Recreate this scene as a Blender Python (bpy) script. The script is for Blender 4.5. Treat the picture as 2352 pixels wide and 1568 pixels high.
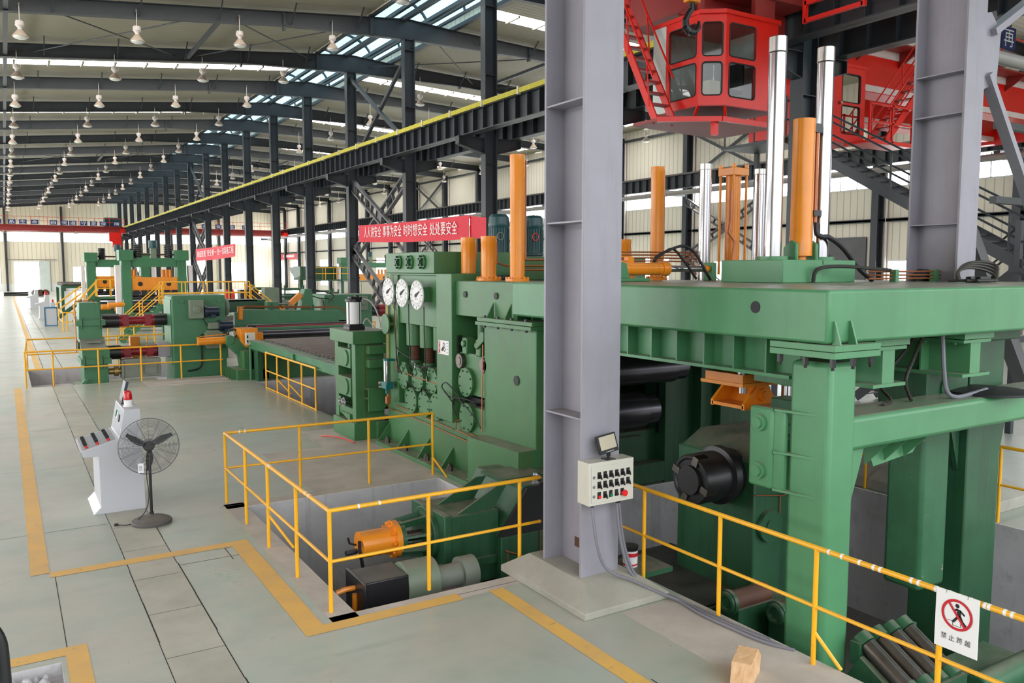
import bpy, bmesh, math, random
from math import sin, cos, pi, radians, sqrt, atan2
from mathutils import Vector, Matrix

for o in list(bpy.data.objects):
    bpy.data.objects.remove(o, do_unlink=True)
sc = bpy.context.scene
COL = sc.collection
random.seed(7)

# ------------------------------------------------------------------ camera
cd = bpy.data.cameras.new('camera'); cam = bpy.data.objects.new('camera', cd); COL.objects.link(cam)
cd.sensor_width = 36; cd.lens = 28.8; cd.clip_start = 0.1; cd.clip_end = 600
_p = radians(5.07); _t = radians(31.73)
_f = Vector((sin(_t)*cos(_p), cos(_t)*cos(_p), -sin(_p)))
_r = Vector((cos(_t), -sin(_t), 0)); _u = Vector((sin(_t)*sin(_p), cos(_t)*sin(_p), cos(_p)))
cam.matrix_world = Matrix(((_r.x, _u.x, -_f.x, 0), (_r.y, _u.y, -_f.y, 0), (_r.z, _u.z, -_f.z, 3.5), (0, 0, 0, 1)))
sc.camera = cam

# ------------------------------------------------------------------ daylight and exposure
SKY = 3.0          # daylight entering by the open gable and every gap
PANE = 8.0         # translucent roof sheets and window panes with daylight behind them
w = bpy.data.worlds.new('daylight'); sc.world = w; w.use_nodes = True
nt = w.node_tree; nt.nodes.clear()
wo = nt.nodes.new('ShaderNodeOutputWorld'); bg = nt.nodes.new('ShaderNodeBackground')
tc = nt.nodes.new('ShaderNodeTexCoord'); sx = nt.nodes.new('ShaderNodeSeparateXYZ')
cr = nt.nodes.new('ShaderNodeValToRGB')
cr.color_ramp.elements[0].position = 0.0; cr.color_ramp.elements[0].color = (.30, .29, .27, 1)
cr.color_ramp.elements[1].position = 0.12; cr.color_ramp.elements[1].color = (.93, .96, 1, 1)
nt.links.new(tc.outputs['Generated'], sx.inputs[0]); nt.links.new(sx.outputs[2], cr.inputs[0])
nt.links.new(cr.outputs[0], bg.inputs[0]); bg.inputs[1].default_value = SKY
nt.links.new(bg.outputs[0], wo.inputs[0])
sc.view_settings.view_transform = 'Standard'; sc.view_settings.look = 'None'
sc.view_settings.exposure = 0.36; sc.view_settings.gamma = 1.0
sc.view_settings.use_curve_mapping = False
sc.cycles.use_denoising = True
sc.cycles.max_bounces = 7; sc.cycles.diffuse_bounces = 4; sc.cycles.glossy_bounces = 3
sc.cycles.transmission_bounces = 6; sc.cycles.transparent_max_bounces = 10
sc.cycles.caustics_reflective = False; sc.cycles.caustics_refractive = False
sc.cycles.sample_clamp_indirect = 6.0

# ------------------------------------------------------------------ materials
def lin(r, g, b):
    f = lambda c: (c/255/12.92) if c/255 <= .04045 else ((c/255+.055)/1.055)**2.4
    return (f(r), f(g), f(b), 1)
def mul(c, k): return (min(c[0]*k, 1), min(c[1]*k, 1), min(c[2]*k, 1), 1)
M = {}
class NT:
    def __init__(s, name):
        m = bpy.data.materials.new(name); m.use_nodes = True; s.m = m; s.t = m.node_tree
        s.b = s.t.nodes['Principled BSDF']; M[name] = m
        s.tc = s.t.nodes.new('ShaderNodeTexCoord')
    def n(s, k, **kw):
        x = s.t.nodes.new(k)
        for a, v in kw.items(): setattr(x, a, v)
        return x
    def l(s, a, b): s.t.links.new(a, b)
    def mapping(s, scale=(1, 1, 1), src='Object'):
        mp = s.n('ShaderNodeMapping'); mp.inputs['Scale'].default_value = scale
        s.l(s.tc.outputs[src], mp.inputs[0]); return mp.outputs[0]
    def noise(s, scale, detail=4, rough=.6, vec=None):
        x = s.n('ShaderNodeTexNoise'); x.inputs['Scale'].default_value = scale
        x.inputs['Detail'].default_value = detail; x.inputs['Roughness'].default_value = rough
        s.l(vec if vec is not None else s.mapping(), x.inputs['Vector']); return x.outputs[0]
    def ramp(s, fac, p0, p1, c0=(0, 0, 0, 1), c1=(1, 1, 1, 1)):
        x = s.n('ShaderNodeValToRGB'); e = x.color_ramp.elements
        e[0].position = p0; e[0].color = c0; e[1].position = p1; e[1].color = c1
        s.l(fac, x.inputs[0]); return x.outputs[0]
    def mix(s, fac, a, b):
        x = s.n('ShaderNodeMix', data_type='RGBA')
        for v, i in ((fac, 0), (a, 6), (b, 7)):
            if hasattr(v, 'is_linked'): s.l(v, x.inputs[i])
            else: x.inputs[i].default_value = v
        return x.outputs[2]
    def math(s, op, a, b=None):
        x = s.n('ShaderNodeMath', operation=op)
        for i, v in enumerate((a, b)):
            if v is None: continue
            if hasattr(v, 'is_linked'): s.l(v, x.inputs[i])
            else: x.inputs[i].default_value = v
        return x.outputs[0]
    def bump(s, h, strength=.3, dist=.02):
        x = s.n('ShaderNodeBump'); x.inputs['Strength'].default_value = strength
        x.inputs['Distance'].default_value = dist; s.l(h, x.inputs['Height'])
        s.l(x.outputs[0], s.b.inputs['Normal'])
    def nz(s):
        g = s.n('ShaderNodeNewGeometry'); x = s.n('ShaderNodeSeparateXYZ'); s.l(g.outputs['Normal'], x.inputs[0]); return x.outputs[2]
DUST = lin(150, 140, 128)
def paint(name, rgb, rough=.45, var=.18, dust=.75, streak=0.0, chips=0.0, metal=0.0, streakc=None, chipc=None, vscale=1.3):
    s = NT(name); c = lin(*rgb)
    col = s.mix(s.ramp(s.noise(vscale), .3, .7), mul(c, 1-var), mul(c, 1+var*.5))
    if streak:
        st = s.ramp(s.noise(1, 5, .65, s.mapping((6, 6, .5))), .52, .72)
        col = s.mix(s.math('MULTIPLY', st, streak), col, streakc or mul(c, .35))
    if chips:
        ch = s.ramp(s.noise(9, 6, .7), .66, .70)
        col = s.mix(s.math('MULTIPLY', ch, chips), col, chipc or lin(70, 55, 45))
    if dust:
        d = s.math('MULTIPLY', s.ramp(s.nz(), .75, .97), s.ramp(s.noise(2.5), .2, .6))
        col = s.mix(s.math('MULTIPLY', d, dust), col, DUST)
    s.l(col, s.b.inputs['Base Color']); s.b.inputs['Roughness'].default_value = rough
    s.b.inputs['Metallic'].default_value = metal
    return s.m
paint('green', (80, 140, 96), .38, .13, .85, .12)
paint('green_mill', (66, 118, 72), .42, .2, .8, .45, .15, streakc=lin(92, 104, 52))
paint('green_far', (64, 122, 84), .45, .15, .7, .15)  # darker copy of the green; dimmer light down the hall put into colour
paint('roller_grey', (128, 116, 110), .5, .2, .3, .3)
paint('cab_lining', (206, 222, 218), .6, .03, 0)
paint('guard_wire', (112, 114, 118), .4, .05, 0)
paint('green_dark', (42, 88, 58), .45, .25, .75, .5, .3, streakc=lin(26, 40, 30))  # darker copy of the green; shade under the frame put into its colour
paint('green_scratched', (48, 100, 66), .5, .2, .5, .2, 1.0, chipc=lin(150, 140, 132), vscale=3)
paint('grey_steel', (152, 150, 160), .42, .1, .7, .2, .08, streakc=lin(105, 104, 112))
paint('shaded_steel', (56, 61, 66), .45, .15, .4, .1)  # grey paint of the near columns, darkened to put the shade in
paint('brace_steel', (88, 88, 91), .45, .15, .5, .1)
paint('yellow_paint', (246, 180, 30), .4, .1, .25, 0, .35, chipc=lin(96, 70, 40))
paint('orange_paint', (240, 146, 34), .26, .1, .4, .18, .12, streakc=lin(120, 70, 30))
paint('rail_yellow', (206, 196, 52), .5, .1, .2)
paint('red_paint', (226, 30, 14), .35, .1, .3)
paint('red_dull', (150, 44, 40), .5, .15, .3)
paint('maroon', (140, 24, 34), .35, .15, .3)
paint('white_band', (226, 216, 214), .5, .05, .2)
paint('console_white', (192, 194, 200), .4, .03, .15)
paint('console_grey', (140, 148, 156), .4, .03, .1)
paint('panel_cream', (204, 202, 190), .4, .05, .35)
paint('cabinet_cream', (214, 208, 190), .5, .05, .3)
paint('teal_motor', (26, 74, 78), .35, .15, .5)
paint('teal_pump', (16, 108, 108), .4, .1, .3)
paint('navy_motor', (28, 42, 62), .35, .15, .5)
paint('grey_motor', (132, 140, 128), .5, .15, .6)
paint('grey_green', (118, 132, 112), .5, .15, .6)
paint('black_rubber', (26, 26, 28), .55, .1, .0)
paint('hose', (48, 46, 42), .5, .2, .3)
paint('conduit', (120, 120, 128), .5, .1, .2)
paint('black_metal', (30, 30, 33), .35, .2, .25)
paint('dark_roll', (92, 90, 96), .26, .3, .1, .2, 0, .75)
paint('copper', (178, 106, 66), .38, .2, .0, 0, 0, .5)
paint('brass', (176, 152, 90), .35, .2, 0, 0, 0, .6)
paint('blue_sign', (24, 44, 108), .5, .05, 0)
paint('white_plain', (236, 236, 236), .5, .02, 0)
paint('black_print', (16, 16, 18), .6, 0, 0)
paint('red_print', (196, 22, 40), .5, .03, 0)
paint('blue_trim', (40, 110, 150), .5, .05, 0)
paint('banner_red', (224, 40, 62), .6, .06, 0)
paint('red_button', (226, 40, 40), .3, 0, 0)
paint('green_button', (30, 120, 90), .3, 0, 0)
paint('fan_base', (84, 82, 80), .6, .15, .4)
paint('pipe_grey', (140, 138, 134), .45, .08, .4)
paint('rust', (92, 60, 44), .7, .3, .2)
paint('tarp', (206, 216, 212), .6, .1, 0)
def metal(name, rgb, rough, streak=0):
    s = NT(name); s.b.inputs['Metallic'].default_value = 1; s.b.inputs['Roughness'].default_value = rough
    c = lin(*rgb)
    s.l(s.mix(s.ramp(s.noise(1, 4, .6, s.mapping((9, 9, .4))), .35, .7), c, mul(c, .72)), s.b.inputs['Base Color'])  # upright darker strips in the colour imitate reflections on the chrome
metal('chrome', (200, 201, 206), .16); metal('bright_steel', (196, 196, 200), .3); metal('worn_steel', (118, 112, 106), .38)
metal('aluminium', (205, 204, 200), .28)
# concrete, floor
def concrete(name, rgb, rough, dirt=.5, scale=.5):
    s = NT(name); c = lin(*rgb); v = s.mapping((1, 1, 1))
    a = s.ramp(s.noise(scale, 6, .62, v), .3, .72)
    col = s.mix(a, mul(c, .78), mul(c, 1.12))
    st = s.ramp(s.noise(scale*4.3, 5, .7, v), .56, .76)
    col = s.mix(s.math('MULTIPLY', st, dirt), col, mul(c, .55))
    vs = s.ramp(s.noise(1, 5, .6, s.mapping((5, 5, .35))), .55, .75)
    vert = s.math('SUBTRACT', 1.0, s.math('ABSOLUTE', s.nz()))
    col = s.mix(s.math('MULTIPLY', s.math('MULTIPLY', vs, vert), dirt), col, mul(c, .5))
    s.l(col, s.b.inputs['Base Color']); s.b.inputs['Roughness'].default_value = rough
    s.bump(s.noise(22, 4, .6, v), .12, .01)
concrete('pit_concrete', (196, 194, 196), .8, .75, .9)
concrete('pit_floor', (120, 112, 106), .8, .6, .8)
concrete('edge_concrete', (192, 184, 174), .7, .35, 1.6)
concrete('cover_plate', (184, 184, 170), .55, .25, 1.1)
concrete('pedestal_concrete', (164, 162, 150), .7, .3, 1.2)
# hall floor: pale green floor paint worn to concrete, two joints running down the hall, slab joints across
s = NT('floor_paint'); v = s.mapping((1, 1, 1))
base = s.mix(s.ramp(s.noise(.35, 6, .65, v), .32, .66), lin(156, 176, 162), lin(178, 176, 164))
wear = s.ramp(s.noise(1, 6, .6, s.mapping((.9, 2.6, 1))), .42, .85)
base = s.mix(s.math('MULTIPLY', wear, .55), base, lin(196, 184, 174))
smd = s.ramp(s.noise(1.6, 6, .62, v), .48, .85)
base = s.mix(s.math('MULTIPLY', smd, .3), base, lin(118, 116, 110))
fl = s.ramp(s.noise(11, 3, .5, v), .73, .77)
base = s.mix(s.math('MULTIPLY', fl, .5), base, lin(120, 104, 90))
s.l(base, s.b.inputs['Base Color'])
rg = s.ramp(s.noise(.8, 4, .6, v), .3, .7, (.27, .27, .27, 1), (.34, .34, .34, 1))
s.l(rg, s.b.inputs['Roughness']); s.bump(s.noise(14, 4, .6, v), .06, .01)
# worn yellow line paint: patchy, the floor showing through
s = NT('line_paint'); v = s.mapping((1, 1, 1))
pat = s.ramp(s.noise(6, 6, .75, v), .60, .70)
col = s.mix(s.ramp(s.noise(2, 4, .6, v), .3, .7), lin(232, 184, 90), lin(212, 172, 106))
s.l(s.mix(s.math('MULTIPLY', pat, .7), col, lin(150, 132, 100)), s.b.inputs['Base Color']); s.b.inputs['Roughness'].default_value = .5
# ribbed cladding; the ribs are a bump along one axis, their groove shade painted in
def ribbed(name, rgb, axis, pitch, strength, rough=.55):
    s = NT(name); c = lin(*rgb)
    x = s.n('ShaderNodeSeparateXYZ'); s.l(s.tc.outputs['Object'], x.inputs[0])
    f = s.math('FRACT', s.math('MULTIPLY', x.outputs[axis], 1/pitch))
    line = s.ramp(s.math('ABSOLUTE', s.math('SUBTRACT', f, .5)), .02, .09)
    col = s.mix(line, mul(c, .62), c)
    col = s.mix(s.math('MULTIPLY', s.ramp(s.noise(.25), .3, .7), .25), col, mul(c, .8))
    s.l(col, s.b.inputs['Base Color']); s.b.inputs['Roughness'].default_value = rough
    s.bump(line, strength, .03)
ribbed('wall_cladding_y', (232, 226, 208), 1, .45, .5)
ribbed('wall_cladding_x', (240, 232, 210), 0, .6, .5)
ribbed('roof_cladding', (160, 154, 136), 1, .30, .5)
def emit(name, rgb, k):
    s = NT(name); s.b.inputs['Base Color'].default_value = (.8, .8, .8, 1)
    s.b.inputs['Emission Color'].default_value = lin(*rgb); s.b.inputs['Emission Strength'].default_value = k
emit('daylight_sheet', (255, 252, 250), PANE)
emit('daylight_blue', (176, 222, 240), 1.15)
emit('daylight_pane', (250, 252, 255), PANE)
# clear glass for cabs: mostly see-through, a mirror-like coat
s = NT('cab_glass'); tr = s.n('ShaderNodeBsdfTransparent'); gl = s.n('ShaderNodeBsdfGlossy'); mx = s.n('ShaderNodeMixShader')
tr.inputs[0].default_value = (.80, .86, .84, 1); gl.inputs['Roughness'].default_value = .03
fr = s.n('ShaderNodeFresnel'); fr.inputs[0].default_value = 1.6
s.l(fr.outputs[0], mx.inputs[0]); s.l(tr.outputs[0], mx.inputs[1]); s.l(gl.outputs[0], mx.inputs[2])
s.l(mx.outputs[0], s.t.nodes['Material Output'].inputs[0])
s = NT('red_lens'); s.b.inputs['Base Color'].default_value = lin(226, 16, 20); s.b.inputs['Roughness'].default_value = .12
s.b.inputs['Transmission Weight'].default_value = .3
s = NT('screen'); s.b.inputs['Base Color'].default_value = lin(190, 180, 160); s.b.inputs['Roughness'].default_value = .12
s = NT('lamp_lens'); s.b.inputs['Base Color'].default_value = lin(236, 236, 230); s.b.inputs['Roughness'].default_value = .2
paint('lamp_reflector', (196, 178, 160), .35, .05, 0); paint('lamp_cap', (222, 212, 206), .35, .05, 0)
# fresh-cut timber
s = NT('timber'); v = s.mapping((3, 14, 3))
s.l(s.mix(s.ramp(s.noise(3, 5, .6, v), .3, .7), lin(196, 150, 104), lin(226, 190, 148)), s.b.inputs['Base Color']); s.b.inputs['Roughness'].default_value = .75

# ------------------------------------------------------------------ mesh builder
def sm(pts, k=6):
    # Catmull-Rom curve through the points
    P = [Vector(p) for p in pts]; P = [P[0]*2-P[1]]+P+[P[-1]*2-P[-2]]; out = []
    for i in range(1, len(P)-2):
        for j in range(k):
            t = j/k; out.append(.5*((2*P[i])+(P[i+1]-P[i-1])*t+(2*P[i-1]-5*P[i]+4*P[i+1]-P[i+2])*t*t+(3*P[i]-P[i-1]-3*P[i+1]+P[i+2])*t**3))
    return out+[P[-2]]
class MB:
    def __init__(s): s.v = []; s.f = []
    def add(s, vs, fs):
        b = len(s.v); s.v += [tuple(x) for x in vs]; s.f += [tuple(b+i for i in q) for q in fs]; return s
    def box(s, x0, x1, y0, y1, z0, z1):
        x0, x1 = min(x0, x1), max(x0, x1); y0, y1 = min(y0, y1), max(y0, y1); z0, z1 = min(z0, z1), max(z0, z1)
        return s.add([(x0,y0,z0),(x1,y0,z0),(x1,y1,z0),(x0,y1,z0),(x0,y0,z1),(x1,y0,z1),(x1,y1,z1),(x0,y1,z1)],
                     [(3,2,1,0),(4,5,6,7),(0,1,5,4),(1,2,6,5),(2,3,7,6),(3,0,4,7)])
    def bar(s, a, b, wd, h, up=(0, 0, 1)):
        a = Vector(a); b = Vector(b); d = (b-a).normalized(); up = Vector(up)
        if abs(d.dot(up)) > .99: up = Vector((0, 1, 0))
        sd = d.cross(up).normalized()*wd/2; uu = sd.cross(d).normalized()*h/2
        vs = [p+q for p in (a, b) for q in (-sd-uu, sd-uu, sd+uu, -sd+uu)]
        return s.add(vs, [(3,2,1,0),(4,5,6,7),(0,1,5,4),(1,2,6,5),(2,3,7,6),(3,0,4,7)])
    def cyl(s, a, b, r, n=16, r2=None, cap=True):
        a = Vector(a); b = Vector(b); d = (b-a).normalized(); r2 = r if r2 is None else r2
        t = Vector((0, 0, 1)) if abs(d.z) < .9 else Vector((1, 0, 0))
        e = d.cross(t).normalized(); g = d.cross(e)
        vs = [a+(e*cos(2*pi*i/n)+g*sin(2*pi*i/n))*r for i in range(n)]+[b+(e*cos(2*pi*i/n)+g*sin(2*pi*i/n))*r2 for i in range(n)]
        fs = [(i, i+n, (i+1) % n+n, (i+1) % n) for i in range(n)]
        if cap: fs += [tuple(range(n)), tuple(range(2*n-1, n-1, -1))]
        return s.add(vs, fs)
    def lathe(s, c, prof, n=20, axis='z'):           # prof: (radius, height) pairs
        c = Vector(c); vs = []
        ax = {'z': (Vector((1,0,0)), Vector((0,1,0)), Vector((0,0,1))), 'x': (Vector((0,1,0)), Vector((0,0,1)), Vector((1,0,0))), 'y': (Vector((0,0,1)), Vector((1,0,0)), Vector((0,1,0)))}[axis]
        for r, h in prof:
            for i in range(n):
                vs.append(c+ax[0]*r*cos(2*pi*i/n)+ax[1]*r*sin(2*pi*i/n)+ax[2]*h)
        fs = []
        for k in range(len(prof)-1):
            for i in range(n):
                fs.append((k*n+i, k*n+(i+1) % n, (k+1)*n+(i+1) % n, (k+1)*n+i))
        if prof[0][0] > 1e-6: fs.append(tuple(range(n-1, -1, -1)))
        if prof[-1][0] > 1e-6: fs.append(tuple((len(prof)-1)*n+i for i in range(n)))
        return s.add(vs, fs)
    def tube(s, pts, r, n=8):
        pts = [Vector(p) for p in pts]; vs = []; m = len(pts)
        e = None
        for k, p in enumerate(pts):
            d = (pts[min(k+1, m-1)]-pts[max(k-1, 0)]).normalized()
            if e is None:
                t = Vector((0, 0, 1)) if abs(d.z) < .9 else Vector((1, 0, 0)); e = d.cross(t).normalized()
            e = (e-d*e.dot(d)).normalized(); g = d.cross(e)
            vs += [p+(e*cos(2*pi*i/n)+g*sin(2*pi*i/n))*r for i in range(n)]
        fs = [(k*n+i, (k+1)*n+i, (k+1)*n+(i+1) % n, k*n+(i+1) % n) for k in range(m-1) for i in range(n)]
        fs += [tuple(range(n)), tuple(range(m*n-1, (m-1)*n-1, -1))]
        return s.add(vs, fs)
    def stube(s, pts, r, n=8, k=6):
        return s.tube(sm(pts, k), r, n)
    def prism(s, poly, axis, a, b):                   # poly in the two other axes, extruded along axis from a to b
        def p3(u, q, t): return {'x': (t, u, q), 'y': (u, t, q), 'z': (u, q, t)}[axis]
        n = len(poly)
        vs = [p3(u, q, a) for u, q in poly]+[p3(u, q, b) for u, q in poly]
        fs = [(i, (i+1) % n, (i+1) % n+n, i+n) for i in range(n)]+[tuple(range(n-1, -1, -1)), tuple(range(n, 2*n))]
        return s.add(vs, fs)
    def quad(s, a, b, c, d): return s.add([a, b, c, d], [(0, 1, 2, 3)])
    def ring(s, c, R, r, axis='z', n=24, m=6):
        c = Vector(c); vs = []; fs = []
        ax = {'z': (Vector((1,0,0)), Vector((0,1,0)), Vector((0,0,1))), 'x': (Vector((0,1,0)), Vector((0,0,1)), Vector((1,0,0))), 'y': (Vector((0,0,1)), Vector((1,0,0)), Vector((0,1,0)))}[axis]
        for i in range(n):
            d = ax[0]*cos(2*pi*i/n)+ax[1]*sin(2*pi*i/n)
            for j in range(m):
                vs.append(c+d*(R+r*cos(2*pi*j/m))+ax[2]*r*sin(2*pi*j/m))
        for i in range(n):
            for j in range(m):
                fs.append((i*m+j, ((i+1) % n)*m+j, ((i+1) % n)*m+(j+1) % m, i*m+(j+1) % m))
        return s.add(vs, fs)
    def ibeam(s, a, b, h, wd, t=.02, tf=.025, up=(0, 0, 1)):
        a = Vector(a); b = Vector(b); d = (b-a).normalized(); up = Vector(up)
        sd = d.cross(up).normalized(); uu = sd.cross(d).normalized()
        s.bar(a, b, t, h, up); o = uu*(h/2-tf/2)
        s.bar(a+o, b+o, wd, tf, up); s.bar(a-o, b-o, wd, tf, up); return s
    def hexbolt(s, c, axis, r, h):
        c = Vector(c); d = {'x': Vector((1,0,0)), 'y': Vector((0,1,0)), 'z': Vector((0,0,1))}[axis]
        return s.cyl(c, c+d*h, r, 6)
    def move(s, m):
        s.v = [tuple(m @ Vector(p)) for p in s.v]; return s
    def build(s, name, mat, parent=None, bevel=0, ang=35, origin=None):
        me = bpy.data.meshes.new(name); ob = bpy.data.objects.new(name, me)
        if parent is not None: org = ORG[parent.name]
        elif origin is not None: org = Vector(origin)
        else:
            xs = [p[0] for p in s.v]; ys = [p[1] for p in s.v]; zs = [p[2] for p in s.v]
            org = Vector(((min(xs)+max(xs))/2, (min(ys)+max(ys))/2, min(zs)))
        me.from_pydata([(p[0]-org.x, p[1]-org.y, p[2]-org.z) for p in s.v], [], s.f)
        bm = bmesh.new(); bm.from_mesh(me); bmesh.ops.recalc_face_normals(bm, faces=bm.faces); bm.to_mesh(me); bm.free()
        me.polygons.foreach_set('use_smooth', [True]*len(me.polygons)); me.set_sharp_from_angle(angle=radians(ang))
        me.materials.append(M[mat]); COL.objects.link(ob)
        if parent is not None: ob.parent = parent
        else: ob.location = org
        ORG[ob.name] = org
        if bevel:
            bv = ob.modifiers.new('edge', 'BEVEL'); bv.width = bevel; bv.segments = 2; bv.limit_method = 'ANGLE'; bv.angle_limit = radians(50)
        return ob
ORG = {}
def tag(o, label, cat, group=None):
    o['label'] = label; o['category'] = cat
    if group: o['group'] = group
    return o
def struct(o): o['kind'] = 'structure'; return o
def thing(name, label, cat, loc, group=None):
    o = bpy.data.objects.new(name, None); COL.objects.link(o); o.location = loc; o.empty_display_size = .2
    ORG[o.name] = Vector(loc); return tag(o, label, cat, group)
def copy_tree(o, loc, label, group=None, name=None):
    def cp(x, par):
        c = x.copy(); COL.objects.link(c); ORG[c.name] = ORG[x.name]
        if par is not None: c.parent = par
        for k in KIDS[x.name]: cp(k, c)
        return c
    kids(o); r = cp(o, None); r.location = loc; r['label'] = label
    if group: r['group'] = group
    return r
KIDS = {}
def kids(o):
    KIDS[o.name] = list(o.children)
    for c in o.children: kids(c)
ORDW = 'first second third fourth fifth sixth seventh eighth ninth tenth eleventh twelfth thirteenth fourteenth fifteenth sixteenth seventeenth eighteenth nineteenth twentieth'.split()
def nth(i): return ORDW[i]
# lettering: text laid on a plane, fitted to a box. o = lower left corner, u = reading direction, v = up
def letter(name, text, o, u, v, wd, h, mat, parent, depth=.002, stretch=True):
    cu = bpy.data.curves.new('t', 'FONT'); cu.body = text; cu.extrude = 0
    ob = bpy.data.objects.new('t', cu); COL.objects.link(ob)
    dg = bpy.context.evaluated_depsgraph_get(); dg.update()
    me = bpy.data.meshes.new_from_object(ob.evaluated_get(dg))
    bpy.data.objects.remove(ob, do_unlink=True); bpy.data.curves.remove(cu)
    if not me.vertices: return None
    xs = [q.co.x for q in me.vertices]; ys = [q.co.y for q in me.vertices]
    x0, x1, y0, y1 = min(xs), max(xs), min(ys), max(ys)
    kx = wd/max(x1-x0, 1e-5); ky = h/max(y1-y0, 1e-5)
    if not stretch: kx = ky = min(kx, ky)
    o = Vector(o); u = Vector(u).normalized(); v = Vector(v).normalized(); nn = u.cross(v)
    mb = MB()
    mb.add([o+u*(q.co.x-x0)*kx+v*(q.co.y-y0)*ky+nn*depth for q in me.vertices], [tuple(p.vertices) for p in me.polygons])
    bpy.data.meshes.remove(me)
    return mb.build(name, mat, parent)
# ================================================================== SETTING
FY = [13.4+7.5*k for k in range(19)]          # portal frames down the hall (13.4 ... 148.4)
XW, YE, XL, YN = 41.75, 148.4, -14.0, -8.0
PIT_A = (2.9, 6.05, 7.75, 12.15); PIT_B = (6.05, 11.5, -3.0, 9.9); PIT_C = (.55, 6.3, 27.9, 32.8)
PIT_D = (6.5, 9.9, 18.2, 25.6); PIT_E = (-.6, .28, 7.0, 8.1)
PITS = [(PIT_A, -2.3), (PIT_B, -2.0), (PIT_C, -.55), (PIT_D, -1.2), (PIT_E, -.12)]
def zroof_l(x): return 13.57+.1*(x-.34)
def zroof_r(x): return 14.98-.042*(x-18.9)
# floor: slabs round the pits
xs = sorted({XL, XW}|{p[0][i] for p in PITS for i in (0, 1)}); ys = sorted({YN, YE}|{p[0][i] for p in PITS for i in (2, 3)})
m = MB()
for i in range(len(xs)-1):
    for j in range(len(ys)-1):
        cx, cy = (xs[i]+xs[i+1])/2, (ys[j]+ys[j+1])/2
        if any(p[0] < cx < p[1] and p[2] < cy < p[3] for p, z in PITS): continue
        m.quad((xs[i], ys[j], 0), (xs[i+1], ys[j], 0), (xs[i+1], ys[j+1], 0), (xs[i], ys[j+1], 0))
struct(m.build('floor', 'floor_paint', origin=(0, 0, 0)))
pc = [(2.9, 7.75), (6.05, 7.75), (6.05, 12.15), (2.9, 12.15)]
def pitwalls(edges, z0):
    m = MB()
    for (a, b, c, d) in edges: m.quad((a, b, z0), (c, d, z0), (c, d, -.001), (a, b, -.001))
    return m
E = [(2.9,7.75,2.9,12.15), (2.9,12.15,6.05,12.15), (6.05,12.15,6.05,9.9), (6.05,9.9,11.5,9.9), (11.5,9.9,11.5,-3), (6.05,-3,6.05,7.75), (6.05,7.75,2.9,7.75), (6.05,-3,11.5,-3)]
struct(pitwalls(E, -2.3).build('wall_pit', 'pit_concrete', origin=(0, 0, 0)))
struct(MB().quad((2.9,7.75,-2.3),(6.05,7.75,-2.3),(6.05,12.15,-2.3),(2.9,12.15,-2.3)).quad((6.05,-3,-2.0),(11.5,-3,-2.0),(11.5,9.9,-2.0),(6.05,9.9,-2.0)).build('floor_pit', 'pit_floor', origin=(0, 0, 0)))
for k, (p, z) in enumerate(PITS[2:]):
    m = MB(); x0, x1, y0, y1 = p
    for (a, b, c, d) in ((x0,y0,x1,y0), (x1,y0,x1,y1), (x1,y1,x0,y1), (x0,y1,x0,y0)): m.quad((a,b,z),(c,d,z),(c,d,-.001),(a,b,-.001))
    m.quad((x0,y0,z),(x1,y0,z),(x1,y1,z),(x0,y1,z))
    struct(m.build('wall_pit_%d' % (k+2), 'pit_concrete', origin=(0, 0, 0)))
# joints: dark gaps, a fraction of a millimetre proud of the floor skin
m = MB(); Z = .0015
def strip(m, x0, x1, y0, y1, z=Z): m.quad((x0,y0,z),(x1,y0,z),(x1,y1,z),(x0,y1,z))
for x in (1.08, 1.6):
    y = -6
    while y < 27.8:
        jx = random.uniform(-.006, .006); strip(m, x+jx, x+jx+random.uniform(.006, .014), y, y+1.08); y += 1.08
y = 4.4
while y < 27.8: strip(m, 1.09, 1.6, y, y+.007); y += 1.09
strip(m, .335, .343, 5.5, 10.6); strip(m, 1.02, 1.04, 33, 140); strip(m, 1.6, 1.62, 33, 140)
for y in range(36, 140, 4): strip(m, -6, 6, y, y+.03)
for y in range(12, 28, 4): strip(m, -6, 1.08, y+.3, y+.308)
strip(m, 2.5, 4.75, 7.58, 7.588); strip(m, 1.6, 2.35, 10.1, 10.108); strip(m, 2.55, 2.9, 12.3, 12.312); strip(m, 2.2, 2.21, 9.98, 10.5)
for y in (26.6, 27.1, 27.5): strip(m, 1.6, 6.1, y, y+.02)
strip(m, 4.4, 6.0, 3.55, 3.56); strip(m, 4.55, 4.56, 2, 5.1)
struct(m.build('trim_floor_joints', 'black_print', origin=(0, 0, 0)))
m = MB(); strip(m, 1.085, 1.6, 4.4, 27.8, .0008); struct(m.build('trim_cover_plates', 'cover_plate', origin=(0, 0, 0)))
m = MB()
for q in ((2.62, 2.9, 7.6, 12.4), (2.62, 6.1, 12.15, 12.42), (2.62, 4.8, 7.48, 7.75), (5.2, 6.05, -3, 6.3), (4.0, 6.2, 12.42, 15.5), (5.2, 6.4, 15.5, 17.2), (3.5, 6.5, 26.2, 27.85)): strip(m, *q, .0006)
struct(m.build('trim_pit_edge', 'edge_concrete', origin=(0, 0, 0)))
m = MB(); L = strip; z = .003
L(m, .1, .29, 10.62, 27.9, z); L(m, .29, 2.3, 10.45, 10.64, z); L(m, 2.3, 2.52, 7.62, 10.64, z); L(m, 2.3, 4.0, 7.44, 7.62, z)
L(m, 4.34, 4.52, 2.0, 7.5, z); L(m, .78, .98, 32.9, 140, z); L(m, -.6, .32, 8.22, 8.4, z); L(m, .32, .5, 6.8, 8.4, z)
struct(m.build('trim_yellow_lines', 'line_paint', origin=(0, 0, 0)))
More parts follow.
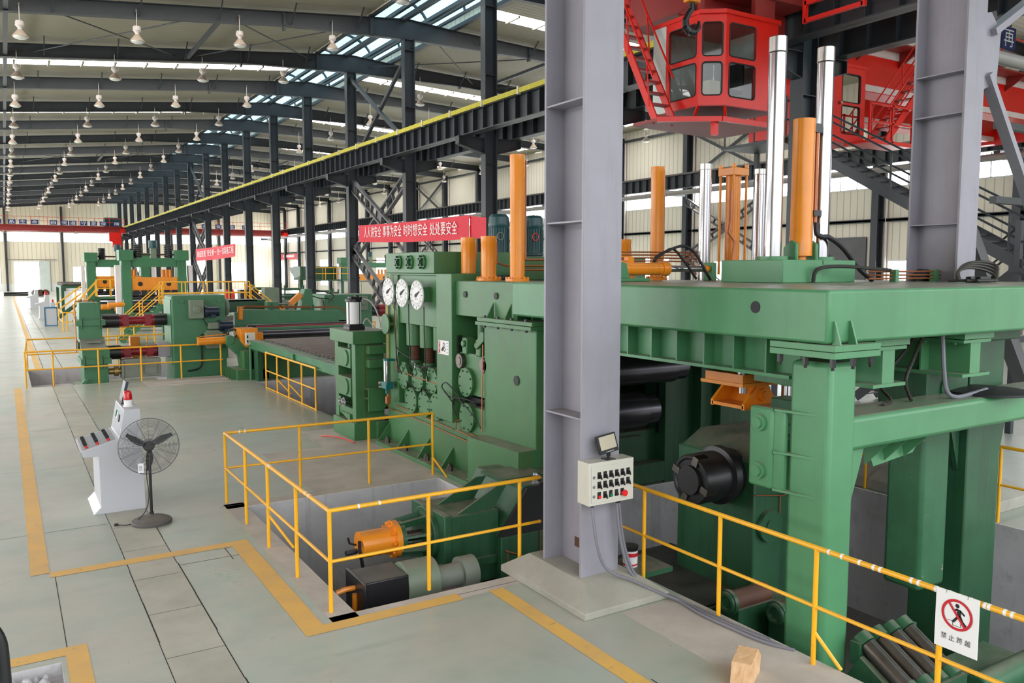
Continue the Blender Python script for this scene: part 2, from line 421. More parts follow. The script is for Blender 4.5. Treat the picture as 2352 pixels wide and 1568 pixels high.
# roof: two slopes left open above the row of columns, translucent sheets every second bay
SK = [(32.35+15*k, 33.5+15*k) for k in range(8)]
m = MB(); prev = YN
for a, b in SK+[(YE, YE)]:
    m.add([(XL, prev, zroof_l(XL)), (14.7, prev, zroof_l(14.7)), (14.7, a, zroof_l(14.7)), (XL, a, zroof_l(XL))], [(0, 1, 2, 3)])
    m.add([(18.9, prev, zroof_r(18.9)), (XW, prev, zroof_r(XW)), (XW, a, zroof_r(XW)), (18.9, a, zroof_r(18.9))], [(0, 1, 2, 3)])
    if a < YE:
        for q, zf in ((XL, zroof_l), (40.2, zroof_r)):
            e = q if q > 0 else XL
            m.add([(e, a, zf(e)), (e+1.5, a, zf(e+1.5)), (e+1.5, b, zf(e+1.5)), (e, b, zf(e))], [(0, 1, 2, 3)])
    prev = b
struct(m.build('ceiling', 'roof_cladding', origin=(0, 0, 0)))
nw = 1
for a, b in SK:
    for side in (0, 1):
        m = MB(); fr = MB()
        e0, e1, zf = ((XL+1.5, 14.4, zroof_l), (19.0, 40.2, zroof_r))[side]
        m.add([(e0, a, zf(e0)), (e1, a, zf(e1)), (e1, b, zf(e1)), (e0, b, zf(e0))], [(0, 1, 2, 3)])
        x = 14.4 if side == 0 else 20.4
        while XL+1 < x < 40.4:
            fr.box(x-.045, x+.045, a, b, zf(x)-.1, zf(x)-.02); x += -1.5 if side == 0 else 1.5
        p = struct(m.build('window_%d' % nw, 'daylight_sheet', origin=(0, 0, 0))); nw += 1
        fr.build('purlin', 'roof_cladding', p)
# ridge monitor: arched translucent sheet over the opening, corrugated upstands
m = MB(); n = 10; arc = [(16.8-2.15*cos(pi*i/n), 15.45+1.5*sin(pi*i/n)) for i in range(n+1)]
for i in range(n): m.quad((arc[i][0], YN, arc[i][1]), (arc[i+1][0], YN, arc[i+1][1]), (arc[i+1][0], YE, arc[i+1][1]), (arc[i][0], YE, arc[i][1]))
struct(m.build('window_monitor', 'daylight_blue', origin=(0, 0, 0)))
m = MB()
m.quad((14.65, YN, 14.95), (14.65, YE, 14.95), (14.65, YE, 15.5), (14.65, YN, 15.5)).quad((18.95, YN, 14.95), (18.95, YE, 14.95), (18.95, YE, 15.5), (18.95, YN, 15.5))
struct(m.build('wall_monitor', 'wall_cladding_y', origin=(0, 0, 0)))
m = MB()
y = 16.0
while y < 146:
    for i in range(n): m.bar((arc[i][0], y, arc[i][1]-.06), (arc[i+1][0], y, arc[i+1][1]-.06), .14, .1, (0, 1, 0))
    y += 3.75
for x, z, s_ in ((15.9, 15.2, .16), (17.5, 15.1, .16), (14.72, 14.9, .14), (18.85, 14.9, .18), (16.8, 16.6, .12), (15.2, 15.6, .12), (18.4, 15.5, .14), (16.3, 15.0, .2), (18.2, 15.0, .12)): m.bar((x, 8, z), (x, YE, z), s_, s_)
struct(m.build('trim_monitor', 'shaded_steel', origin=(0, 0, 0)))
# right-hand long wall: cladding, ribbon window, low windows; end wall with its door and windows
def wall_panel(m, axis, at, spans, a0, a1, z0, z1):
    # wall with rectangular openings (b0,b1,h0,h1)
    us = sorted({a0, a1}|{q for s_ in spans for q in s_[:2]}); hs = sorted({z0, z1}|{q for s_ in spans for q in s_[2:]})
    for i in range(len(us)-1):
        for j in range(len(hs)-1):
            cu, ch = (us[i]+us[i+1])/2, (hs[j]+hs[j+1])/2
            if any(s_[0] < cu < s_[1] and s_[2] < ch < s_[3] for s_ in spans): continue
            P4 = [(us[i], hs[j]), (us[i+1], hs[j]), (us[i+1], hs[j+1]), (us[i], hs[j+1])]
            m.add([((at, u_, h_) if axis == 'x' else (u_, at, h_)) for u_, h_ in P4], [(0, 1, 2, 3)])
rib = [(y-7.0, y-.5, 8.0, 9.7) for y in FY]; low = []
for k, y in enumerate(FY):
    if k in (2, 3): low.append((y-1.75, y-.55, 1.0, 3.95))
    elif k == 4: low.append((y-4.2, y-2.4, 1.0, 4.0))
    elif k > 4: low.append((y-5.4, y-2.0, 1.0, 4.3 if k < 12 else 4.9))
m = MB(); wall_panel(m, 'x', XW, rib+low, YN, YE, 0, 14.1); struct(m.build('wall_right', 'wall_cladding_y', origin=(0, 0, 0)))
def window(rects, axis, at, div, name):
    global nw
    for (a, b, h0, h1) in rects:
        m = MB(); f = MB(); o = .04
        pt = (lambda u_, h_, d=0: (at+d, u_, h_)) if axis == 'x' else (lambda u_, h_, d=0: (u_, at+d, h_))
        m.add([pt(a, h0, .05), pt(b, h0, .05), pt(b, h1, .05), pt(a, h1, .05)], [(0, 1, 2, 3)])
        k = max(1, round((b-a)/div))
        for i in range(k+1):
            u_ = a+(b-a)*i/k; f.bar(pt(u_, h0), pt(u_, h1), .06, .06)
        for h_ in (h0, h1) if h1-h0 < 2 else (h0, h0+(h1-h0)*.62, h1): f.bar(pt(a, h_), pt(b, h_), .06, .06)
        p = struct(m.build('window_%d' % nw, 'daylight_pane', origin=(0, 0, 0))); nw += 1
        f.build('window_frame', 'white_plain', p)
window(rib, 'x', XW, 1.1, 'w'); window(low, 'x', XW, 1.0, 'w')
lowl = [(y-6.0, y-1.5, 1.0, 4.6) for y in FY]
m = MB(); wall_panel(m, 'x', XL, rib+lowl, YN, YE, 0, 12.4); struct(m.build('wall_left', 'wall_cladding_y', origin=(0, 0, 0)))  # unseen wall added to cut the side light and break up reflections
window(rib, 'x', XL, 1.1, 'w'); window(lowl, 'x', XL, 1.0, 'w')
ew = [(-12, .2, 7.7, 9.15), (.7, 7.8, 7.7, 9.15), (8.3, 15.6, 7.7, 9.15), (17, 23.6, 7.7, 9.15), (24.3, 31.6, 7.7, 9.15), (32.3, 40.5, 7.7, 9.15),
      (-3, -.4, 1.2, 3.6), (9.4, 11.6, 1.2, 3.8), (12.7, 14.8, 1.2, 3.8), (18.5, 21.5, 1.2, 4.3), (26.4, 29.6, 1.2, 5.0), (33.2, 37.2, 1.2, 4.6)]
DOOR = (1.4, 4.75, 0, 4.6)
m = MB(); wall_panel(m, 'y', YE, ew+[DOOR], XL, XW, 0, 15.2); struct(m.build('wall_end', 'wall_cladding_x', origin=(0, 0, 0)))
window(ew, 'y', YE, 1.2, 'w')
m = MB(); m.add([(DOOR[0], YE+.4, 0), (DOOR[1], YE+.4, 0), (DOOR[1], YE+.4, DOOR[3]), (DOOR[0], YE+.4, DOOR[3])], [(0, 1, 2, 3)])
d1 = struct(m.build('door_1', 'daylight_pane', origin=(0, 0, 0)))
MB().box(4.75, 6.2, YE-.35, YE-.2, 0, 4.7).build('door_leaf', 'tarp', d1)
f = MB().bar((.6, YE-.3, 4.9), (7.2, YE-.3, 4.9), .12, .14); f.build('door_track', 'pipe_grey', d1)
d2 = struct(MB().box(XW-.12, XW-.04, 29.2, 33.2, 0, 5.3).build('door_2', 'brace_steel', origin=(0, 0, 0)))
struct(MB().box(XL, 1.3, YE-.06, YE-.01, 0, 1.2).box(6.3, 15, YE-.06, YE-.01, 0, 1.2).build('baseboard_end', 'white_plain', origin=(0, 0, 0)))
m = MB()
for z in (6.15, 2.6+3.6): m.bar((XW-.15, 8, z), (XW-.15, YE, z), .1, .16)
m.bar((XW-.2, 8, 13.3), (XW-.2, YE, 13.3), .12, .18)
struct(m.build('trim_wall_rail', 'shaded_steel', origin=(0, 0, 0)))
# near ground outside the open bays keeps the building from floating in light
struct(MB().quad((-80, -80, -.05), (XL, -80, -.05), (XL, 200, -.05), (-80, 200, -.05)).quad((XL, -80, -.05), (80, -80, -.05), (80, YN, -.05), (XL, YN, -.05)).build('floor_yard', 'pit_floor', origin=(0, 0, 0)))

# ================================================================== STEEL FRAME
def colname(k): return nth(k)
# middle row of columns
XC = 16.5
for k, y in enumerate(FY):
    lab = 'dark grey steel column of the middle row carrying the crane girders, %s from the near end' % nth(k)
    t = thing('steel_column', lab, 'column', (XC, y, 0), 'middle row of columns')
    m = MB().box(XC-.27, XC-.235, y-.18, y+.18, 0, 14.15).box(XC+.235, XC+.27, y-.18, y+.18, 0, 14.15).box(XC-.24, XC+.24, y-.012, y+.012, 0, 14.15)
    for z in (1.2, 3.0, 5.2, 7.6, 11.0, 13.6): m.box(XC-.235, XC+.235, y-.17, y+.17, z, z+.02)
    m.box(XC-.4, XC+.4, y-.3, y+.3, 0, .04)
    m.build('shaft', 'shaded_steel', t)
    for sx_ in (-1, 1):
        b = MB(); x0 = XC+sx_*.27; x1 = XC+sx_*1.4
        b.prism([(x0, 8.6), (x1, 8.6), (x1, 8.3), (x0, 8.0)], 'y', y-.012, y+.012)
        b.bar((x0, y, 8.59), (x1, y, 8.59), .3, .025); b.bar((x0, y, 7.99), (x1, y, 8.29), .3, .025); b.box(x1-.02, x1, y-.15, y+.15, 8.3, 8.6)
        b.build('bracket', 'shaded_steel', t)
# roof beams over both bays
for k, y in enumerate(FY):
    t = thing('roof_beam', 'dark steel roof beam spanning both bays, %s from the near end' % nth(k), 'beam', (XC, y, 14.1), 'roof beams')
    def web(pts_t, pts_b, m):
        q = pts_t+pts_b[::-1]; m.prism(q, 'y', y-.012, y+.012)
        for ps in (pts_t, pts_b):
            for i in range(len(ps)-1): m.bar((ps[i][0], y, ps[i][1]), (ps[i+1][0], y, ps[i+1][1]), .26, .03)
    m = MB(); web([(XL, zroof_l(XL)-.18), (10.7, zroof_l(10.7)-.18), (XC, zroof_l(XC)-.18)], [(XL, zroof_l(XL)-.75), (10.7, 13.86), (XC, 14.1)], m)
    m.build('left_rafter', 'shaded_steel', t)
    m = MB(); web([(XC, zroof_l(XC)-.18), (19, zroof_r(19)-.15), (XW-.3, zroof_r(XW)-.15)], [(XC, 14.1), (23.2, 14.12), (XW-.3, 13.35)], m)
    m.build('right_rafter', 'shaded_steel', t)
    m = MB(); m.box(10.66, 10.74, y-.13, y+.13, 13.68, zroof_l(10.7)-.17); m.box(23.16, 23.24, y-.13, y+.13, 13.98, zroof_r(23.2)-.14)
    m.box(14.6, 14.75, y-.13, y+.13, 14.0, 14.95); m.build('splice_plate', 'shaded_steel', t)
    m = MB()
    x = XL+1
    while x < 14.4: m.bar((x, y-.13, zroof_l(x)-.68), (x, y-.9, zroof_l(x)-.02), .05, .05); x += 3.0
    x = 20.2
    while x < 41: m.bar((x, y-.13, zroof_r(x)-.6), (x, y-.9, zroof_r(x)-.02), .05, .05); x += 3.0
    m.build('fly_brace', 'shaded_steel', t)
# wall columns of the right-hand side
for k, y in enumerate(FY):
    t = thing('wall_column', 'dark grey column standing against the right-hand wall, %s from the near end' % nth(k), 'column', (XW-.4, y, 0), 'right wall columns')
    m = MB().box(XW-.62, XW-.59, y-.2, y+.2, 0, 13.6).box(XW-.12, XW-.09, y-.2, y+.2, 0, 13.6).box(XW-.6, XW-.1, y-.012, y+.012, 0, 13.6)
    m.build('shaft', 'shaded_steel', t)
    MB().box(XW-2.55, XW-.6, y-.15, y+.15, 8.55, 8.93).build('bracket', 'shaded_steel', t)
    MB().cyl((XW-.14, y-.42, 0), (XW-.14, y-.42, 13.5), .07, 8).build('downpipe', 'white_band', t)
for i, x in enumerate((.45, 8.1, 24.3, 32.0)):
    m = MB().ibeam((x, YE-.3, 0), (x, YE-.3, 13.2), .4, .3, up=(0, 1, 0))
    tag(m.build('gable_column', 'shaded_steel'), 'dark grey column against the far end wall, %s from the left' % nth(i), 'column', 'end wall columns')
# crane girders with rails
def girder(x, y0, y1, z0, z1, lab, contact):
    t = thing('crane_girder', lab, 'girder', (x, (y0+y1)/2, z0))
    m = MB().ibeam((x, y0, (z0+z1)/2), (x, y1, (z0+z1)/2), z1-z0, .42, .02, .03)
    y = y0+.4
    while y < y1: m.box(x-.19, x+.19, y-.012, y+.012, z0+.03, z1-.03); y += .75
    m.build('girder_beam', 'shaded_steel', t)
    MB().box(x-.05, x+.05, y0, y1, z1, z1+.12).build('rail', 'worn_steel', t)
    if contact:
        m = MB()
        for j in range(3): m.box(x+contact*.3-.03, x+contact*.3+.03, y0, y1, z1-.02+j*.055, z1+.03+j*.055)
        m.build('conductor_bar', 'rail_yellow', t)
        y = y0+1
        while y < y1: MB().prism([(x+contact*.35, z1-.06), (x+contact*.24, z1-.06), (x+contact*.24, z1+.2), (x+contact*.35, z1+.2)], 'y', y-.05, y+.05).build('bar_clamp', 'cabinet_cream', t); y += 2.5
girder(15.4, 3, 143, 8.6, 9.44, 'long dark crane girder with a yellow conductor bar, left of the middle columns', -1)
girder(17.6, 3, 143, 8.6, 9.44, 'long dark crane girder hidden behind the yellow-barred one, right of the middle columns', 0)
girder(39.5, 3, 143, 8.95, 9.85, 'long dark crane girder running along the right-hand wall', 0)
tag(MB().cyl((39.1, 5, 8.62), (39.1, 143, 8.62), .17, 12).build('pipe', 'pipe_grey'), 'long thick grey pipe running beneath the right wall crane girder', 'pipe')
# bracing
def lattice(name, a, b, gap, depth, mat, t):
    # two parallel angles joined by battens; a -> b, separated along +y or in plane
    a = Vector(a); b = Vector(b); d = (b-a).normalized(); s_ = Vector((1, 0, 0)).cross(d).normalized()*gap/2
    m = MB(); m.bar(a+s_, b+s_, depth, .09, s_); m.bar(a-s_, b-s_, depth, .09, s_)
    L_ = (b-a).length; q = .5
    while q < L_-.2: p = a+d*q; m.bar(p-s_, p+s_, depth*.8, .06, d); q += .75
    return m.build(name, mat, t)
def xbrace(x, y0, y1, z0, z1, z2, gap, lab, top=None):
    t = thing('cross_brace', lab, 'bracing', (x, (y0+y1)/2, z0), 'column cross bracing')
    for a, b in ((z0, z1), (z1, z2)):
        lattice('diagonal', (x, y0+.2, a), (x, y1-.2, b), gap, .2, 'brace_steel', t); lattice('diagonal', (x+.12, y1-.2, a), (x+.12, y0+.2, b), gap, .2, 'brace_steel', t)
        MB().box(x-.02, x+.14, (y0+y1)/2-.35, (y0+y1)/2+.35, (a+b)/2-.3, (a+b)/2+.3).build('gusset', 'brace_steel', t)
        for yy in (y0+.3, y1-.3):
            for zz in (a+.15, b-.15): MB().box(x-.02, x+.1, yy-.25, yy+.25, zz-.25, zz+.25).build('gusset', 'brace_steel', t)
    if top:
        m = MB().bar((x, y0, top[0]), (x, y1, top[1]), .16, .16).bar((x+.15, y1, top[0]), (x+.15, y0, top[1]), .16, .16); m.build('upper_diagonal', 'shaded_steel', t)
xbrace(16.5, 35.9, 43.4, .4, 4.4, 8.0, .55, 'lattice cross bracing between middle columns, behind the large red banner', (9.3, 13.8))
xbrace(16.5, 80.9, 88.4, .4, 4.4, 8.0, .55, 'lattice cross bracing between middle columns behind the smaller slogan banner', (9.3, 13.8))
xbrace(16.5, 125.9, 133.4, .4, 4.4, 8.0, .55, 'lattice cross bracing between the most distant middle columns')
xbrace(41.2, 35.9, 43.4, .4, 4.4, 8.2, .4, 'cross bracing on the right wall, beyond the tall orange cylinders', (9.6, 13.2))
xbrace(41.2, 80.9, 88.4, .4, 4.4, 8.2, .4, 'cross bracing on the right wall, far down the hall', (9.6, 13.2))
m = MB()
for k in range(len(FY)-1):
    m = MB().bar((.5, FY[k], zroof_l(.5)-.62), (.5, FY[k+1], zroof_l(.5)-.62), .16, .16)
    tag(m.build('roof_strut', 'shaded_steel'), 'dark strut beside the left lamp row between %s and %s roof beams' % (nth(k), nth(k+1)), 'strut', 'roof struts by the left lamp row')
for a, b, side in ((35.9, 43.4, 'near'), (80.9, 88.4, 'far')):
    for x in (8.1, 24.6):
        zf = (zroof_l if x < 16 else zroof_r)(x)-.6
        tag(MB().bar((x, a, zf), (x, b, zf), .15, .15).build('roof_strut', 'shaded_steel'), 'dark strut between roof beams in the %s braced bay, %s of the ridge' % (side, 'left' if x < 16 else 'right'), 'strut')
    for x0, x1 in ((1.6, 7.6), (8.4, 14.4), (17.6, 24.2), (25.0, 31.5)):
        zf = zroof_l if x1 < 16 else zroof_r
        t = thing('rod_brace', 'crossed thin roof rods in the %s braced bay, %s panel from the left' % (side, nth([1.6, 8.4, 17.6, 25.0].index(x0))), 'bracing', (x0, a, zf(x0)-.5), 'roof rod bracing')
        for p, q in ((x0, x1), (x1, x0)): MB().cyl((p, a, zf(p)-.5), (q, b, zf(q)-.5), .028, 6).build('rod', 'shaded_steel', t)
# near pair of columns at the open gable
def hcol(name, lab, x0, x1, y0, y1, z0, z1, plates, mat):
    t = thing(name, lab, 'column', ((x0+x1)/2, (y0+y1)/2, z0)); xm = (x0+x1)/2
    MB().box(x0, x1, y0, y0+.035, z0, z1).build('front_flange', mat, t, .004)
    MB().box(x0, x1, y1-.035, y1, z0, z1).build('rear_flange', mat, t, .004)
    MB().box(xm-.012, xm+.012, y0+.03, y1-.03, z0, z1).build('web', mat, t)
    for z in plates: MB().box(x0+.01, x1-.01, y0+.03, y1-.03, z, z+.018).build('stiffener', mat, t)
    return t
c1 = hcol('steel_column', 'large grey H-section column in the foreground holding the switch box', 5.05, 5.55, 6.78, 7.5, .22, 14.3, (1.92, 3.98, 5.22, 8.2), 'grey_steel')
m = MB().box(5.285, 5.30, 6.98, 7.22, .42, .53); m.build('rust_patch', 'rust', c1)
c2 = hcol('steel_column', 'grey H-section column rising behind the big green frame at right', 11.88, 12.36, 6.82, 7.62, .3, 14.3, (1.9, 4.15, 5.75, 6.35), 'grey_steel')
def pedestal(x0, x1, y0, y1, h, lip, ins, lab):
    m = MB(); a = [(x0,y0),(x1,y0),(x1,y1),(x0,y1)]; b = [(x0+ins,y0+ins*1.3),(x1-ins,y0+ins*1.3),(x1-ins,y1-ins),(x0+ins,y1-ins)]
    vs = [(x, y, 0) for x, y in a]+[(x, y, lip) for x, y in a]+[(x, y, h) for x, y in b]
    fs = [(i, (i+1) % 4, (i+1) % 4+4, i+4) for i in range(4)]+[(i+4, (i+1) % 4+4, (i+1) % 4+8, i+8) for i in range(4)]+[(8, 9, 10, 11), (3, 2, 1, 0)]
    return tag(m.add(vs, fs).build('pedestal', 'pedestal_concrete', None, .01), lab, 'pedestal')
pedestal(4.76, 5.88, 6.32, 7.95, .24, .07, .24, 'sloping concrete footing around the base of the foreground grey column')
pedestal(11.6, 13.0, 6.1, 8.4, .34, .16, .26, 'concrete footing under the second grey column, beyond the pit')
# braces between the second near column and the next one to the right
t = thing('cross_brace', 'pair of heavy grey diagonals meeting the second grey column at the right edge', 'bracing', (12.4, 6.85, 3))
m = MB().prism([(12.3, 6.1), (12.72, 6.25), (12.78, 7.0), (12.5, 7.25), (12.3, 7.2)], 'y', 6.84, 6.86); m.build('gusset', 'grey_steel', t)
MB().bar((12.45, 6.85, 6.35), (16.2, 6.85, 1.6), .1, .16, (0, 1, 0)).build('diagonal', 'grey_steel', t)
MB().bar((12.5, 6.85, 6.95), (17.5, 6.85, 9.9), .1, .2, (0, 1, 0)).build('diagonal', 'grey_steel', t)
MB().bar((12.36, 7.45, 5.2), (15.4, 7.45, 1.3), .2, .24, (0, 1, 0)).build('diagonal', 'brace_steel', t)
MB().cyl((12.6, 6.95, 6.68), (18.5, 6.95, 6.68), .1, 12).build('tie_pipe', 'pipe_grey', t)
m = MB().bar((12.36, 7.2, 7.05), (13.2, 7.2, 7.4), .12, .12).bar((12.36, 7.3, 6.8), (12.75, 7.3, 6.9), .12, .1); m.build('stub', 'brace_steel', t)

# ================================================================== HIGH-BAY LAMPS
def lamp(x, y, zt, hang, lab, grp):
    t = thing('high_bay_lamp', lab, 'lamp', (x, y, zt), grp); z = zt
    MB().box(x-.03, x+.03, y-.03, y+.03, z-.06, z+.05).build('hook', 'worn_steel', t)
    MB().cyl((x, y, z-.05), (x, y, z-hang), .016, 6).build('rod', 'lamp_cap', t)
    q = z-hang
    MB().lathe((x, y, q), [(.03, .02), (.13, 0), (.15, -.06), (.15, -.15), (.16, -.16), (.12, -.2), (.075, -.25), (.075, -.31)], 14).build('ballast_housing', 'lamp_cap', t)
    MB().lathe((x, y, q-.3), [(.07, 0), (.1, -.03), (.26, -.24), (.275, -.27), (.26, -.27), (.24, -.25)], 18).build('reflector', 'lamp_reflector', t)
    MB().lathe((x, y, q-.56), [(.235, 0), (.22, -.05), (.12, -.085), (0, -.095)], 16).build('lens', 'lamp_lens', t)
    return t
LX = [.92, 4.87, 8.8, 12.8]; RX = [20.6, 24.8, 29.0, 33.2, 37.4]
protoL = protoR = None
for k, y in enumerate(FY):
    if k < 1 or k > 17: continue
    for i, x in enumerate(LX):
        zt = zroof_l(x)-.5; lab = 'bell-shaped lamp hung from the %s roof beam, %s lamp from the left' % (nth(k), nth(i))
        if protoL is None: protoL = lamp(x, y-.16, zt, .6, lab, 'high-bay lamps of the left bay')
        else: copy_tree(protoL, (x, y-.16, zt), lab, 'high-bay lamps of the left bay')
for k, y in enumerate(FY):
    if k < 3 or k > 14: continue
    for i, x in enumerate(RX):
        zt = zroof_r(x)-.55; lab = 'bell-shaped lamp right of the middle columns on the %s roof beam, %s from the ridge' % (nth(k), nth(i))
        if protoR is None: protoR = lamp(x, y-.16, zt, 1.0, lab, 'high-bay lamps of the right bay')
        else: copy_tree(protoR, (x, y-.16, zt), lab, 'high-bay lamps of the right bay')
# ================================================================== RAILINGS
def post_rail(lab, runs, posts, stays=(), r=.022, top=1.06, mid=.53, rings=(), mat='yellow_paint', z0=0, bottom=False, grp=None):
    """runs: polylines of (x,y); posts: (x,y[,z]) each a part"""
    t = thing('guard_rail', lab, 'railing', (posts[0][0], posts[0][1], z0), grp)
    for pl in runs:
        for nm, h in (('top_rail', top), ('mid_rail', mid)):
            m = MB()
            for a, b in zip(pl[:-1], pl[1:]): m.cyl((a[0], a[1], z0+h), (b[0], b[1], z0+h), r*(1.05 if h == top else .8), 10)
            for a in pl: m.lathe((a[0], a[1], z0+h), [(0, -r), (r*.72, -r*.72), (r, 0), (r*.72, r*.72), (0, r)], 8)
            m.build(nm, mat, t)
        if bottom: MB().bar((pl[0][0], pl[0][1], z0+.03), (pl[-1][0], pl[-1][1], z0+.03), .03, .03).build('toe_rail', mat, t)
    for p in posts: MB().cyl((p[0], p[1], z0+(p[2] if len(p) > 2 else 0)), (p[0], p[1], z0+top), r, 10).build('post', mat, t)
    for a, b in stays: MB().cyl(a, b, r*.8, 8).build('stay', mat, t)
    for c, d in rings: MB().cyl(Vector(c)-Vector(d)*.011, Vector(c)+Vector(d)*.011, r*1.12, 10).build('tape_ring', 'white_plain', t)
    return t
A0, A1, A2, A3 = (2.69, 12.5), (2.69, 7.87), (6.08, 12.4), (5.25, 7.87)
post_rail('yellow guard rail round the near pit, between fan and grey column', [[A2, A0, A1, A3]],
          [A0, (2.69, 11.3), (2.69, 10.18), (2.69, 9.0), A1, (3.8, 7.87), (4.97, 7.87, .08), (3.81, 12.47), (4.94, 12.43), A2],
          [((2.69, 10.18, .42), (2.95, 10.0, 0)), ((6.08, 12.4, .3), (6.2, 12.1, 0))],
          rings=[((2.9, 12.49, 1.06), (1, 0, 0)), ((2.98, 12.49, 1.06), (1, 0, 0)), ((2.69, 10.1, 1.06), (0, 1, 0)), ((2.69, 10.03, 1.06), (0, 1, 0)), ((2.69, 8.62, 1.06), (0, 1, 0)), ((2.69, 8.5, 1.06), (0, 1, 0)), ((3.0, 7.87, 1.06), (1, 0, 0)), ((3.23, 7.87, 1.06), (1, 0, 0))])
RX_ = 5.96
post_rail('yellow guard rail along the right pit with the prohibition sign hung on it', [[(RX_, 7.5), (RX_, 1.6)]],
          [(RX_, 7.4), (RX_, 6.83), (RX_, 5.69), (RX_, 4.55), (RX_, 3.42), (RX_, 2.28)], [((RX_, 4.55, .3), (RX_+.12, 4.35, 0))],
          rings=[((RX_, y, 1.06), (0, 1, 0)) for y in (4.42, 4.29, 4.12, 3.99, 3.93, 3.66, 3.6, 3.46, 3.35, 3.2, 3.09, 3.06, 2.95, 2.9)])
post_rail('yellow guard rail in front of the distant gearbox pit', [[(.55, 32.8), (.41, 27.85), (6.0, 27.85)], [(.55, 32.8), (6.0, 32.9)]],
          [(.55, 32.8), (.41, 27.85), (1.12, 27.85), (2.34, 27.85), (3.54, 27.85), (4.72, 27.85), (5.95, 27.85), (2.2, 32.85), (3.4, 32.85), (4.4, 32.85)], r=.026)
post_rail('short yellow guard rail beside the pit under the roller table', [[(6.42, 24.1), (6.42, 19.6)]],
          [(6.42, 24.1), (6.42, 22.95), (6.42, 21.85), (6.42, 20.7), (6.42, 19.6)],
          [((6.42, 22.95, .4), (6.7, 22.6, 0)), ((6.42, 21.85, .4), (6.7, 21.5, 0))], r=.026, bottom=True)
post_rail('yellow guard rail on the far side of the right pit by the concrete footing', [[(11.57, 11.2), (11.57, 3.5)]],
          [(11.57, 10.2), (11.57, 9.05), (11.57, 7.97), (11.57, 6.98), (11.57, 5.9), (11.57, 4.8)])

# ================================================================== CONSOLE, FAN, SWITCH BOX
def console(x, y, lab, sc_=1.0, detail=True, d=1.02):
    t = thing('control_console', lab, 'control desk', (x, y, 0), None)
    S = lambda pts: [(x+a*sc_, b*sc_) for a, b in pts]
    MB().prism(S([(-.09, 0), (.01, .1), (.01, .84), (-.19, .84), (-.22, .93), (.28, 1.07), (.36, 1.48), (.57, 1.48), (.6, 0)]), 'y', y, y+d*sc_).build('cabinet', 'console_white', t, .006)
    if detail:
        u = Vector((.5, 0, .14)).normalized(); n_ = Vector((-u.z, 0, u.x))
        def on(a, b, h): p = Vector((x-.22, 0, .93))+u*a+n_*h; return (p.x, y+b, p.z)
        MB().add([on(a, b, .002) for a, b in ((.03, .04), (.48, .04), (.48, .98), (.03, .98))], [(0, 1, 2, 3)]).build('desk_plate', 'console_grey', t)
        for r_ in range(3):
            for c in range(7):
                a, b = .09+r_*.15, .12+c*.115
                lamp_ = c == 0
                m = MB().cyl(on(a, b, .003), on(a, b, .03), .02, 10)
                if not lamp_: m.bar(on(a-.025, b, .035), on(a+.025, b, .035), .014, .03, n_)
                m.build('push_button' if lamp_ else 'selector_switch', 'red_button' if lamp_ else 'black_rubber', t)
        u2 = Vector((.08, 0, .41)).normalized(); n2 = Vector((-u2.z, 0, u2.x))
        def on2(a, b, h): p = Vector((x+.28, 0, 1.07))+u2*a+n2*h; return (p.x, y+b, p.z)
        MB().add([on2(a, b, .002) for a, b in ((.03, .04), (.4, .04), (.4, .98), (.03, .98))], [(0, 1, 2, 3)]).build('instrument_plate', 'console_grey', t)
        for a, b, mt, nm in ((.2, .3, 'black_rubber', 'meter'), (.22, .5, 'white_plain', 'name_plate'), (.22, .68, 'green_button', 'pilot_lamp')):
            MB().box(-.5, .5, -.5, .5, 0, 1).move(Matrix.Translation(on2(a, b, 0)) @ Matrix(((n2.x*.03, 0, u2.x*.1, 0), (0, .07, 0, 0), (n2.z*.03, 0, u2.z*.1, 0), (0, 0, 0, 1)))).build(nm, mt, t)
    return t
console(1.02, 12.84, 'pale grey control desk with switches standing behind the pedestal fan')
t = thing('warning_beacon', 'red warning beacon on top of the near control desk', 'beacon', (1.47, 13.15, 1.48))
MB().lathe((1.47, 13.15, 1.48), [(.07, 0), (.07, .012), (.055, .02), (.058, .1), (.062, .1)], 18).build('base', 'white_plain', t)
MB().lathe((1.47, 13.15, 1.58), [(.062, 0), (.058, .1), (.048, .125), (.03, .135), (0, .136)], 18).build('dome', 'red_lens', t)
t = thing('monitor', 'small dark monitor seen edge-on atop the near control desk', 'monitor', (1.44, 13.5, 1.48))
MB().bar((1.42, 13.45, 1.53), (1.49, 13.45, 1.82), .3, .04, (1, 0, 0)).build('screen_housing', 'navy_motor', t, .004)
MB().box(1.41, 1.48, 13.4, 13.5, 1.48, 1.495).bar((1.445, 13.45, 1.49), (1.43, 13.45, 1.6), .03, .03).build('stand', 'black_metal', t)
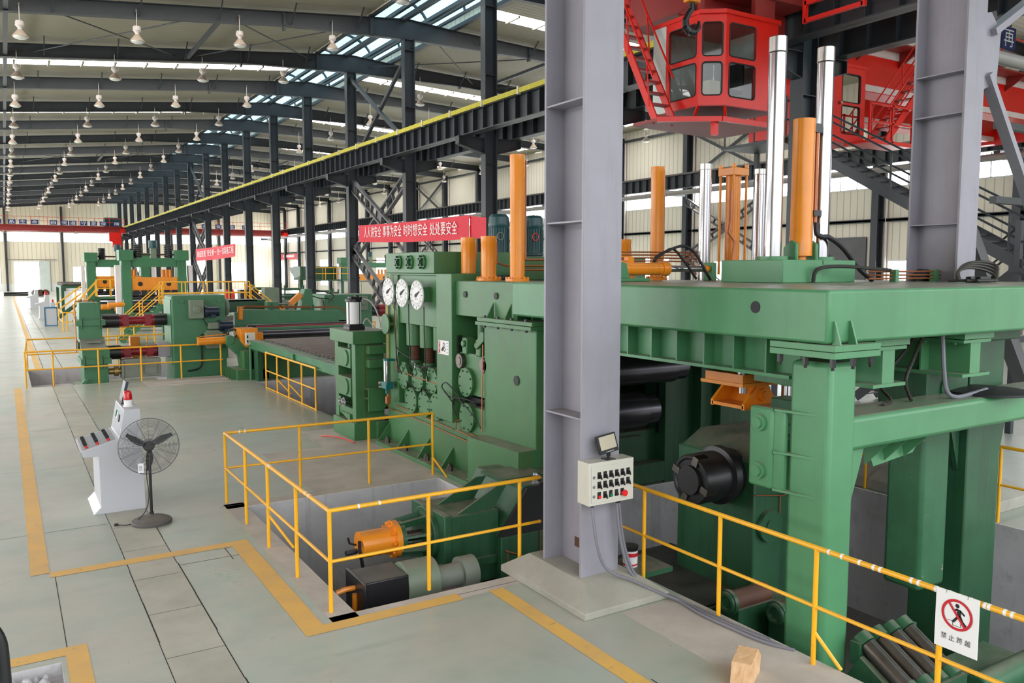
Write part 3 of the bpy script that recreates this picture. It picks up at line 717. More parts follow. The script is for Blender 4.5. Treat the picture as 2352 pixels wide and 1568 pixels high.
# fan
FX, FYY = 1.585, 12.04
t = thing('pedestal_fan', 'black pedestal fan with round wire guard in front of the control desk', 'fan', (FX, FYY, 0))
MB().lathe((FX, FYY, 0), [(.26, 0), (.265, .03), (.25, .05), (.235, .05), (.2, .075), (.1, .1), (.035, .115), (.03, .13), (0, .13)], 32).build('base', 'fan_base', t)
MB().cyl((FX, FYY, .1), (FX, FYY, .98), .02, 14).cyl((FX, FYY, .1), (FX, FYY, .16), .03, 14).build('pole', 'black_metal', t)
fd = Vector((-.12, -1, .03)).normalized(); fr_ = fd.cross(Vector((0, 0, 1))).normalized(); fu = fr_.cross(fd); hub = Vector((FX, FYY, 1.075))
def fp(a, rr, dd): return hub+fr_*cos(a)*rr+fu*sin(a)*rr+fd*dd
MB().cyl(hub-fd*.16, hub+fd*.0, .085, 18, .075).cyl(hub-fd*.1+Vector((0, 0, -.14)), hub-fd*.1, .03, 10).cyl(hub-fd*.2, hub-fd*.16, .05, 14, .08).build('motor', 'black_metal', t)
m = MB()
for rr, dd in [(.385, 0)]+[(.385-.0175*i, .09*sqrt(i/20)) for i in range(1, 18)]+[(.385-.0175*i, -.09*sqrt(i/20)) for i in range(2, 16)]:
    m.tube([fp(2*pi*i/40, rr, dd) for i in range(41)], .0018 if rr < .38 else .006, 4)
for i in range(16):
    a = 2*pi*i/16
    for s_ in (1, -1): m.tube([fp(a, rr, s_*.09*sqrt(max(0, (.385-rr)/.35))) for rr in (.385, .36, .3, .2, .08)], .0026, 4)
g_ = m.build('guard', 'guard_wire', t)
for k in range(3):
    a0 = radians(27)+k*2*pi/3; m = MB(); vs = []
    for i in range(8):
        q = i/7; rr = .05+q*.28; wd = .026+.022*sin(pi*min(1, q*1.15)); a = a0+.12*q
        tw = .5
        e = (fr_*-sin(a)+fu*cos(a)); c_ = fp(a, rr, .02)
        for s_ in (-1, 1):
            for th in (-.004, .004): vs.append(c_+e*wd*s_+fd*(wd*s_*tw*.6+th))
    fs = []
    for i in range(7):
        b = i*4; fs += [(b, b+4, b+6, b+2), (b+1, b+3, b+7, b+5), (b, b+1, b+5, b+4), (b+2, b+6, b+7, b+3)]
    fs += [(0, 2, 3, 1), (28, 29, 31, 30)]
    m.add(vs, fs).build('blade', 'black_rubber', t)
q = fp(radians(-68), .3, .09); MB().bar(q-fr_*.035-fu*.0, q+fr_*.035, .13, .003, fd).build('tag', 'white_plain', t)
letter('tag_lettering', '\u70b9\u68c0', tuple(q-fr_*.022+fd*.006-fu*.04), tuple(-fr_*-1), tuple(fu), .044, .08, 'blue_trim', t)
m = MB(); m.stube([(FX-.02, FYY-.03, .98), (FX-.05, FYY-.05, .7), (FX-.03, FYY-.04, .4), (FX-.08, FYY-.06, .2), (FX-.2, FYY-.02, .06), (FX-.3, FYY+.02, .015), (FX-.42, FYY+.1, .012)], .006, 6); m.build('power_cord', 'black_rubber', t)
MB().box(FX-.46, FX-.41, FYY+.085, FYY+.125, 0, .03).build('plug', 'black_rubber', t)
# switch box on the column
t = thing('switch_box', 'cream switch box with rows of black switches on the grey column', 'control box', (5.3, 6.78, 1.06))
BX0, BX1, BY, BZ0, BZ1 = 4.995, 5.585, 6.58, 1.065, 1.515
MB().box(BX0, BX1, BY, 6.779, BZ0, BZ1).build('enclosure', 'panel_cream', t, .006)
MB().box(BX0+.03, BX1-.03, BY-.008, BY, BZ0+.03, BZ1-.04).build('door', 'panel_cream', t, .004)
def switch(x, z, kind):
    MB().box(x-.022, x+.022, BY-.012, BY-.008, z-.035, z+.035).build('legend_plate', 'black_rubber', t)
    if kind == 'sel': MB().cyl((x+.004, BY-.012, z-.008), (x+.004, BY-.03, z-.008), .016, 12).bar((x-.004, BY-.036, z+.012), (x+.012, BY-.036, z-.036), .012, .018, (0, 1, 0)).build('selector_knob', 'black_metal', t)
    elif kind == 'estop': MB().cyl((x, BY-.012, z-.012), (x, BY-.03, z-.012), .02, 12).cyl((x+.012, BY-.03, z-.012), (x+.012, BY-.05, z-.012), .034, 20).build('emergency_stop', 'red_button', t)
    else: MB().cyl((x, BY-.012, z-.014), (x, BY-.03, z-.014), .017, 12).build('push_button', kind, t)
for i in range(6):
    switch(BX0+.125+i*.076, BZ1-.135, 'sel'); switch(BX0+.125+i*.076, BZ1-.235, 'sel')
for i, k in enumerate(('red_button', 'sel', 'green_button', 'black_metal', 'estop')): switch(BX0+.125+i*.076, BZ0+.105, k)
for z in (BZ1-.15, BZ1-.25, BZ0+.1): MB().cyl((BX0+.058, BY-.008, z), (BX0+.058, BY-.014, z), .016, 14).build('blank_plug', 'conduit', t)
for x in (BX0+.12, BX1-.14, BX1-.11): MB().cyl((x, BY+.1, BZ0), (x, BY+.1, BZ0-.05), .016, 10).build('cable_gland', 'black_metal', t)
t = thing('monitor', 'small tilted monitor on top of the cream switch box', 'monitor', (5.3, 6.66, 1.515))
T_ = Matrix.Translation((5.3, 6.64, 1.585)) @ Matrix.Rotation(radians(-14), 4, 'X') @ Matrix.Rotation(radians(-7), 4, 'Y')
MB().box(-.125, .125, -.018, .018, 0, .195).move(T_).build('screen_housing', 'black_rubber', t, .006)
MB().box(-.105, .105, -.0205, -.0185, .04, .18).move(T_).build('screen', 'screen', t)
m = MB()
for i in range(6): m.box(-.045+i*.018, -.035+i*.018, -.0215, -.0185, .012, .018)
m.move(T_).build('button_row', 'white_plain', t)
MB().box(5.24, 5.36, 6.6, 6.7, 1.515, 1.522).cyl((5.3, 6.65, 1.52), (5.3, 6.65, 1.6), .014, 10).box(5.285, 5.315, 6.635, 6.665, 1.545, 1.6).build('stand', 'black_metal', t)
m1 = [[(5.115, 6.68, 1.02), (5.115, 6.66, .9), (5.13, 6.62, .65), (5.2, 6.6, .42), (5.32, 6.57, .3), (5.5, 6.5, .22), (5.72, 6.35, .1), (5.88, 6.15, .03), (5.92, 5.8, .025), (5.93, 5.4, .025), (5.99, 5.05, .02)],
      [(5.445, 6.68, 1.02), (5.45, 6.66, .8), (5.5, 6.64, .5), (5.58, 6.6, .25), (5.72, 6.5, .12), (5.84, 6.35, .05), (5.9, 6.1, .03), (5.88, 5.8, .025), (5.9, 5.4, .025), (5.96, 5.0, .02), (6.03, 4.85, -.02)],
      [(5.475, 6.68, 1.02), (5.5, 6.68, .8), (5.55, 6.66, .5), (5.64, 6.6, .22), (5.78, 6.45, .08), (5.87, 6.2, .03), (5.84, 5.8, .022), (5.86, 5.4, .022), (5.9, 5.05, .02), (6.02, 4.8, .01)]]
for p, wd in zip(m1, ('left', 'middle', 'right')):
    tag(MB().stube(p, .016, 8).build('cable', 'conduit'), 'grey flexible conduit from the %s gland of the switch box down to the floor edge' % wd, 'cable')
# prohibition sign
t = thing('prohibition_sign', 'white no-crossing sign with red circle hung on the right guard rail', 'sign', (5.925, 3.27, .64))
SX = 5.925; n_ = Vector((-1, 0, 0)); su = Vector((0, -1, 0)); sv = Vector((0, 0, 1)); so = Vector((SX, 3.44, .645))
MB().box(SX, SX+.006, 3.115, 3.44, .645, 1.095).build('plate', 'white_plain', t)
def sp(a, b, d=.002): q = so+su*a+sv*b+n_*d; return tuple(q)
m = MB(); c_ = (.165, .285)
for i in range(48):
    a, b = 2*pi*i/48, 2*pi*(i+1)/48
    m.quad(*[sp(c_[0]+cos(u_)*r_, c_[1]+sin(u_)*r_, .004) for u_, r_ in ((a, .118), (b, .118), (b, .098), (a, .098))])
dx, dy = cos(radians(-52)), sin(radians(-52))
m.quad(*[sp(c_[0]+dx*s_*.1-dy*w_, c_[1]+dy*s_*.1+dx*w_, .005) for s_, w_ in ((-1, -.009), (1, -.009), (1, .009), (-1, .009))])
m.build('red_circle', 'red_print', t)
m = MB()
m.add([sp(c_[0]+.0+.016*cos(2*pi*i/16), c_[1]+.07+.016*sin(2*pi*i/16)) for i in range(16)], [tuple(range(16))])
for pts in ([(-.005, .05), (.03, .045), (.03, -.005), (.005, -.005)], [(-.03, .025), (-.005, .05), (.005, .04), (-.022, .015)], [(.025, .045), (.06, .02), (.055, .005), (.022, .03)],
            [(.005, 0), (.028, 0), (-.02, -.065), (-.04, -.06)], [(.012, 0), (.032, 0), (.05, -.04), (.04, -.05)], [(.04, -.05), (.05, -.036), (.075, -.06), (.066, -.07)]):
    m.add([sp(c_[0]+a, c_[1]+b) for a, b in pts], [tuple(range(len(pts)))])
m.build('running_figure', 'black_print', t)
m = MB()
for (a, b), (c, d) in (((-.07, -.055), (-.03, -.055)), ((-.03, -.055), (-.03, -.085)), ((-.03, -.085), (.03, -.085)), ((.03, -.085), (.03, -.06))): m.bar(sp(c_[0]+a, c_[1]+b), sp(c_[0]+c, c_[1]+d), .003, .001, tuple(n_))
m.build('step_outline', 'black_print', t)
for i, ch in enumerate('\u7981\u6b62\u8de8\u8d8a'): letter('character', ch, sp(.052+i*.06, .075), tuple(su), tuple(sv), .042, .046, 'black_print', t)
m = MB()
for y in (3.36, 3.2): m.tube([(SX-.002, y, 1.075), (SX+.0, y, 1.1)]+[(SX+.035+.026*cos(a), y, 1.06+.027*sin(a)) for a in (2.6, 1.8, 1.0)], .0018, 5)
m.build('tie_wire', 'worn_steel', t)
# wood block on the floor, rubble in the small pit, dark rim at the left edge, drum by the column
m = MB().prism([(-.17, 0), (.17, 0), (.2, .11), (.09, .2), (-.12, .17)], 'y', -.07, .07).move(Matrix.Translation((5.24, 4.68, 0)) @ Matrix.Rotation(radians(30), 4, 'Z') @ Matrix.Scale(1.2, 4))
tag(m.build('wood_block', 'timber', None, .004), 'pale sawn wood block lying on the floor at the bottom edge', 'block')
m = MB()
for i in range(90):
    cx, cy, r_ = random.uniform(-.58, .25), random.uniform(7.05, 8.05), random.uniform(.02, .055)
    m.lathe((cx, cy, -.09), [(r_, 0), (r_*random.uniform(.8, 1.1), r_*.8), (r_*.4, r_*1.6), (0, r_*1.75)], 6)
o = tag(m.build('rubble', 'pit_concrete'), 'grey stone rubble filling the small pit at the bottom left', 'rubble'); o['kind'] = 'stuff'
m = MB().stube([(-.085, 5, 0), (-.09, 5, .7), (-.095, 5, 1.35), (-.115, 5, 1.56), (-.2, 5, 1.66), (-.35, 5, 1.67), (-.7, 5, 1.67), (-.82, 5, 1.6), (-.86, 5, 1.4), (-.86, 5, 0)], .03, 12)
tag(m.build('bent_rail', 'black_metal'), 'dark bent steel tube just entering the bottom left corner', 'rail')
t = thing('paint_can', 'open white and red paint can on the pit edge behind the grey column', 'can', (6.33, 7.5, -.1))
MB().lathe((6.33, 7.5, -.1), [(.088, 0), (.09, .01), (.092, .23), (.098, .24), (.098, .25), (.086, .25), (.084, .05), (0, .05)], 24).build('body', 'white_plain', t)
MB().lathe((6.33, 7.5, -.1), [(.0925, .13), (.0935, .13), (.0935, .175), (.0925, .175)], 24).lathe((6.33, 7.5, -.1), [(.0915, .02), (.0925, .02), (.0925, .04), (.0915, .04)], 24).build('red_band', 'red_print', t)
MB().lathe((6.33, 7.5, -.1), [(.093, .2), (.099, .24), (.1, .252), (.094, .252)], 24).build('rim', 'black_metal', t)
tag(MB().box(6.06, 6.75, 7.2, 7.74, -.16, -.1).box(6.06, 6.12, 7.2, 7.74, -.3, -.16).build('ledge_plate', 'green_dark'), 'dark green ledge plate carrying the paint can at the pit edge', 'plate')
# ================================================================== PLATE LEVELLER (mill) beside the near pit
XF = 6.45
t = thing('plate_leveller', 'tall green plate leveller with three white dials facing the aisle', 'machine', (7.2, 12.4, 0)); MILL = t
m = MB().box(6.5, 7.1, 9.72, 15.25, .02, .9); m.box(6.2, 6.5, 9.72, 15.25, 0, .07); b_ = m.build('base', 'green_mill', t, .006)
for y in (15.2, 14.3, 13.38, 12.45, 11.5): MB().prism([(6.5, .42), (6.5, .07), (6.24, .07)], 'y', y-.012, y+.012).build('gusset', 'green_mill', t)
for y in (14.9, 14.05, 13.12, 12.22, 11.3): MB().cyl((6.31, y, .07), (6.31, y, .16), .055, 6).cyl((6.31, y, .16), (6.31, y, .2), .035, 10).build('anchor_nut', 'worn_steel', t)
MB().box(XF, 7.05, 14.62, 15.25, .9, 3.42).build('left_post', 'green_mill', t, .01)
MB().box(XF-.06, 7.05, 12.27, 12.85, .88, 3.42).build('middle_post', 'green_mill', t, .012)
MB().box(XF+.03, 7.05, 12.8, 14.66, 2.46, 3.42).build('dial_panel', 'green_mill', t, .01)
MB().box(XF-.08, 8.0, 12.88, 15.0, 3.42, 3.8).box(XF-.04, 8.0, 12.83, 15.1, 3.38, 3.42).build('top_block', 'green_mill', t, .008)
MB().box(8.0, 8.9, 12.95, 13.6, 3.3, 3.72).build('top_box', 'green_mill', t, .008)
for i, y in enumerate((14.35, 13.85, 13.33)):
    g = MB().cyl((XF-.085, y, 3.62), (XF-.11, y, 3.62), .13, 20).build('valve_flange', 'green_mill', t)
    m = MB()
    for a, b in ((.05, .05), (-.05, .05), (.05, -.05), (-.05, -.05), (0, .1), (0, -.1)): m.hexbolt((XF-.11, y+a, 3.62+b), 'x', .022, -.05)
    m.box(XF-.17, XF-.11, y-.04, y+.04, 3.58, 3.66); m.build('valve', 'green_dark', g)
MB().box(XF-.02, 7.2, 9.74, 11.24, .5, 2.62).build('front_column', 'green_mill', t, .012)
MB().box(XF-.14, 7.3, 9.7, 11.32, 2.62, 2.675).box(XF-.12, 7.3, 9.7, 11.3, 2.68, 2.74).build('column_flange', 'green_mill', t, .004)
for y in (10.98, 10.45): MB().prism([(XF, 2.98), (XF, 2.74), (XF-.13, 2.74)], 'y', y-.012, y+.012).build('gusset', 'green_mill', t)
m = MB()
for y in (11.1, 10.7, 10.3, 9.9): m.hexbolt((XF-.09, y, 2.74), 'z', .025, .035); m.hexbolt((XF-.09, y, 2.62), 'z', .025, -.035)
m.build('flange_bolts', 'black_metal', t)
MB().prism([(11.26, 2.5), (11.26, 2.35), (11.5, 2.2), (11.5, 2.32), (11.36, 2.5)], 'x', XF-.02, XF+.2).build('stop_arm', 'green_mill', t, .01)
MB().box(XF+.02, 7.6, 10.32, 12.3, 2.72, 3.3).build('cross_beam', 'green_mill', t, .01)
for y in (11.92, 10.92): MB().cyl((XF+.005, y, 3.08), (XF+.0, y, 3.08), .055, 20).build('lightening_hole', 'black_rubber', t)  # black discs stand for the shaded inside of the holes
MB().cyl((XF-.03, 10.26, 1.84), (XF-.035, 10.26, 1.84), .075, 20).build('inspection_hole', 'black_rubber', t)  # black disc in place of a shaded opening
MB().prism([(11.2, .86), (9.7, .9), (9.7, .58), (10.25, .58), (10.7, .1), (11.2, .1)], 'x', 6.1, 6.5).build('foot_bracket', 'green_mill', t, .006)
m = MB().cyl((6.1, 9.7, 2.0), (6.1, 9.7, 2.01), .001, 4); 
MB().box(XF+.62, 7.7, 9.74, 15.2, .6, 2.7).build('dark_backing', 'green_dark', t)  # dark fill behind the openings, standing for the unlit interior
# screws, springs and pull-rods in the left window; the chocks behind
for y in (14.28, 13.68, 13.12):
    MB().cyl((XF+.2, y, 2.46), (XF+.2, y, 2.05), .17, 24).build('balance_cylinder', 'green_mill', t)
    m = MB()
    for i in range(9): m.ring((XF+.2, y-.02, 2.03-i*.03), .085, .017, 'z', 18, 5)
    m.cyl((XF+.2, y-.02, 2.05), (XF+.2, y-.02, 1.75), .075, 14); m.build('screw', 'rust', t)
    MB().cyl((XF+.2, y-.02, 1.76), (XF+.2, y-.02, 1.72), .12, 18).box(XF+.1, XF+.3, y-.1, y+.08, 1.46, 1.72).build('nut_block', 'green_mill', t)
    MB().box(XF-.01, XF+.06, y+.02, y+.2, 1.4, 1.72).cyl((XF-.02, y+.11, 1.58), (XF-.05, y+.11, 1.58), .06, 14).build('clevis', 'green_mill', t, .02)
    MB().cyl((XF+.16, y-.08, 1.7), (XF+.16, y-.08, 1.45), .045, 12).build('piston_rod', 'bright_steel', t)
for y0, y1, z0, z1 in ((12.87, 14.6, 1.26, 1.46), (12.87, 14.6, 1.26, 1.72), (12.87, 14.6, .86, 1.2)):
    pass
m = MB().box(XF+.04, 7.0, 12.87, 14.6, 1.3, 1.5).box(XF+.1, 7.0, 12.87, 14.6, .86, 1.22); m.build('chock_row', 'green_mill', t)
for y, z in ((14.36, 1.44), (13.72, 1.47), (13.13, 1.5), (14.02, 1.03), (13.45, 1.04), (12.97, 1.05)):
    d = MB().cyl((XF+.12, y, z), (XF-.03, y, z), .245 if z < 1.2 else .235, 32).build('bearing_cover', 'green_mill', t, .008)
    for i in range(8): MB().hexbolt((XF-.03, y+.19*cos(pi/8+i*pi/4), z+.19*sin(pi/8+i*pi/4)), 'x', .016, -.018).build('cover_bolt', 'green_dark', d)
MB().box(XF+.06, 7.0, 11.28, 12.2, 1.42, 2.1).box(XF+.06, 7.0, 11.28, 12.2, .84, 1.22).build('chock', 'green_mill', t)
for y, z in ((11.9, 1.62), (11.87, 1.03)):
    d = MB().cyl((XF+.12, y, z), (XF-.01, y, z), .245, 32).build('bearing_cover', 'green_mill', t, .008)
    for i in range(8): MB().hexbolt((XF-.01, y+.2*cos(pi/8+i*pi/4), z+.2*sin(pi/8+i*pi/4)), 'x', .016, -.018).build('cover_bolt', 'green_dark', d)
MB().box(XF+.2, 7.0, 11.28, 14.6, 1.2, 1.34).build('roll_gap_shade', 'black_metal', t)  # solid black bar stands for the shade between the chock rows
MB().cyl((XF+.25, 11.76, 2.74), (XF+.25, 11.76, 2.2), .085, 20).box(XF+.17, XF+.33, 11.67, 11.85, 2.05, 2.3).build('lift_cylinder', 'green_mill', t)
for y in (11.98, 11.52): MB().box(XF+.02, XF+.2, y-.08, y+.08, 2.08, 2.36).cyl((XF+.02, y, 2.26), (XF-.02, y, 2.26), .06, 16).build('clevis', 'green_mill', t, .02)
for y in (12.1, 11.3):
    m = MB().cyl((XF-.02, y, 1.96), (XF+.12, y, 1.96), .12, 24)
    for i in range(24): a = 2*pi*i/24; m.box(XF-.02, XF+.12, y+.118*cos(a)-.008, y+.118*cos(a)+.008, 1.96+.118*sin(a)-.008, 1.96+.118*sin(a)+.008)
    m.cyl((XF-.03, y, 1.96), (XF-.02, y, 1.96), .07, 18); m.build('gear', 'worn_steel', t)
m = MB()
for i in range(14): m.box(XF+.03, XF+.1, 12.2, 12.26, 2.0+i*.028, 2.015+i*.028)
m.build('rack', 'black_metal', t)
# dials
for i, (y, z) in enumerate(((14.72, 3.06), (14.08, 3.05), (13.43, 3.03))):
    d = MB().cyl((XF-.14, y, z), (XF-.165, y, z), .265, 40).build('dial', 'white_plain', t); d['label'] = 'round white dial with black pointer'
    MB().box(XF-.14, XF+.04, y-.2, y-.02, z-.12, z+.14).build('gauge_bracket', 'green_mill', t)
    m = MB(); xx = XF-.167
    for k in range(60):
        a = 2*pi*k/60; r0 = .245 if k % 5 else .225
        m.bar((xx, y+cos(a)*r0, z+sin(a)*r0), (xx, y+cos(a)*.26, z+sin(a)*.26), .004 if k % 5 else .008, .001, (1, 0, 0))
    for k in range(40):
        a = 2*pi*k/40; m.bar((xx, y+cos(a)*.15, z+sin(a)*.15), (xx, y+cos(a)*(.168 if k % 4 else .18), z+sin(a)*(.168 if k % 4 else .18)), .004, .001, (1, 0, 0))
    for k in range(60): a, b = 2*pi*k/60, 2*pi*(k+1)/60; m.bar((xx, y+cos(a)*.2, z+sin(a)*.2), (xx, y+cos(b)*.2, z+sin(b)*.2), .003, .001, (1, 0, 0))
    for k in range(12):
        a = 2*pi*k/12; m.box(xx-.0005, xx, y+cos(a)*.215-.009, y+cos(a)*.215+.009, z+sin(a)*.215-.011, z+sin(a)*.215+.011)
    for a in (-.035, .02): m.box(xx-.0005, xx, y+a, y+a+.018, z-.085, z-.06)
    m.build('dial_scale', 'black_print', d)
    a = radians(155); e = Vector((0, cos(a), -sin(a)*-1)); e = Vector((0, -cos(radians(28)), sin(radians(28)))); n2 = Vector((0, sin(radians(28)), cos(radians(28))))
    c_ = Vector((XF-.172, y, z)); pts = [c_-e*.06+n2*.022, c_-e*.06-n2*.022, c_-n2*.028, c_+e*.17, c_+n2*.028]
    MB().add([tuple(p) for p in pts]+[tuple(p+Vector((-.006, 0, 0))) for p in pts], [(0, 1, 2, 3, 4), (9, 8, 7, 6, 5)]+[(k, (k+1) % 5, (k+1) % 5+5, k+5) for k in range(5)]).build('pointer', 'black_print', d)
    MB().tube([(XF-.1, y-.17, z-.2), (XF-.1, y-.17, z-.6), (XF-.09, y-.2, z-1.3), (XF-.05, y-.2, z-1.55)], .01, 6).build('gauge_hose', 'black_rubber', d)
# safety placard
p = MB().box(XF-.066, XF-.062, 12.37, 12.76, 2.03, 2.27).build('placard', 'white_plain', t); p['label'] = 'white placard with red strip and gear symbol'
MB().box(XF-.068, XF-.066, 12.69, 12.745, 2.045, 2.255).build('red_strip', 'red_print', p)
m = MB()
for y, z in ((12.555, 2.2), (12.53, 2.12)):
    for k in range(10): a = 2*pi*k/10; m.box(XF-.0685, XF-.066, y+.03*cos(a)-.008, y+.03*cos(a)+.008, z+.03*sin(a)-.008, z+.03*sin(a)+.008)
m.add([(XF-.0685, a, b) for a, b in ((12.66, 2.1), (12.6, 2.08), (12.55, 2.15), (12.59, 2.17))], [(0, 1, 2, 3)]); m.build('gear_symbol', 'black_print', p)
m = MB()
for z in (2.23, 2.18, 2.13, 2.07): m.box(XF-.068, XF-.066, 12.39, 12.46, z-.003, z+.003)
m.build('small_print', 'black_print', p)
for i, ch in enumerate('\u8b66\u544a'): letter('character', ch, (XF-.069, 12.735, 2.2-i*.09), (0, -1, 0), (0, 0, 1), .035, .05, 'white_plain', p)
# left flank: round cover, lubrication pipes
MB().cyl((XF-.09, 15.0, 2.42), (XF-.12, 15.0, 2.42), .2, 28).cyl((XF-.09, 14.85, 2.42), (XF, 14.85, 2.42), .04, 12).build('round_cover', 'green_mill', t)
def pipes(par, lst, r=.012, mat='copper', nm='copper_pipe'):
    for p in lst: (MB().stube(p, r, 6) if 'hose' in nm else MB().tube(p, r, 6)).build(nm, mat, par)
pipes(t, [[(XF-.03, 14.9, 3.4), (XF-.03, 14.9, 3.2), (XF-.03, 14.8, 3.1), (XF-.03, 14.8, 2.75), (XF-.03, 14.66, 2.7), (XF-.03, 14.66, 1.6), (XF-.03, 14.6, 1.55)],
          [(XF-.03, 15.1, 3.35), (XF-.03, 15.1, .9)], [(XF-.03, 15.05, 3.35), (XF-.03, 15.05, .9)]], .012, 'brass', 'lubrication_pipe')
pipes(t, [[(XF-.03, 14.66, 1.56), (XF-.03, 13.9, 1.5), (XF-.03, 12.88, 1.48)], [(XF-.03, 11.26, 2.3), (XF-.05, 11.26, 1.4), (XF-.05, 11.26, .9)],
          [(XF, 15.1, .72), (XF+.02, 13.6, .68), (XF+.02, 11.3, .6)], [(XF, 14.8, .82), (XF+.02, 13.5, .78), (XF+.02, 12.4, .74)],
          [(XF+.02, 12.1, .95), (XF+.0, 12.25, .92), (XF+.0, 12.25, .76), (XF+.02, 11.3, .7)], [(XF+.02, 12.05, .9), (XF+.02, 12.05, .8), (XF+.02, 11.3, .74)]], .01, 'copper')
hs = [[(XF-.05, 14.62, 2.0), (XF-.1, 14.3, 1.92), (XF-.1, 13.9, 1.85), (XF-.06, 13.7, 1.8)], [(XF-.05, 14.5, 1.9), (XF-.12, 14.4, 1.7), (XF-.08, 14.3, 1.5)],
      [(XF-.05, 13.9, 1.55), (XF-.14, 13.8, 1.75), (XF-.14, 13.4, 1.72), (XF-.1, 13.2, 1.62), (XF-.05, 13.2, 1.5)], [(XF-.05, 13.55, 1.62), (XF-.16, 13.2, 1.74), (XF-.1, 12.95, 1.78)],
      [(XF-.05, 14.1, 1.2), (XF-.1, 14.0, 1.38), (XF-.1, 13.85, 1.36), (XF-.05, 13.75, 1.28)], [(XF-.05, 13.5, 1.25), (XF-.1, 13.4, 1.36), (XF-.1, 13.25, 1.3), (XF-.05, 13.2, 1.2)],
      [(XF-.05, 12.2, 1.2), (XF-.16, 12.3, 1.4), (XF-.18, 12.42, 1.5), (XF-.16, 12.3, 1.58), (XF-.1, 12.1, 1.45), (XF-.06, 11.9, 1.3)],
      [(XF-.1, 12.5, 1.4), (XF-.12, 12.2, 1.34), (XF-.08, 11.8, 1.36), (XF-.05, 11.5, 1.34)], [(XF-.05, 12.15, 1.36), (XF-.12, 11.8, 1.3), (XF-.1, 11.5, 1.15), (XF-.05, 11.3, .95)],
      [(XF-.05, 12.2, 1.3), (XF-.14, 12.1, 1.2), (XF-.1, 12.05, 1.05)]]
pipes(t, hs, .011, 'black_rubber', 'grease_hose')
# rear rolls and right-hand housing of the same leveller
for y, z, r_, x1 in ((9.68, 1.95, .24, 9.18), (9.75, 1.3, .28, 8.62)):
    MB().cyl((7.2, y, z), (x1-.25, y, z), r_, 36).cyl((x1-.27, y, z), (x1, y, z), r_*.86, 32).build('roll', 'dark_roll', t)
for y, z, r_ in ((10.9, 1.7, .2), (11.4, 1.5, .24), (12.2, 1.9, .24), (12.4, 1.2, .27)):
    MB().cyl((7.6, y, z), (9.25, y, z), r_, 32).cyl((9.2, y, z), (9.45, y, z), r_*.7, 24).build('roll', 'dark_roll', t)
m = MB().box(9.1, 9.75, 9.95, 10.45, 0, 2.75).box(9.1, 9.75, 13.2, 13.9, 0, 2.75).box(9.3, 9.75, 10.4, 13.3, 0, 1.0).box(9.5, 9.75, 10.4, 13.3, .9, 2.75)
m.build('right_housing', 'green_dark', t, .01)
MB().box(9.08, 9.1, 10.1, 10.16, .8, 2.3).build('dark_slot', 'black_metal', t)  # black strip stands for the shade in a recessed slot
MB().box(10.0, 10.75, 9.6, 10.3, .05, 2.7).build('right_front_post', 'green_dark', t, .01)
MB().box(9.7, 10.05, 9.75, 10.0, .3, 2.7).prism([(9.6, .1), (9.95, .1), (9.95, .6)], 'y', 9.6, 9.63).build('side_plate', 'green_dark', t)
MB().box(7.6, 9.1, 10.2, 10.35, .35, .85).box(7.6, 9.1, 9.95, 10.4, .03, .35).box(7.7, 8.7, 10.05, 10.2, .45, .8).build('roll_table_beam', 'green_dark', t)
MB().box(9.3, 10.45, 10.35, 13.1, 2.72, 3.3).build('right_cross_beam', 'green_mill', t, .01)
MB().box(10.4, 11.2, 12.9, 14.8, 3.3, 3.72).build('right_top_block', 'green_mill', t, .01)
MB().box(7.7, 9.3, 12.9, 15.0, 2.75, 3.3).build('back_tie', 'green_dark', t)
# hydraulic cylinders standing on the leveller
def ocyl(x, y, z0, z1, r, lab, grp, side=-1):
    c = thing('hydraulic_cylinder', lab, 'hydraulic cylinder', (x, y, z0), grp)
    MB().lathe((x, y, z0), [(r, .03), (r*1.02, .05), (r, .07), (r, (z1-z0)*.5), (r, z1-z0-.12), (r*1.03, z1-z0-.11), (r*1.03, z1-z0), (0, z1-z0)], 28).build('barrel', 'orange_paint', c)
    m = MB().cyl((x, y, z0), (x, y, z0+.04), r*1.65, 28)
    for i in range(8): a = 2*pi*i/8+.2; m.hexbolt((x+cos(a)*r*1.4, y+sin(a)*r*1.4, z0+.04), 'z', .022, .03)
    m.build('foot_flange', 'orange_paint', c)
    xx = x+.13+r*.2
    MB().tube([(x, y, z1-.08), (xx, y, z1-.08), (xx, y, z1-.2), (xx, y, z0+.35)], .015, 8).build('pipe', 'copper', c)
    return c
for x, side in ((6.9, 'left'), (9.8, 'right')):
    ocyl(x, 11.0, 3.3, 5.27, .117, 'tallest orange hydraulic cylinder on the %s side of the leveller' % side, None)
    ocyl(x, 11.9, 3.3, 4.04, .13, 'short orange cylinder on the %s side of the leveller, beside the tall one' % side, None)
    ocyl(x, 12.6, 3.3, 4.04, .13, 'short orange cylinder on the %s side of the leveller, farther from the tall one' % side, None)
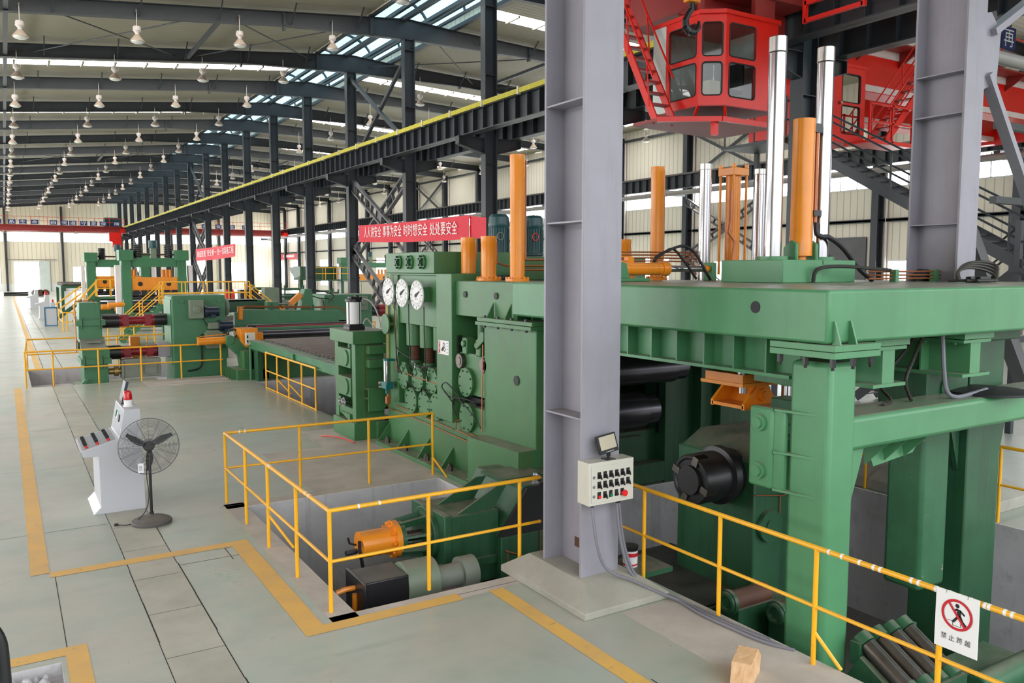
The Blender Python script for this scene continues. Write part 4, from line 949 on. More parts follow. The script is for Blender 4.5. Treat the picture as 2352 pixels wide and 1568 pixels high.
# vertical motors behind
for i, x in enumerate((9.25, 10.15)):
    c = thing('electric_motor', 'dark teal vertical motor behind the leveller, %s of the tall left orange cylinder' % ('left' if i == 0 else 'right'), 'motor', (x, 15.5, 3.0), None)
    m = MB().lathe((x, 15.5, 3.78), [(.2, 0), (.24, .02), (.24, .06), (.225, .07), (.225, .62), (.235, .64), (.235, .7), (.22, .84), (.16, .9), (0, .92)], 24)
    for k in range(24): a = 2*pi*k/24; m.bar((x+.225*cos(a), 15.5+.225*sin(a), 3.86), (x+.225*cos(a), 15.5+.225*sin(a), 4.38), .03, .012, (cos(a), sin(a), 0))
    m.build('housing', 'teal_motor', c)
    MB().lathe((x, 15.5, 3.0), [(.28, 0), (.28, .25), (.2, .35), (.16, .55), (.2, .7), (.24, .78)], 20).build('gearbox', 'grey_green', c)
    MB().ring((x-.1, 15.27, 4.2), .08, .012, 'y', 16, 6).build('lifting_eye', 'red_paint' if i else 'grey_motor', c)
tag(MB().box(8.4, 11, 15.0, 16.2, 0, 3.0).box(8.6, 10.8, 15.05, 15.1, 2.9, 3.3).build('motor_stand', 'green_dark'), 'dark green stand behind the leveller carrying the two vertical motors', 'stand')
# copper pipework across the top
def topthing(name, lab, cat, parts):
    c = thing(name, lab, cat, parts[0][1][0], None)
    for nm, p, r, mat in parts: MB().tube(p, r, 6).build(nm, mat, c)
    return c
topthing('pipework', 'copper pipes looping across the leveller top behind the left orange cylinders', 'pipes',
    [('copper_pipe', [(7.05, 11.95, 3.92), (7.1, 11.95, 3.6), (7.3, 12, 3.55), (8.6, 12.2, 3.55), (9.5, 12.2, 3.55)], .02, 'copper'), ('copper_pipe', [(7.1, 11.2, 4.9), (7.15, 11.3, 3.75), (7.3, 11.4, 3.65), (9.4, 11.4, 3.65)], .02, 'copper'),
     ('copper_pipe', [(7.2, 11.6, 3.3), (7.2, 11.6, 3.42), (7.35, 11.6, 3.48), (9.3, 11.6, 3.48)], .02, 'copper'), ('copper_pipe', [(7.5, 11.1, 3.3), (7.5, 11.1, 3.45), (7.6, 11.1, 3.55), (9.6, 11.1, 3.55)], .018, 'copper')])
topthing('pipework', 'copper pipes running level behind the lying orange cylinder', 'pipes',
    [('copper_pipe', [(7.3, 10.6, 3.62+i*.05), (9.3+i*.15, 10.5, 3.63+i*.05), (9.95+i*.12, 10.3, 3.62+i*.05), (10.02+i*.12, 10.25, 3.4)], .015, 'copper') for i in range(4)])
# grease pump at the mill corner
t = thing('grease_pump', 'chrome hand grease pump with teal base on the leveller corner', 'pump', (6.3, 14.86, 1.1))
MB().cyl((6.3, 14.86, 1.3), (6.3, 14.86, 1.72), .062, 24).build('barrel', 'chrome', t)
MB().cyl((6.3, 14.86, 1.71), (6.3, 14.86, 1.75), .072, 24).box(6.3, 6.46, 14.82, 14.9, 1.7, 1.74).build('cap', 'teal_pump', t)
MB().box(6.22, 6.38, 14.72, 14.96, 1.16, 1.3).cyl((6.3, 14.86, 1.05), (6.3, 14.86, 1.16), .03, 12).build('pump_body', 'teal_pump', t, .01)
MB().tube([(6.25, 14.74, 1.24), (6.22, 14.68, 1.32), (6.22, 14.66, 1.5), (6.24, 14.7, 1.62)], .012, 8).build('lever', 'aluminium', t)
MB().cyl((6.24, 15.0, 1.26), (6.2, 15.03, 1.26), .04, 14).cyl((6.24, 15.0, 1.18), (6.2, 15.03, 1.18), .025, 12).build('gauge', 'aluminium', t)
m = MB().cyl((6.32, 14.86, .9), (6.32, 14.86, 1.05), .02, 8); m.box(6.28, 6.36, 14.82, 14.9, .86, 1.0); m.tube([(6.32, 14.86, .88), (6.34, 14.9, .78), (6.42, 14.8, .72)], .012, 6); m.build('outlet_pipe', 'copper', t)
# ================================================================== BIG GREEN FRAME over the right pit
t = thing('press_frame', 'huge pale green steel frame with corner column standing over the right pit', 'machine frame', (8.5, 7.0, -2.0)); FRAME = t
MB().box(6.35, 12.6, 4.81, 10.28, 2.81, 3.31).build('top_frame', 'green', t, .03)
MB().cyl((6.36, 5.66, 3.12), (6.345, 5.66, 3.12), .06, 28).build('lightening_hole', 'black_rubber', t)  # hole drawn as a black disc, its inner shade painted
m = MB().box(6.5, 6.9, 4.87, 5.34, -2.0, 2.62); m.build('corner_column', 'green', t, .05)
m = MB().box(6.34, 7.02, 4.72, 5.46, 2.745, 2.805).box(6.34, 7.02, 4.72, 5.46, 2.68, 2.74).build('cap_plate', 'green', t, .004)
m = MB()
for x, y in ((6.4, 5.38), (6.4, 5.08), (6.4, 4.78), (6.68, 4.77), (6.96, 4.78)):
    MB().cyl((x, y, 2.6), (x, y, 2.68), .03, 6).cyl((x, y, 2.57), (x, y, 2.6), .016, 8).build('cap_bolt', 'black_metal', t)
for x in (6.43, 6.66): MB().prism([(4.81, 3.02), (4.81, 2.805), (4.72, 2.805), (4.79, 3.02)], 'x', x-.01, x+.01).build('gusset', 'green', t)
MB().box(6.44, 6.47, 5.1, 5.2, 2.8, 2.83).hexbolt((6.4, 5.15, 2.805), 'z', .03, .03).hexbolt((6.42, 4.9, 2.805), 'z', .03, .03).build('top_bolts', 'rust', t)
# cross arm, its knee, its shelf brackets
m = MB().box(6.88, 12.4, 4.94, 5.46, 1.72, 2.06); m.build('cross_arm', 'green', t, .05)
MB().prism([(6.9, 1.75), (7.25, 1.72), (7.2, 1.55), (6.9, .75)], 'y', 5.02, 5.2).build('knee_plate', 'green', t)
m = MB().prism([(7.62, 1.73), (8.75, 1.73), (8.5, 1.47), (7.8, 1.40)], 'y', 5.28, 5.30); m.build('shelf_plate', 'green', t)
for x in (7.62, 7.95, 8.3): MB().prism([(5.30, 1.72), (5.0, 1.72), (5.26, 1.45)], 'x', x, x+.015).build('shelf_rib', 'green', t)
MB().box(6.35, 6.5, 4.98, 4.99, 2, 2.01)
# pin bracket on the flank of the column
b = MB().box(6.41, 6.5, 5.46, 5.76, 1.3, 2.12).box(6.44, 6.52, 5.34, 5.5, 1.28, 2.12).build('pin_bracket', 'green', t, .03)
for z in (1.96, 1.47):
    MB().cyl((6.41, 5.62, z), (6.375, 5.62, z), .085, 26).cyl((6.375, 5.62, z), (6.35, 5.62, z), .055, 22).build('pin', 'green', b)
for z in (2.1, 1.68, 1.3): MB().prism([(5.46, z), (5.05, z), (5.46, z+.0)], 'x', 6.4, 6.5) ; MB().add([(6.5, 5.52, z), (6.41, 5.44, z), (6.5, 5.02, z), (6.5, 5.52, z+.022), (6.41, 5.44, z+.022), (6.5, 5.02, z+.022)], [(2, 1, 0), (3, 4, 5), (0, 1, 4, 3), (1, 2, 5, 4), (2, 0, 3, 5)]).build('rib', 'green', b)
MB().box(6.38, 6.44, 5.5, 5.56, 1.3, 2.1)
# beams slung under the top frame
for x0, x1, y0, nm in ((7.36, 7.9, 5.02, 'near'), (8.95, 9.5, 5.02, 'far')):
    xm = (x0+x1)/2
    h = MB().box(x0, x1, y0, 10.2, 2.3, 2.335).box(x0, x1, y0, 10.2, 2.68, 2.715).box(xm-.1, xm+.1, y0+.02, 10.2, 2.335, 2.68).box(x0-.02, x1+.02, y0-.02, 10.2, 2.725, 2.805).build('hung_beam', 'green', t)
    y = y0+.5
    while y < 10: MB().box(x0+.02, x1-.02, y, y+.02, 2.335, 2.68).build('stiffener', 'green', h); y += .72
    m = MB()
    for y in (5.15, 5.5): m.hexbolt((x0+.05, y, 2.68), 'z', .02, -.025)
    m.build('bolts', 'green', h)
MB().box(7.0, 8.5, 9.9, 10.2, 2.3, 2.8).build('hung_block', 'green_dark', t)
# long stiffened beam on the aisle side
sb = MB().box(6.62, 7.0, 5.45, 10.25, 2.40, 2.435).box(6.78, 6.82, 5.45, 10.25, 2.43, 2.8).build('edge_beam', 'green', t)
y = 5.75
while y < 10.2: MB().box(6.63, 6.99, y, y+.02, 2.435, 2.8).build('stiffener', 'green', sb); y += .44
MB().cyl((6.775, 7.15, 2.66), (6.77, 7.15, 2.66), .035, 16).build('hole', 'black_rubber', sb)  # black disc painted as the dark of a hole
# right leg and the scarred hanging guide
MB().box(10.0, 10.75, 5.5, 6.2, -2.0, 2.81).box(9.85, 10.9, 5.4, 6.3, 2.62, 2.81).prism([(10.72, 1.75), (10.95, 1.75), (10.72, .9)], 'y', 5.52, 5.56).build('right_leg', 'green_dark', t, .04)
MB().prism([(9.98, 1.75), (9.72, 1.75), (9.98, 1.0)], 'y', 5.6, 5.66).build('leg_knee', 'green_dark', t)
MB().box(9.05, 9.6, 5.48, 5.95, -.33, 2.2).build('hanging_guide', 'green_scratched', t, .05)
MB().box(8.9, 9.75, 5.4, 6.0, 1.9, 2.3).cyl((9.35, 5.38, 2.1), (9.35, 5.6, 2.1), .17, 20).build('guide_bearing', 'green_dark', t)
# orange gripper below the frame
c = thing('gripper', 'orange gripper head hanging under the big green frame', 'gripper', (7.6, 6.9, 1.7))
pr = [(7.12, 1.9), (7.12, 1.83), (7.38, 1.87), (7.68, 1.7), (7.72, 1.72), (7.72, 1.86), (7.5, 2.12), (7.36, 2.12)]
MB().prism(pr, 'y', 6.7, 6.74).build('jaw_plate', 'orange_paint', c); MB().prism(pr, 'y', 7.2, 7.24).build('jaw_plate', 'orange_paint', c)
MB().box(7.12, 7.72, 6.72, 7.22, 1.84, 1.88).prism([(7.4, 1.88), (7.68, 1.72), (7.7, 1.9), (7.5, 2.1)], 'y', 6.74, 7.2).build('jaw_body', 'orange_paint', c)
MB().cyl((7.42, 6.66, 2.0), (7.42, 6.7, 2.0), .075, 22).cyl((7.42, 6.64, 2.0), (7.42, 6.66, 2.0), .045, 18).build('jaw_pin', 'orange_paint', c)
MB().cyl((7.6, 6.78, 2.03), (7.6, 7.15, 2.03), .06, 18).build('jaw_roller', 'grey_motor', c)
MB().box(7.0, 7.9, 6.62, 7.3, 2.12, 2.16).box(7.04, 7.6, 6.66, 7.26, 2.16, 2.26).prism([(7.3, 2.26), (7.9, 2.26), (7.9, 2.38), (7.45, 2.38)], 'y', 6.9, 7.2).build('carrier', 'orange_paint', c)
MB().cyl((7.2, 6.8, 2.26), (7.2, 6.8, 2.45), .075, 18).cyl((7.2, 6.8, 2.02), (7.2, 6.8, 2.12), .05, 14).build('carrier_rod', 'bright_steel', c)
for o_ in c.children: o_.location.x += .25
c = thing('clamp_piston', 'bright steel piston with orange pad beside the corner column, under the frame', 'piston', (7.6, 6.2, 1.8))
MB().cyl((7.62, 6.2, 1.98), (7.62, 6.2, 2.2), .125, 26).build('rod', 'chrome', c)
MB().cyl((7.62, 6.2, 1.93), (7.62, 6.2, 1.985), .15, 26).box(7.3, 7.95, 5.95, 6.5, 1.68, 1.93).build('pad', 'orange_paint', c)
MB().cyl((7.62, 6.2, 2.18), (7.62, 6.2, 2.28), .17, 8).box(7.3, 7.95, 5.9, 6.5, 2.22, 2.31).build('gland', 'green', c)
tag(MB().box(7.0, 7.25, 5.7, 6.0, 1.85, 2.12).box(6.95, 7.3, 5.65, 6.05, 1.75, 1.87).build('lug', 'green_dark', None, .02), 'dark green lug tucked behind the corner column under the gripper', 'lug')
# ------------------------------------------------ on top of the frame
ft = 3.312
c = thing('cylinder_block', 'pale green block on top of the frame holding the two tall chrome rods', 'block', (9.4, 7.9, ft))
MB().box(8.75, 9.55, 7.35, 8.45, ft, 3.62).box(9.45, 9.75, 7.38, 8.4, ft, 3.56).box(9.7, 10.4, 7.45, 8.4, ft, 3.62).build('body', 'green', c, .008)
MB().cyl((9.06, 7.8, 3.62), (9.06, 7.8, 3.67), .21, 26).cyl((10.06, 7.8, 3.62), (10.06, 7.8, 3.67), .2, 26).build('bush_flange', 'green', c)
for x in (9.36, 9.78): MB().prism([(7.62, 3.6), (7.62, 3.85), (7.72, 3.9), (7.85, 3.8), (7.85, 3.6)], 'x', x-.03, x+.03).build('lug', 'green', c, .02)
for x, zt, wd in ((9.06, 6.62, 'left'), (10.06, 6.62, 'right')):
    g = thing('guide_rod', 'thick polished chrome rod, %s of the tall pair on the green frame' % wd, 'rod', (x, 7.8, 3.67), 'tall chrome guide rods')
    MB().cyl((x, 7.8, 3.67), (x, 7.8, zt-.22), .117, 32).build('rod', 'chrome', g)
    MB().cyl((x, 7.8, zt-.21), (x, 7.8, zt), .121, 32).build('end_cap', 'aluminium', g, .01)
g = thing('hydraulic_cylinder', 'orange hydraulic cylinder standing between the two tall chrome rods', 'hydraulic cylinder', (9.58, 7.75, 3.55))
MB().lathe((9.58, 7.75, 3.55), [(.08, 0), (.08, .12), (.155, .13), (.155, .4), (.15, .41), (.15, 1.9), (.152, 1.95), (.152, 2.02), (0, 2.03)], 30).build('barrel', 'orange_paint', g)
MB().tube([(9.74, 7.72, 5.45), (9.8, 7.7, 5.45), (9.8, 7.7, 5.3), (9.8, 7.7, 4.15)], .025, 8).build('pipe', 'copper', g)
MB().box(9.7, 9.86, 7.66, 7.76, 5.4, 5.52).box(9.68, 9.84, 7.62, 7.74, 4.24, 4.32).build('clamp', 'black_metal', g)
MB().stube([(9.8, 7.68, 4.15), (9.8, 7.66, 4.0), (9.86, 7.62, 3.95), (10.0, 7.6, 3.94), (10.3, 7.6, 3.8), (10.7, 7.6, 3.5), (10.95, 7.55, 3.33)], .035, 8).build('hose', 'black_rubber', g)
tag(MB().box(10.15, 10.35, 7.95, 8.15, 3.62, 3.75).box(10.2, 10.4, 8.0, 8.1, 3.75, 3.85).cyl((10.3, 7.95, 3.68), (10.42, 7.9, 3.68), .03, 8).cyl((10.25, 7.98, 3.85), (10.35, 7.9, 3.92), .035, 8).build('valve', 'black_metal'), 'black valve block beside the right chrome rod on the frame', 'valve')
for x, wd in ((9.95, 'left'), (11.25, 'right')):
    g = thing('guide_rod', 'thinner chrome rod farther back on the frame, %s of the tie-rod cylinder' % wd, 'rod', (x, 10.0, ft), 'far chrome guide rods')
    MB().cyl((x, 10.0, ft), (x, 10.0, 5.12), .1, 28).build('rod', 'chrome', g); MB().cyl((x, 10.0, 5.13), (x, 10.0, 5.22), .103, 28).build('end_cap', 'aluminium', g)
g = thing('hydraulic_cylinder', 'orange tie-rod cylinder between the two farther chrome rods', 'hydraulic cylinder', (10.6, 10.0, ft))
MB().cyl((10.6, 10.0, ft), (10.6, 10.0, 5.08), .125, 28).build('barrel', 'orange_paint', g)
MB().box(10.42, 10.78, 9.82, 10.18, 5.06, 5.19).build('head_plate', 'orange_paint', g, .01)
for a in (-.15, .15):
    for b_ in (-.15, .15): MB().cyl((10.6+a, 10+b_, 3.4), (10.6+a, 10+b_, 5.25), .022, 10).cyl((10.6+a, 10+b_, 5.19), (10.6+a, 10+b_, 5.25), .035, 6).build('tie_rod', 'orange_paint', g)
MB().prism([(9.55, ft), (9.55, 3.34), (9.7, 3.5), (9.85, 3.5), (9.85, ft)], 'x', 10.45, 10.75).build('foot', 'orange_paint', g)
MB().tube([(10.35, 9.8, 4.8), (10.3, 9.75, 4.3), (10.25, 9.75, 4.1), (10.35, 9.7, 3.95), (10.3, 9.7, 3.6), (10.35, 9.6, 3.4)], .025, 8).build('pipe', 'copper', g)
g = thing('hydraulic_cylinder', 'orange hydraulic cylinder lying level on top of the green frame', 'hydraulic cylinder', (8.3, 9.6, ft))
MB().cyl((7.1, 9.6, 3.5), (8.75, 9.6, 3.5), .1, 26).cyl((7.85, 9.6, 3.5), (7.93, 9.6, 3.5), .125, 26).cyl((8.62, 9.6, 3.5), (8.76, 9.6, 3.5), .115, 26).box(7.95, 8.06, 9.55, 9.65, 3.58, 3.68).build('barrel', 'orange_paint', g)
MB().cyl((8.7, 9.6, 3.5), (9.6, 9.6, 3.5), .05, 20).build('rod', 'chrome', g)
MB().cyl((9.55, 9.6, 3.5), (9.68, 9.6, 3.5), .055, 16).build('rod_eye', 'orange_paint', g)
MB().box(9.64, 9.74, 9.5, 9.7, ft, 3.6).build('mount', 'green', g, .01)
MB().box(7.5, 8.3, 9.45, 9.75, ft, 3.36).prism([(7.6, 3.36), (7.68, 3.58), (7.76, 3.6), (7.84, 3.58), (7.9, 3.36)], 'y', 9.45, 9.49).build('mount', 'green', g, .01)
MB().stube([(8.5, 9.6, 3.6), (8.5, 9.55, 3.68), (8.7, 9.5, 3.78), (8.95, 9.45, 3.85), (9.15, 9.4, 3.75), (9.3, 9.3, 3.45), (9.4, 9.3, 3.33)], .022, 8).build('hose', 'black_rubber', g)
MB().stube([(8.45, 9.55, 3.62), (8.6, 9.5, 3.74), (8.8, 9.5, 3.8), (9.0, 9.45, 3.6), (9.2, 9.4, 3.34)], .02, 8).build('hose', 'black_rubber', g)
g = thing('pipe_rack', 'three parallel copper pipes running right along the top of the green frame', 'pipes', (11.0, 7.2, ft))
for z in (3.36, 3.41, 3.46): MB().cyl((10.35, 7.2, z), (12.5, 7.2, z), .013, 8).build('copper_pipe', 'copper', g)
for x in (10.95, 11.95): MB().box(x-.04, x+.04, 7.15, 7.25, ft, 3.49).build('clamp', 'green', g)
MB().stube([(9.3, 7.3, 3.32), (9.3, 7.28, 3.44), (9.34, 7.25, 3.5), (9.5, 7.2, 3.53), (9.8, 7.1, 3.53), (10.2, 7.0, 3.5), (10.7, 7.1, 3.48)], .026, 8).build('hose', 'hose', g)
MB().cyl((9.3, 7.3, 3.32), (9.3, 7.29, 3.42), .022, 8).build('elbow', 'brass', g)
g = thing('hose_coil', 'coil of black hydraulic hoses lying on the right end of the green frame', 'hoses', (11.2, 6.3, ft))
for k in range(4):
    p = []
    for i in range(13):
        a = pi*(1.0-i/12*(1.55+.12*k)); p.append((10.75+.1*k+.52*cos(a)+.45, 6.2+.12*sin(a*1.3)+.05*k, ft+.03+max(0, (.17+.03*k)*sin(pi*min(1, i/9)))))
    MB().stube(p, .02, 8).build('hose', 'hose', g)
MB().box(11.2, 11.45, 6.1, 6.3, ft, ft+.08).cyl((11.1, 6.2, ft+.05), (11.5, 6.15, ft+.05), .035, 8).build('coupling', 'black_metal', g)
tag(MB().cyl((11.9, 7.4, ft+.1), (12.2, 7.45, ft+.1), .09, 16).box(11.95, 12.15, 7.38, 7.5, ft, ft+.05).build('electric_motor', 'navy_motor'), 'small dark blue motor at the right end of the green frame top', 'motor')
for i, p in enumerate(([(8.55, 5.35, 2.8), (8.5, 5.5, 2.62), (8.2, 5.8, 2.35), (7.9, 5.9, 2.1)], [(8.62, 5.35, 2.8), (8.6, 5.5, 2.55), (8.35, 5.6, 2.22), (8.1, 5.3, 2.08), (7.8, 5.2, 2.07)], [(8.66, 5.3, 2.8), (8.64, 5.4, 2.5), (8.5, 5.4, 2.25), (8.3, 5.2, 2.08)])):
    tag(MB().stube(p, .02, 8).build('hose', 'hose'), 'black hydraulic hose drooping beneath the frame onto the cross arm, %s from the left' % nth(i), 'hose', 'hoses under the frame')
tag(MB().stube([(8.75, 5.15, 2.8), (8.76, 5.12, 2.4), (8.8, 5.1, 2.16), (8.95, 5.08, 2.08), (9.3, 5.1, 2.085), (9.7, 5.15, 2.1)], .024, 8).build('conduit', 'conduit'), 'grey conduit dropping from the frame and bending along the cross arm', 'conduit')
tag(MB().lathe((9.75, 5.2, 2.06), [(.5, 0), (.48, .025), (.3, .04), (0, .045)], 24).build('oil_sheet', 'black_rubber'), 'black plastic sheet lying on the right part of the cross arm', 'sheet')
# ================================================================== DRIVE CARRIAGES IN THE PITS
c = thing('spindle_drive', 'green spindle drive in the near pit with an orange cylinder at its left end', 'machine', (4.8, 9.6, -2.3))
MB().cyl((3.66, 9.6, .02), (4.12, 9.6, .02), .17, 28).build('end_cylinder', 'orange_paint', c)
m = MB().cyl((4.1, 9.6, .02), (4.17, 9.6, .02), .24, 28)
for i in range(10): a = 2*pi*i/10; m.hexbolt((4.08, 9.6+.21*cos(a), .02+.21*sin(a)), 'x', .02, -.03)
m.build('flange', 'orange_paint', c)
m = MB()
for a in (.4, 1.2, 2.0, 2.9, 3.7, 4.5, 5.3): m.bar((4.17, 9.6+.2*cos(a), .02+.2*sin(a)), (4.58, 9.6+.25*cos(a), .02+.25*sin(a)), .1, .03, (0, -sin(a), cos(a)))
m.cyl((4.17, 9.6, .02), (4.24, 9.6, .02), .22, 24).cyl((4.52, 9.6, .02), (4.72, 9.6, .02), .29, 28).build('lantern', 'green_dark', c)
MB().cyl((4.17, 9.6, .02), (4.6, 9.6, .02), .07, 16).build('coupling_shaft', 'worn_steel', c)
MB().box(4.7, 5.45, 9.15, 10.05, -.62, .32).box(4.62, 4.72, 9.1, 10.1, -.4, .36).cyl((4.55, 9.6, .02), (4.64, 9.6, .02), .36, 30).build('bearing_housing', 'green_dark', c, .012)
MB().box(5.4, 6.6, 9.0, 10.3, -2.0, -.02).prism([(5.4, -.02), (6.6, -.02), (6.6, .62), (5.75, .62)], 'y', 9.02, 10.28).build('gear_case', 'green_dark', c, .012)
MB().prism([(5.35, .0), (5.78, .6), (6.4, .66), (6.6, .66), (6.6, .0)], 'y', 8.96, 9.02).build('guard_plate', 'black_rubber', c)
for y in (9.2, 9.75): MB().prism([(4.85, .32), (5.4, .32), (5.6, .62), (5.45, .62)], 'y', y, y+.03).build('web_plate', 'green_dark', c)
MB().cyl((6.05, 9.15, .62), (6.05, 9.15, .72), .07, 20).cyl((6.05, 9.15, .72), (6.05, 9.15, .74), .05, 16).build('breather_cap', 'chrome', c)
MB().box(5.6, 6.3, 9.3, 9.9, .62, .66).build('lid', 'green_dark', c)
MB().cyl((6.5, 9.5, .1), (6.85, 9.5, .1), .52, 36).cyl((6.85, 9.5, .1), (6.95, 9.5, .1), .6, 36).build('roll_coupling', 'black_metal', c)
MB().box(4.1, 5.4, 9.1, 9.2, -.38, -.28).box(4.7, 5.3, 9.2, 10.0, -2.3, -.7).cyl((4.9, 9.0, -.75), (4.9, 9.1, -.75), .28, 28).cyl((5.35, 8.95, -.9), (5.35, 9.05, -.9), .3, 28).build('carriage', 'green_dark', c)
for x in (3.7,): MB().tube([(3.6, 9.55, .05), (3.5, 9.5, .1), (3.48, 9.5, .18)], .015, 6).tube([(3.6, 9.52, -.02), (3.45, 9.5, -.02)], .035, 8).tube([(3.63, 9.5, .1), (3.6, 9.42, .02), (3.64, 9.4, -.25), (3.66, 9.4, -.45)], .022, 8).build('oil_pipe', 'black_metal', c)
pipes(c, [[(5.45, 8.98, -.2), (5.75, 8.95, -.32), (6.2, 8.95, -.28), (6.5, 8.95, -.25)], [(5.5, 9.0, -.2), (5.5, 8.97, -.9)], [(5.7, 9.0, -.3), (5.7, 8.97, -1.0)], [(6.0, 8.98, .0), (6.0, 8.97, -.3)], [(6.15, 8.98, .0), (6.15, 8.97, -.3)]], .008)
c = thing('drive_motor', 'black boxed drive motor low in the near pit corner', 'motor', (3.9, 8.6, -2.3))
MB().box(3.25, 3.78, 8.35, 8.85, -.4, .02).box(3.22, 3.26, 8.3, 8.9, -.42, .04).build('terminal_box', 'black_metal', c, .015)
MB().cyl((3.78, 8.6, -.18), (4.2, 8.6, -.18), .26, 28).build('brake_housing', 'grey_green', c, .01)
MB().cyl((4.2, 8.6, -.2), (4.55, 8.6, -.2), .14, 22).cyl((4.55, 8.6, -.2), (4.75, 8.6, -.2), .2, 24).build('gear_motor', 'grey_motor', c)
MB().box(3.3, 4.7, 8.4, 8.8, -2.3, -.42).build('plinth', 'pit_concrete', c)
MB().tube([(3.25, 8.6, -.1), (3.1, 8.6, -.1), (3.0, 8.6, -.12)], .03, 8).tube([(3.2, 8.55, -.15), (3.2, 8.55, -.6)], .03, 8).build('feed_pipe', 'orange_paint', c)
c = thing('spindle_drive', 'dark green drive in the right pit with a big slotted black coupling', 'machine', (8.2, 7.3, -2.0))
m = MB().lathe((7.1, 7.3, .9), [(.25, .02), (.27, 0), (.3, 0), (.315, .03), (.315, .42), (.37, .44), (.37, .54), (.32, .56), (.32, .7)], 40, 'x')
m.build('coupling', 'black_metal', c)
m = MB()
for a in (.3, 1.87, 3.44, 5.0): m.box(6.985, 7.22, -.06, .06, .2, .362).move(Matrix.Identity(4))
m = MB()
for a in (.35, 1.92, 3.49, 5.06):
    q = MB().box(7.09, 7.27, -.045, .045, .2, .318).move(Matrix.Translation((0, 7.3, .9)) @ Matrix.Rotation(a, 4, 'X')); q.build('coupling_tooth', 'worn_steel', c)
MB().cyl((7.07, 7.3, .9), (7.12, 7.3, .9), .18, 28).build('coupling_core', 'black_rubber', c)
MB().box(7.75, 9.2, 6.85, 8.2, -.7, 1.12).prism([(7.75, 1.12), (9.2, 1.12), (9.2, 1.32), (8.1, 1.32)], 'y', 6.9, 8.15).build('gear_case', 'green_dark', c, .02)
MB().cyl((8.35, 7.2, 1.32), (8.35, 7.2, 1.42), .07, 18).build('breather_cap', 'chrome', c)
MB().cyl((8.0, 6.85, .3), (8.0, 6.78, .3), .2, 26).cyl((8.0, 6.85, .3), (8.0, 6.76, .3), .1, 20).build('end_cover', 'green_dark', c)
pipes(c, [[(7.75, 6.83, .72), (8.2, 6.8, .66), (8.6, 6.82, .7)], [(8.2, 6.83, .66), (8.2, 6.83, .2)]], .008)
MB().box(6.15, 8.3, 6.95, 8.9, -.66, -.58).build('platform_plate', 'black_metal', c)
MB().box(6.2, 8.2, 6.9, 7.05, -1.2, -.6).box(6.1, 6.3, 7.0, 8.8, -.95, -.55).box(7.0, 8.2, 7.0, 8.6, -2.0, -.66).box(7.85, 8.1, 6.3, 7.0, -2.0, -.55).build('carriage', 'green_dark', c, .01)
for i, (x, y, z) in enumerate(((7.12, 6.62, -.42), (7.5, 6.22, -.5))):
    g = MB().cyl((x, y, z), (x+.6, y, z), .12, 28).build('jack_cylinder', 'rust', c)
    MB().cyl((x-.05, y, z), (x, y, z), .15, 28).ring((x-.05, y, z), .1, .035, 'x', 24, 8).build('gland_ring', 'green_dark', g)
    MB().box(x, x+.6, y-.14, y+.14, -2.0, z-.06).build('jack_base', 'green_dark', c)
c = thing('roller_cradle', 'green cradle holding four worn steel rollers at the bottom right', 'rollers', (7.2, 4.5, -2.0))
rd = Vector((0, -.86, -.5))
MB().bar((6.82, 4.74, -.2), (7.75, 4.74, -.2), .1, .22).bar(Vector((6.82, 4.74, -.2))+rd*.62, Vector((7.75, 4.74, -.2))+rd*.62, .1, .22).bar(Vector((6.84, 4.74, -.32)), Vector((6.84, 4.74, -.32))+rd*.62, .07, .26).build('cradle', 'green_dark', c)
MB().box(6.8, 7.7, 4.25, 4.7, -2.0, -.62).build('cradle_base', 'green_dark', c)
for i in range(4):
    p = Vector((6.95+i*.215, 4.74, -.1))
    MB().cyl(p+rd*.06, p+rd*.56, .088, 22).build('roller', 'worn_steel', c)
    for q in (0, .58): MB().cyl(p+rd*(q-.05), p+rd*(q+.05), .1, 16).build('roller_bearing', 'green_dark', c)
tag(MB().box(8.2, 9.6, 3.9, 5.0, -1.9, -.85).cyl((8.2, 4.3, -.75), (9.4, 4.3, -.75), .14, 18).build('pit_housing', 'green_scratched', None, .02), 'scuffed green housing beside the roller cradle at the bottom right', 'machine')
tag(MB().bar((7.0, 8.9, -1.94), (11.2, 2.5, -1.94), .1, .1).build('pit_beam', 'rust'), 'dark rusty rail lying on the right pit floor along the wall', 'beam')
# concrete stub, cable and debris on the far side of the pit
tag(MB().box(12.9, 13.4, 8.6, 9.7, 0, .75).build('concrete_stub', 'pit_concrete', None, .01), 'stained grey concrete stub beyond the right pit, behind the corner column', 'block')
tag(MB().stube([(11.65, 8.4, .02), (11.9, 8.2, .03), (12.0, 7.9, .2), (12.3, 7.9, .36), (12.5, 7.9, .4)], .02, 8).build('cable', 'black_rubber'), 'black cable lying over the concrete footing beyond the right pit', 'cable')
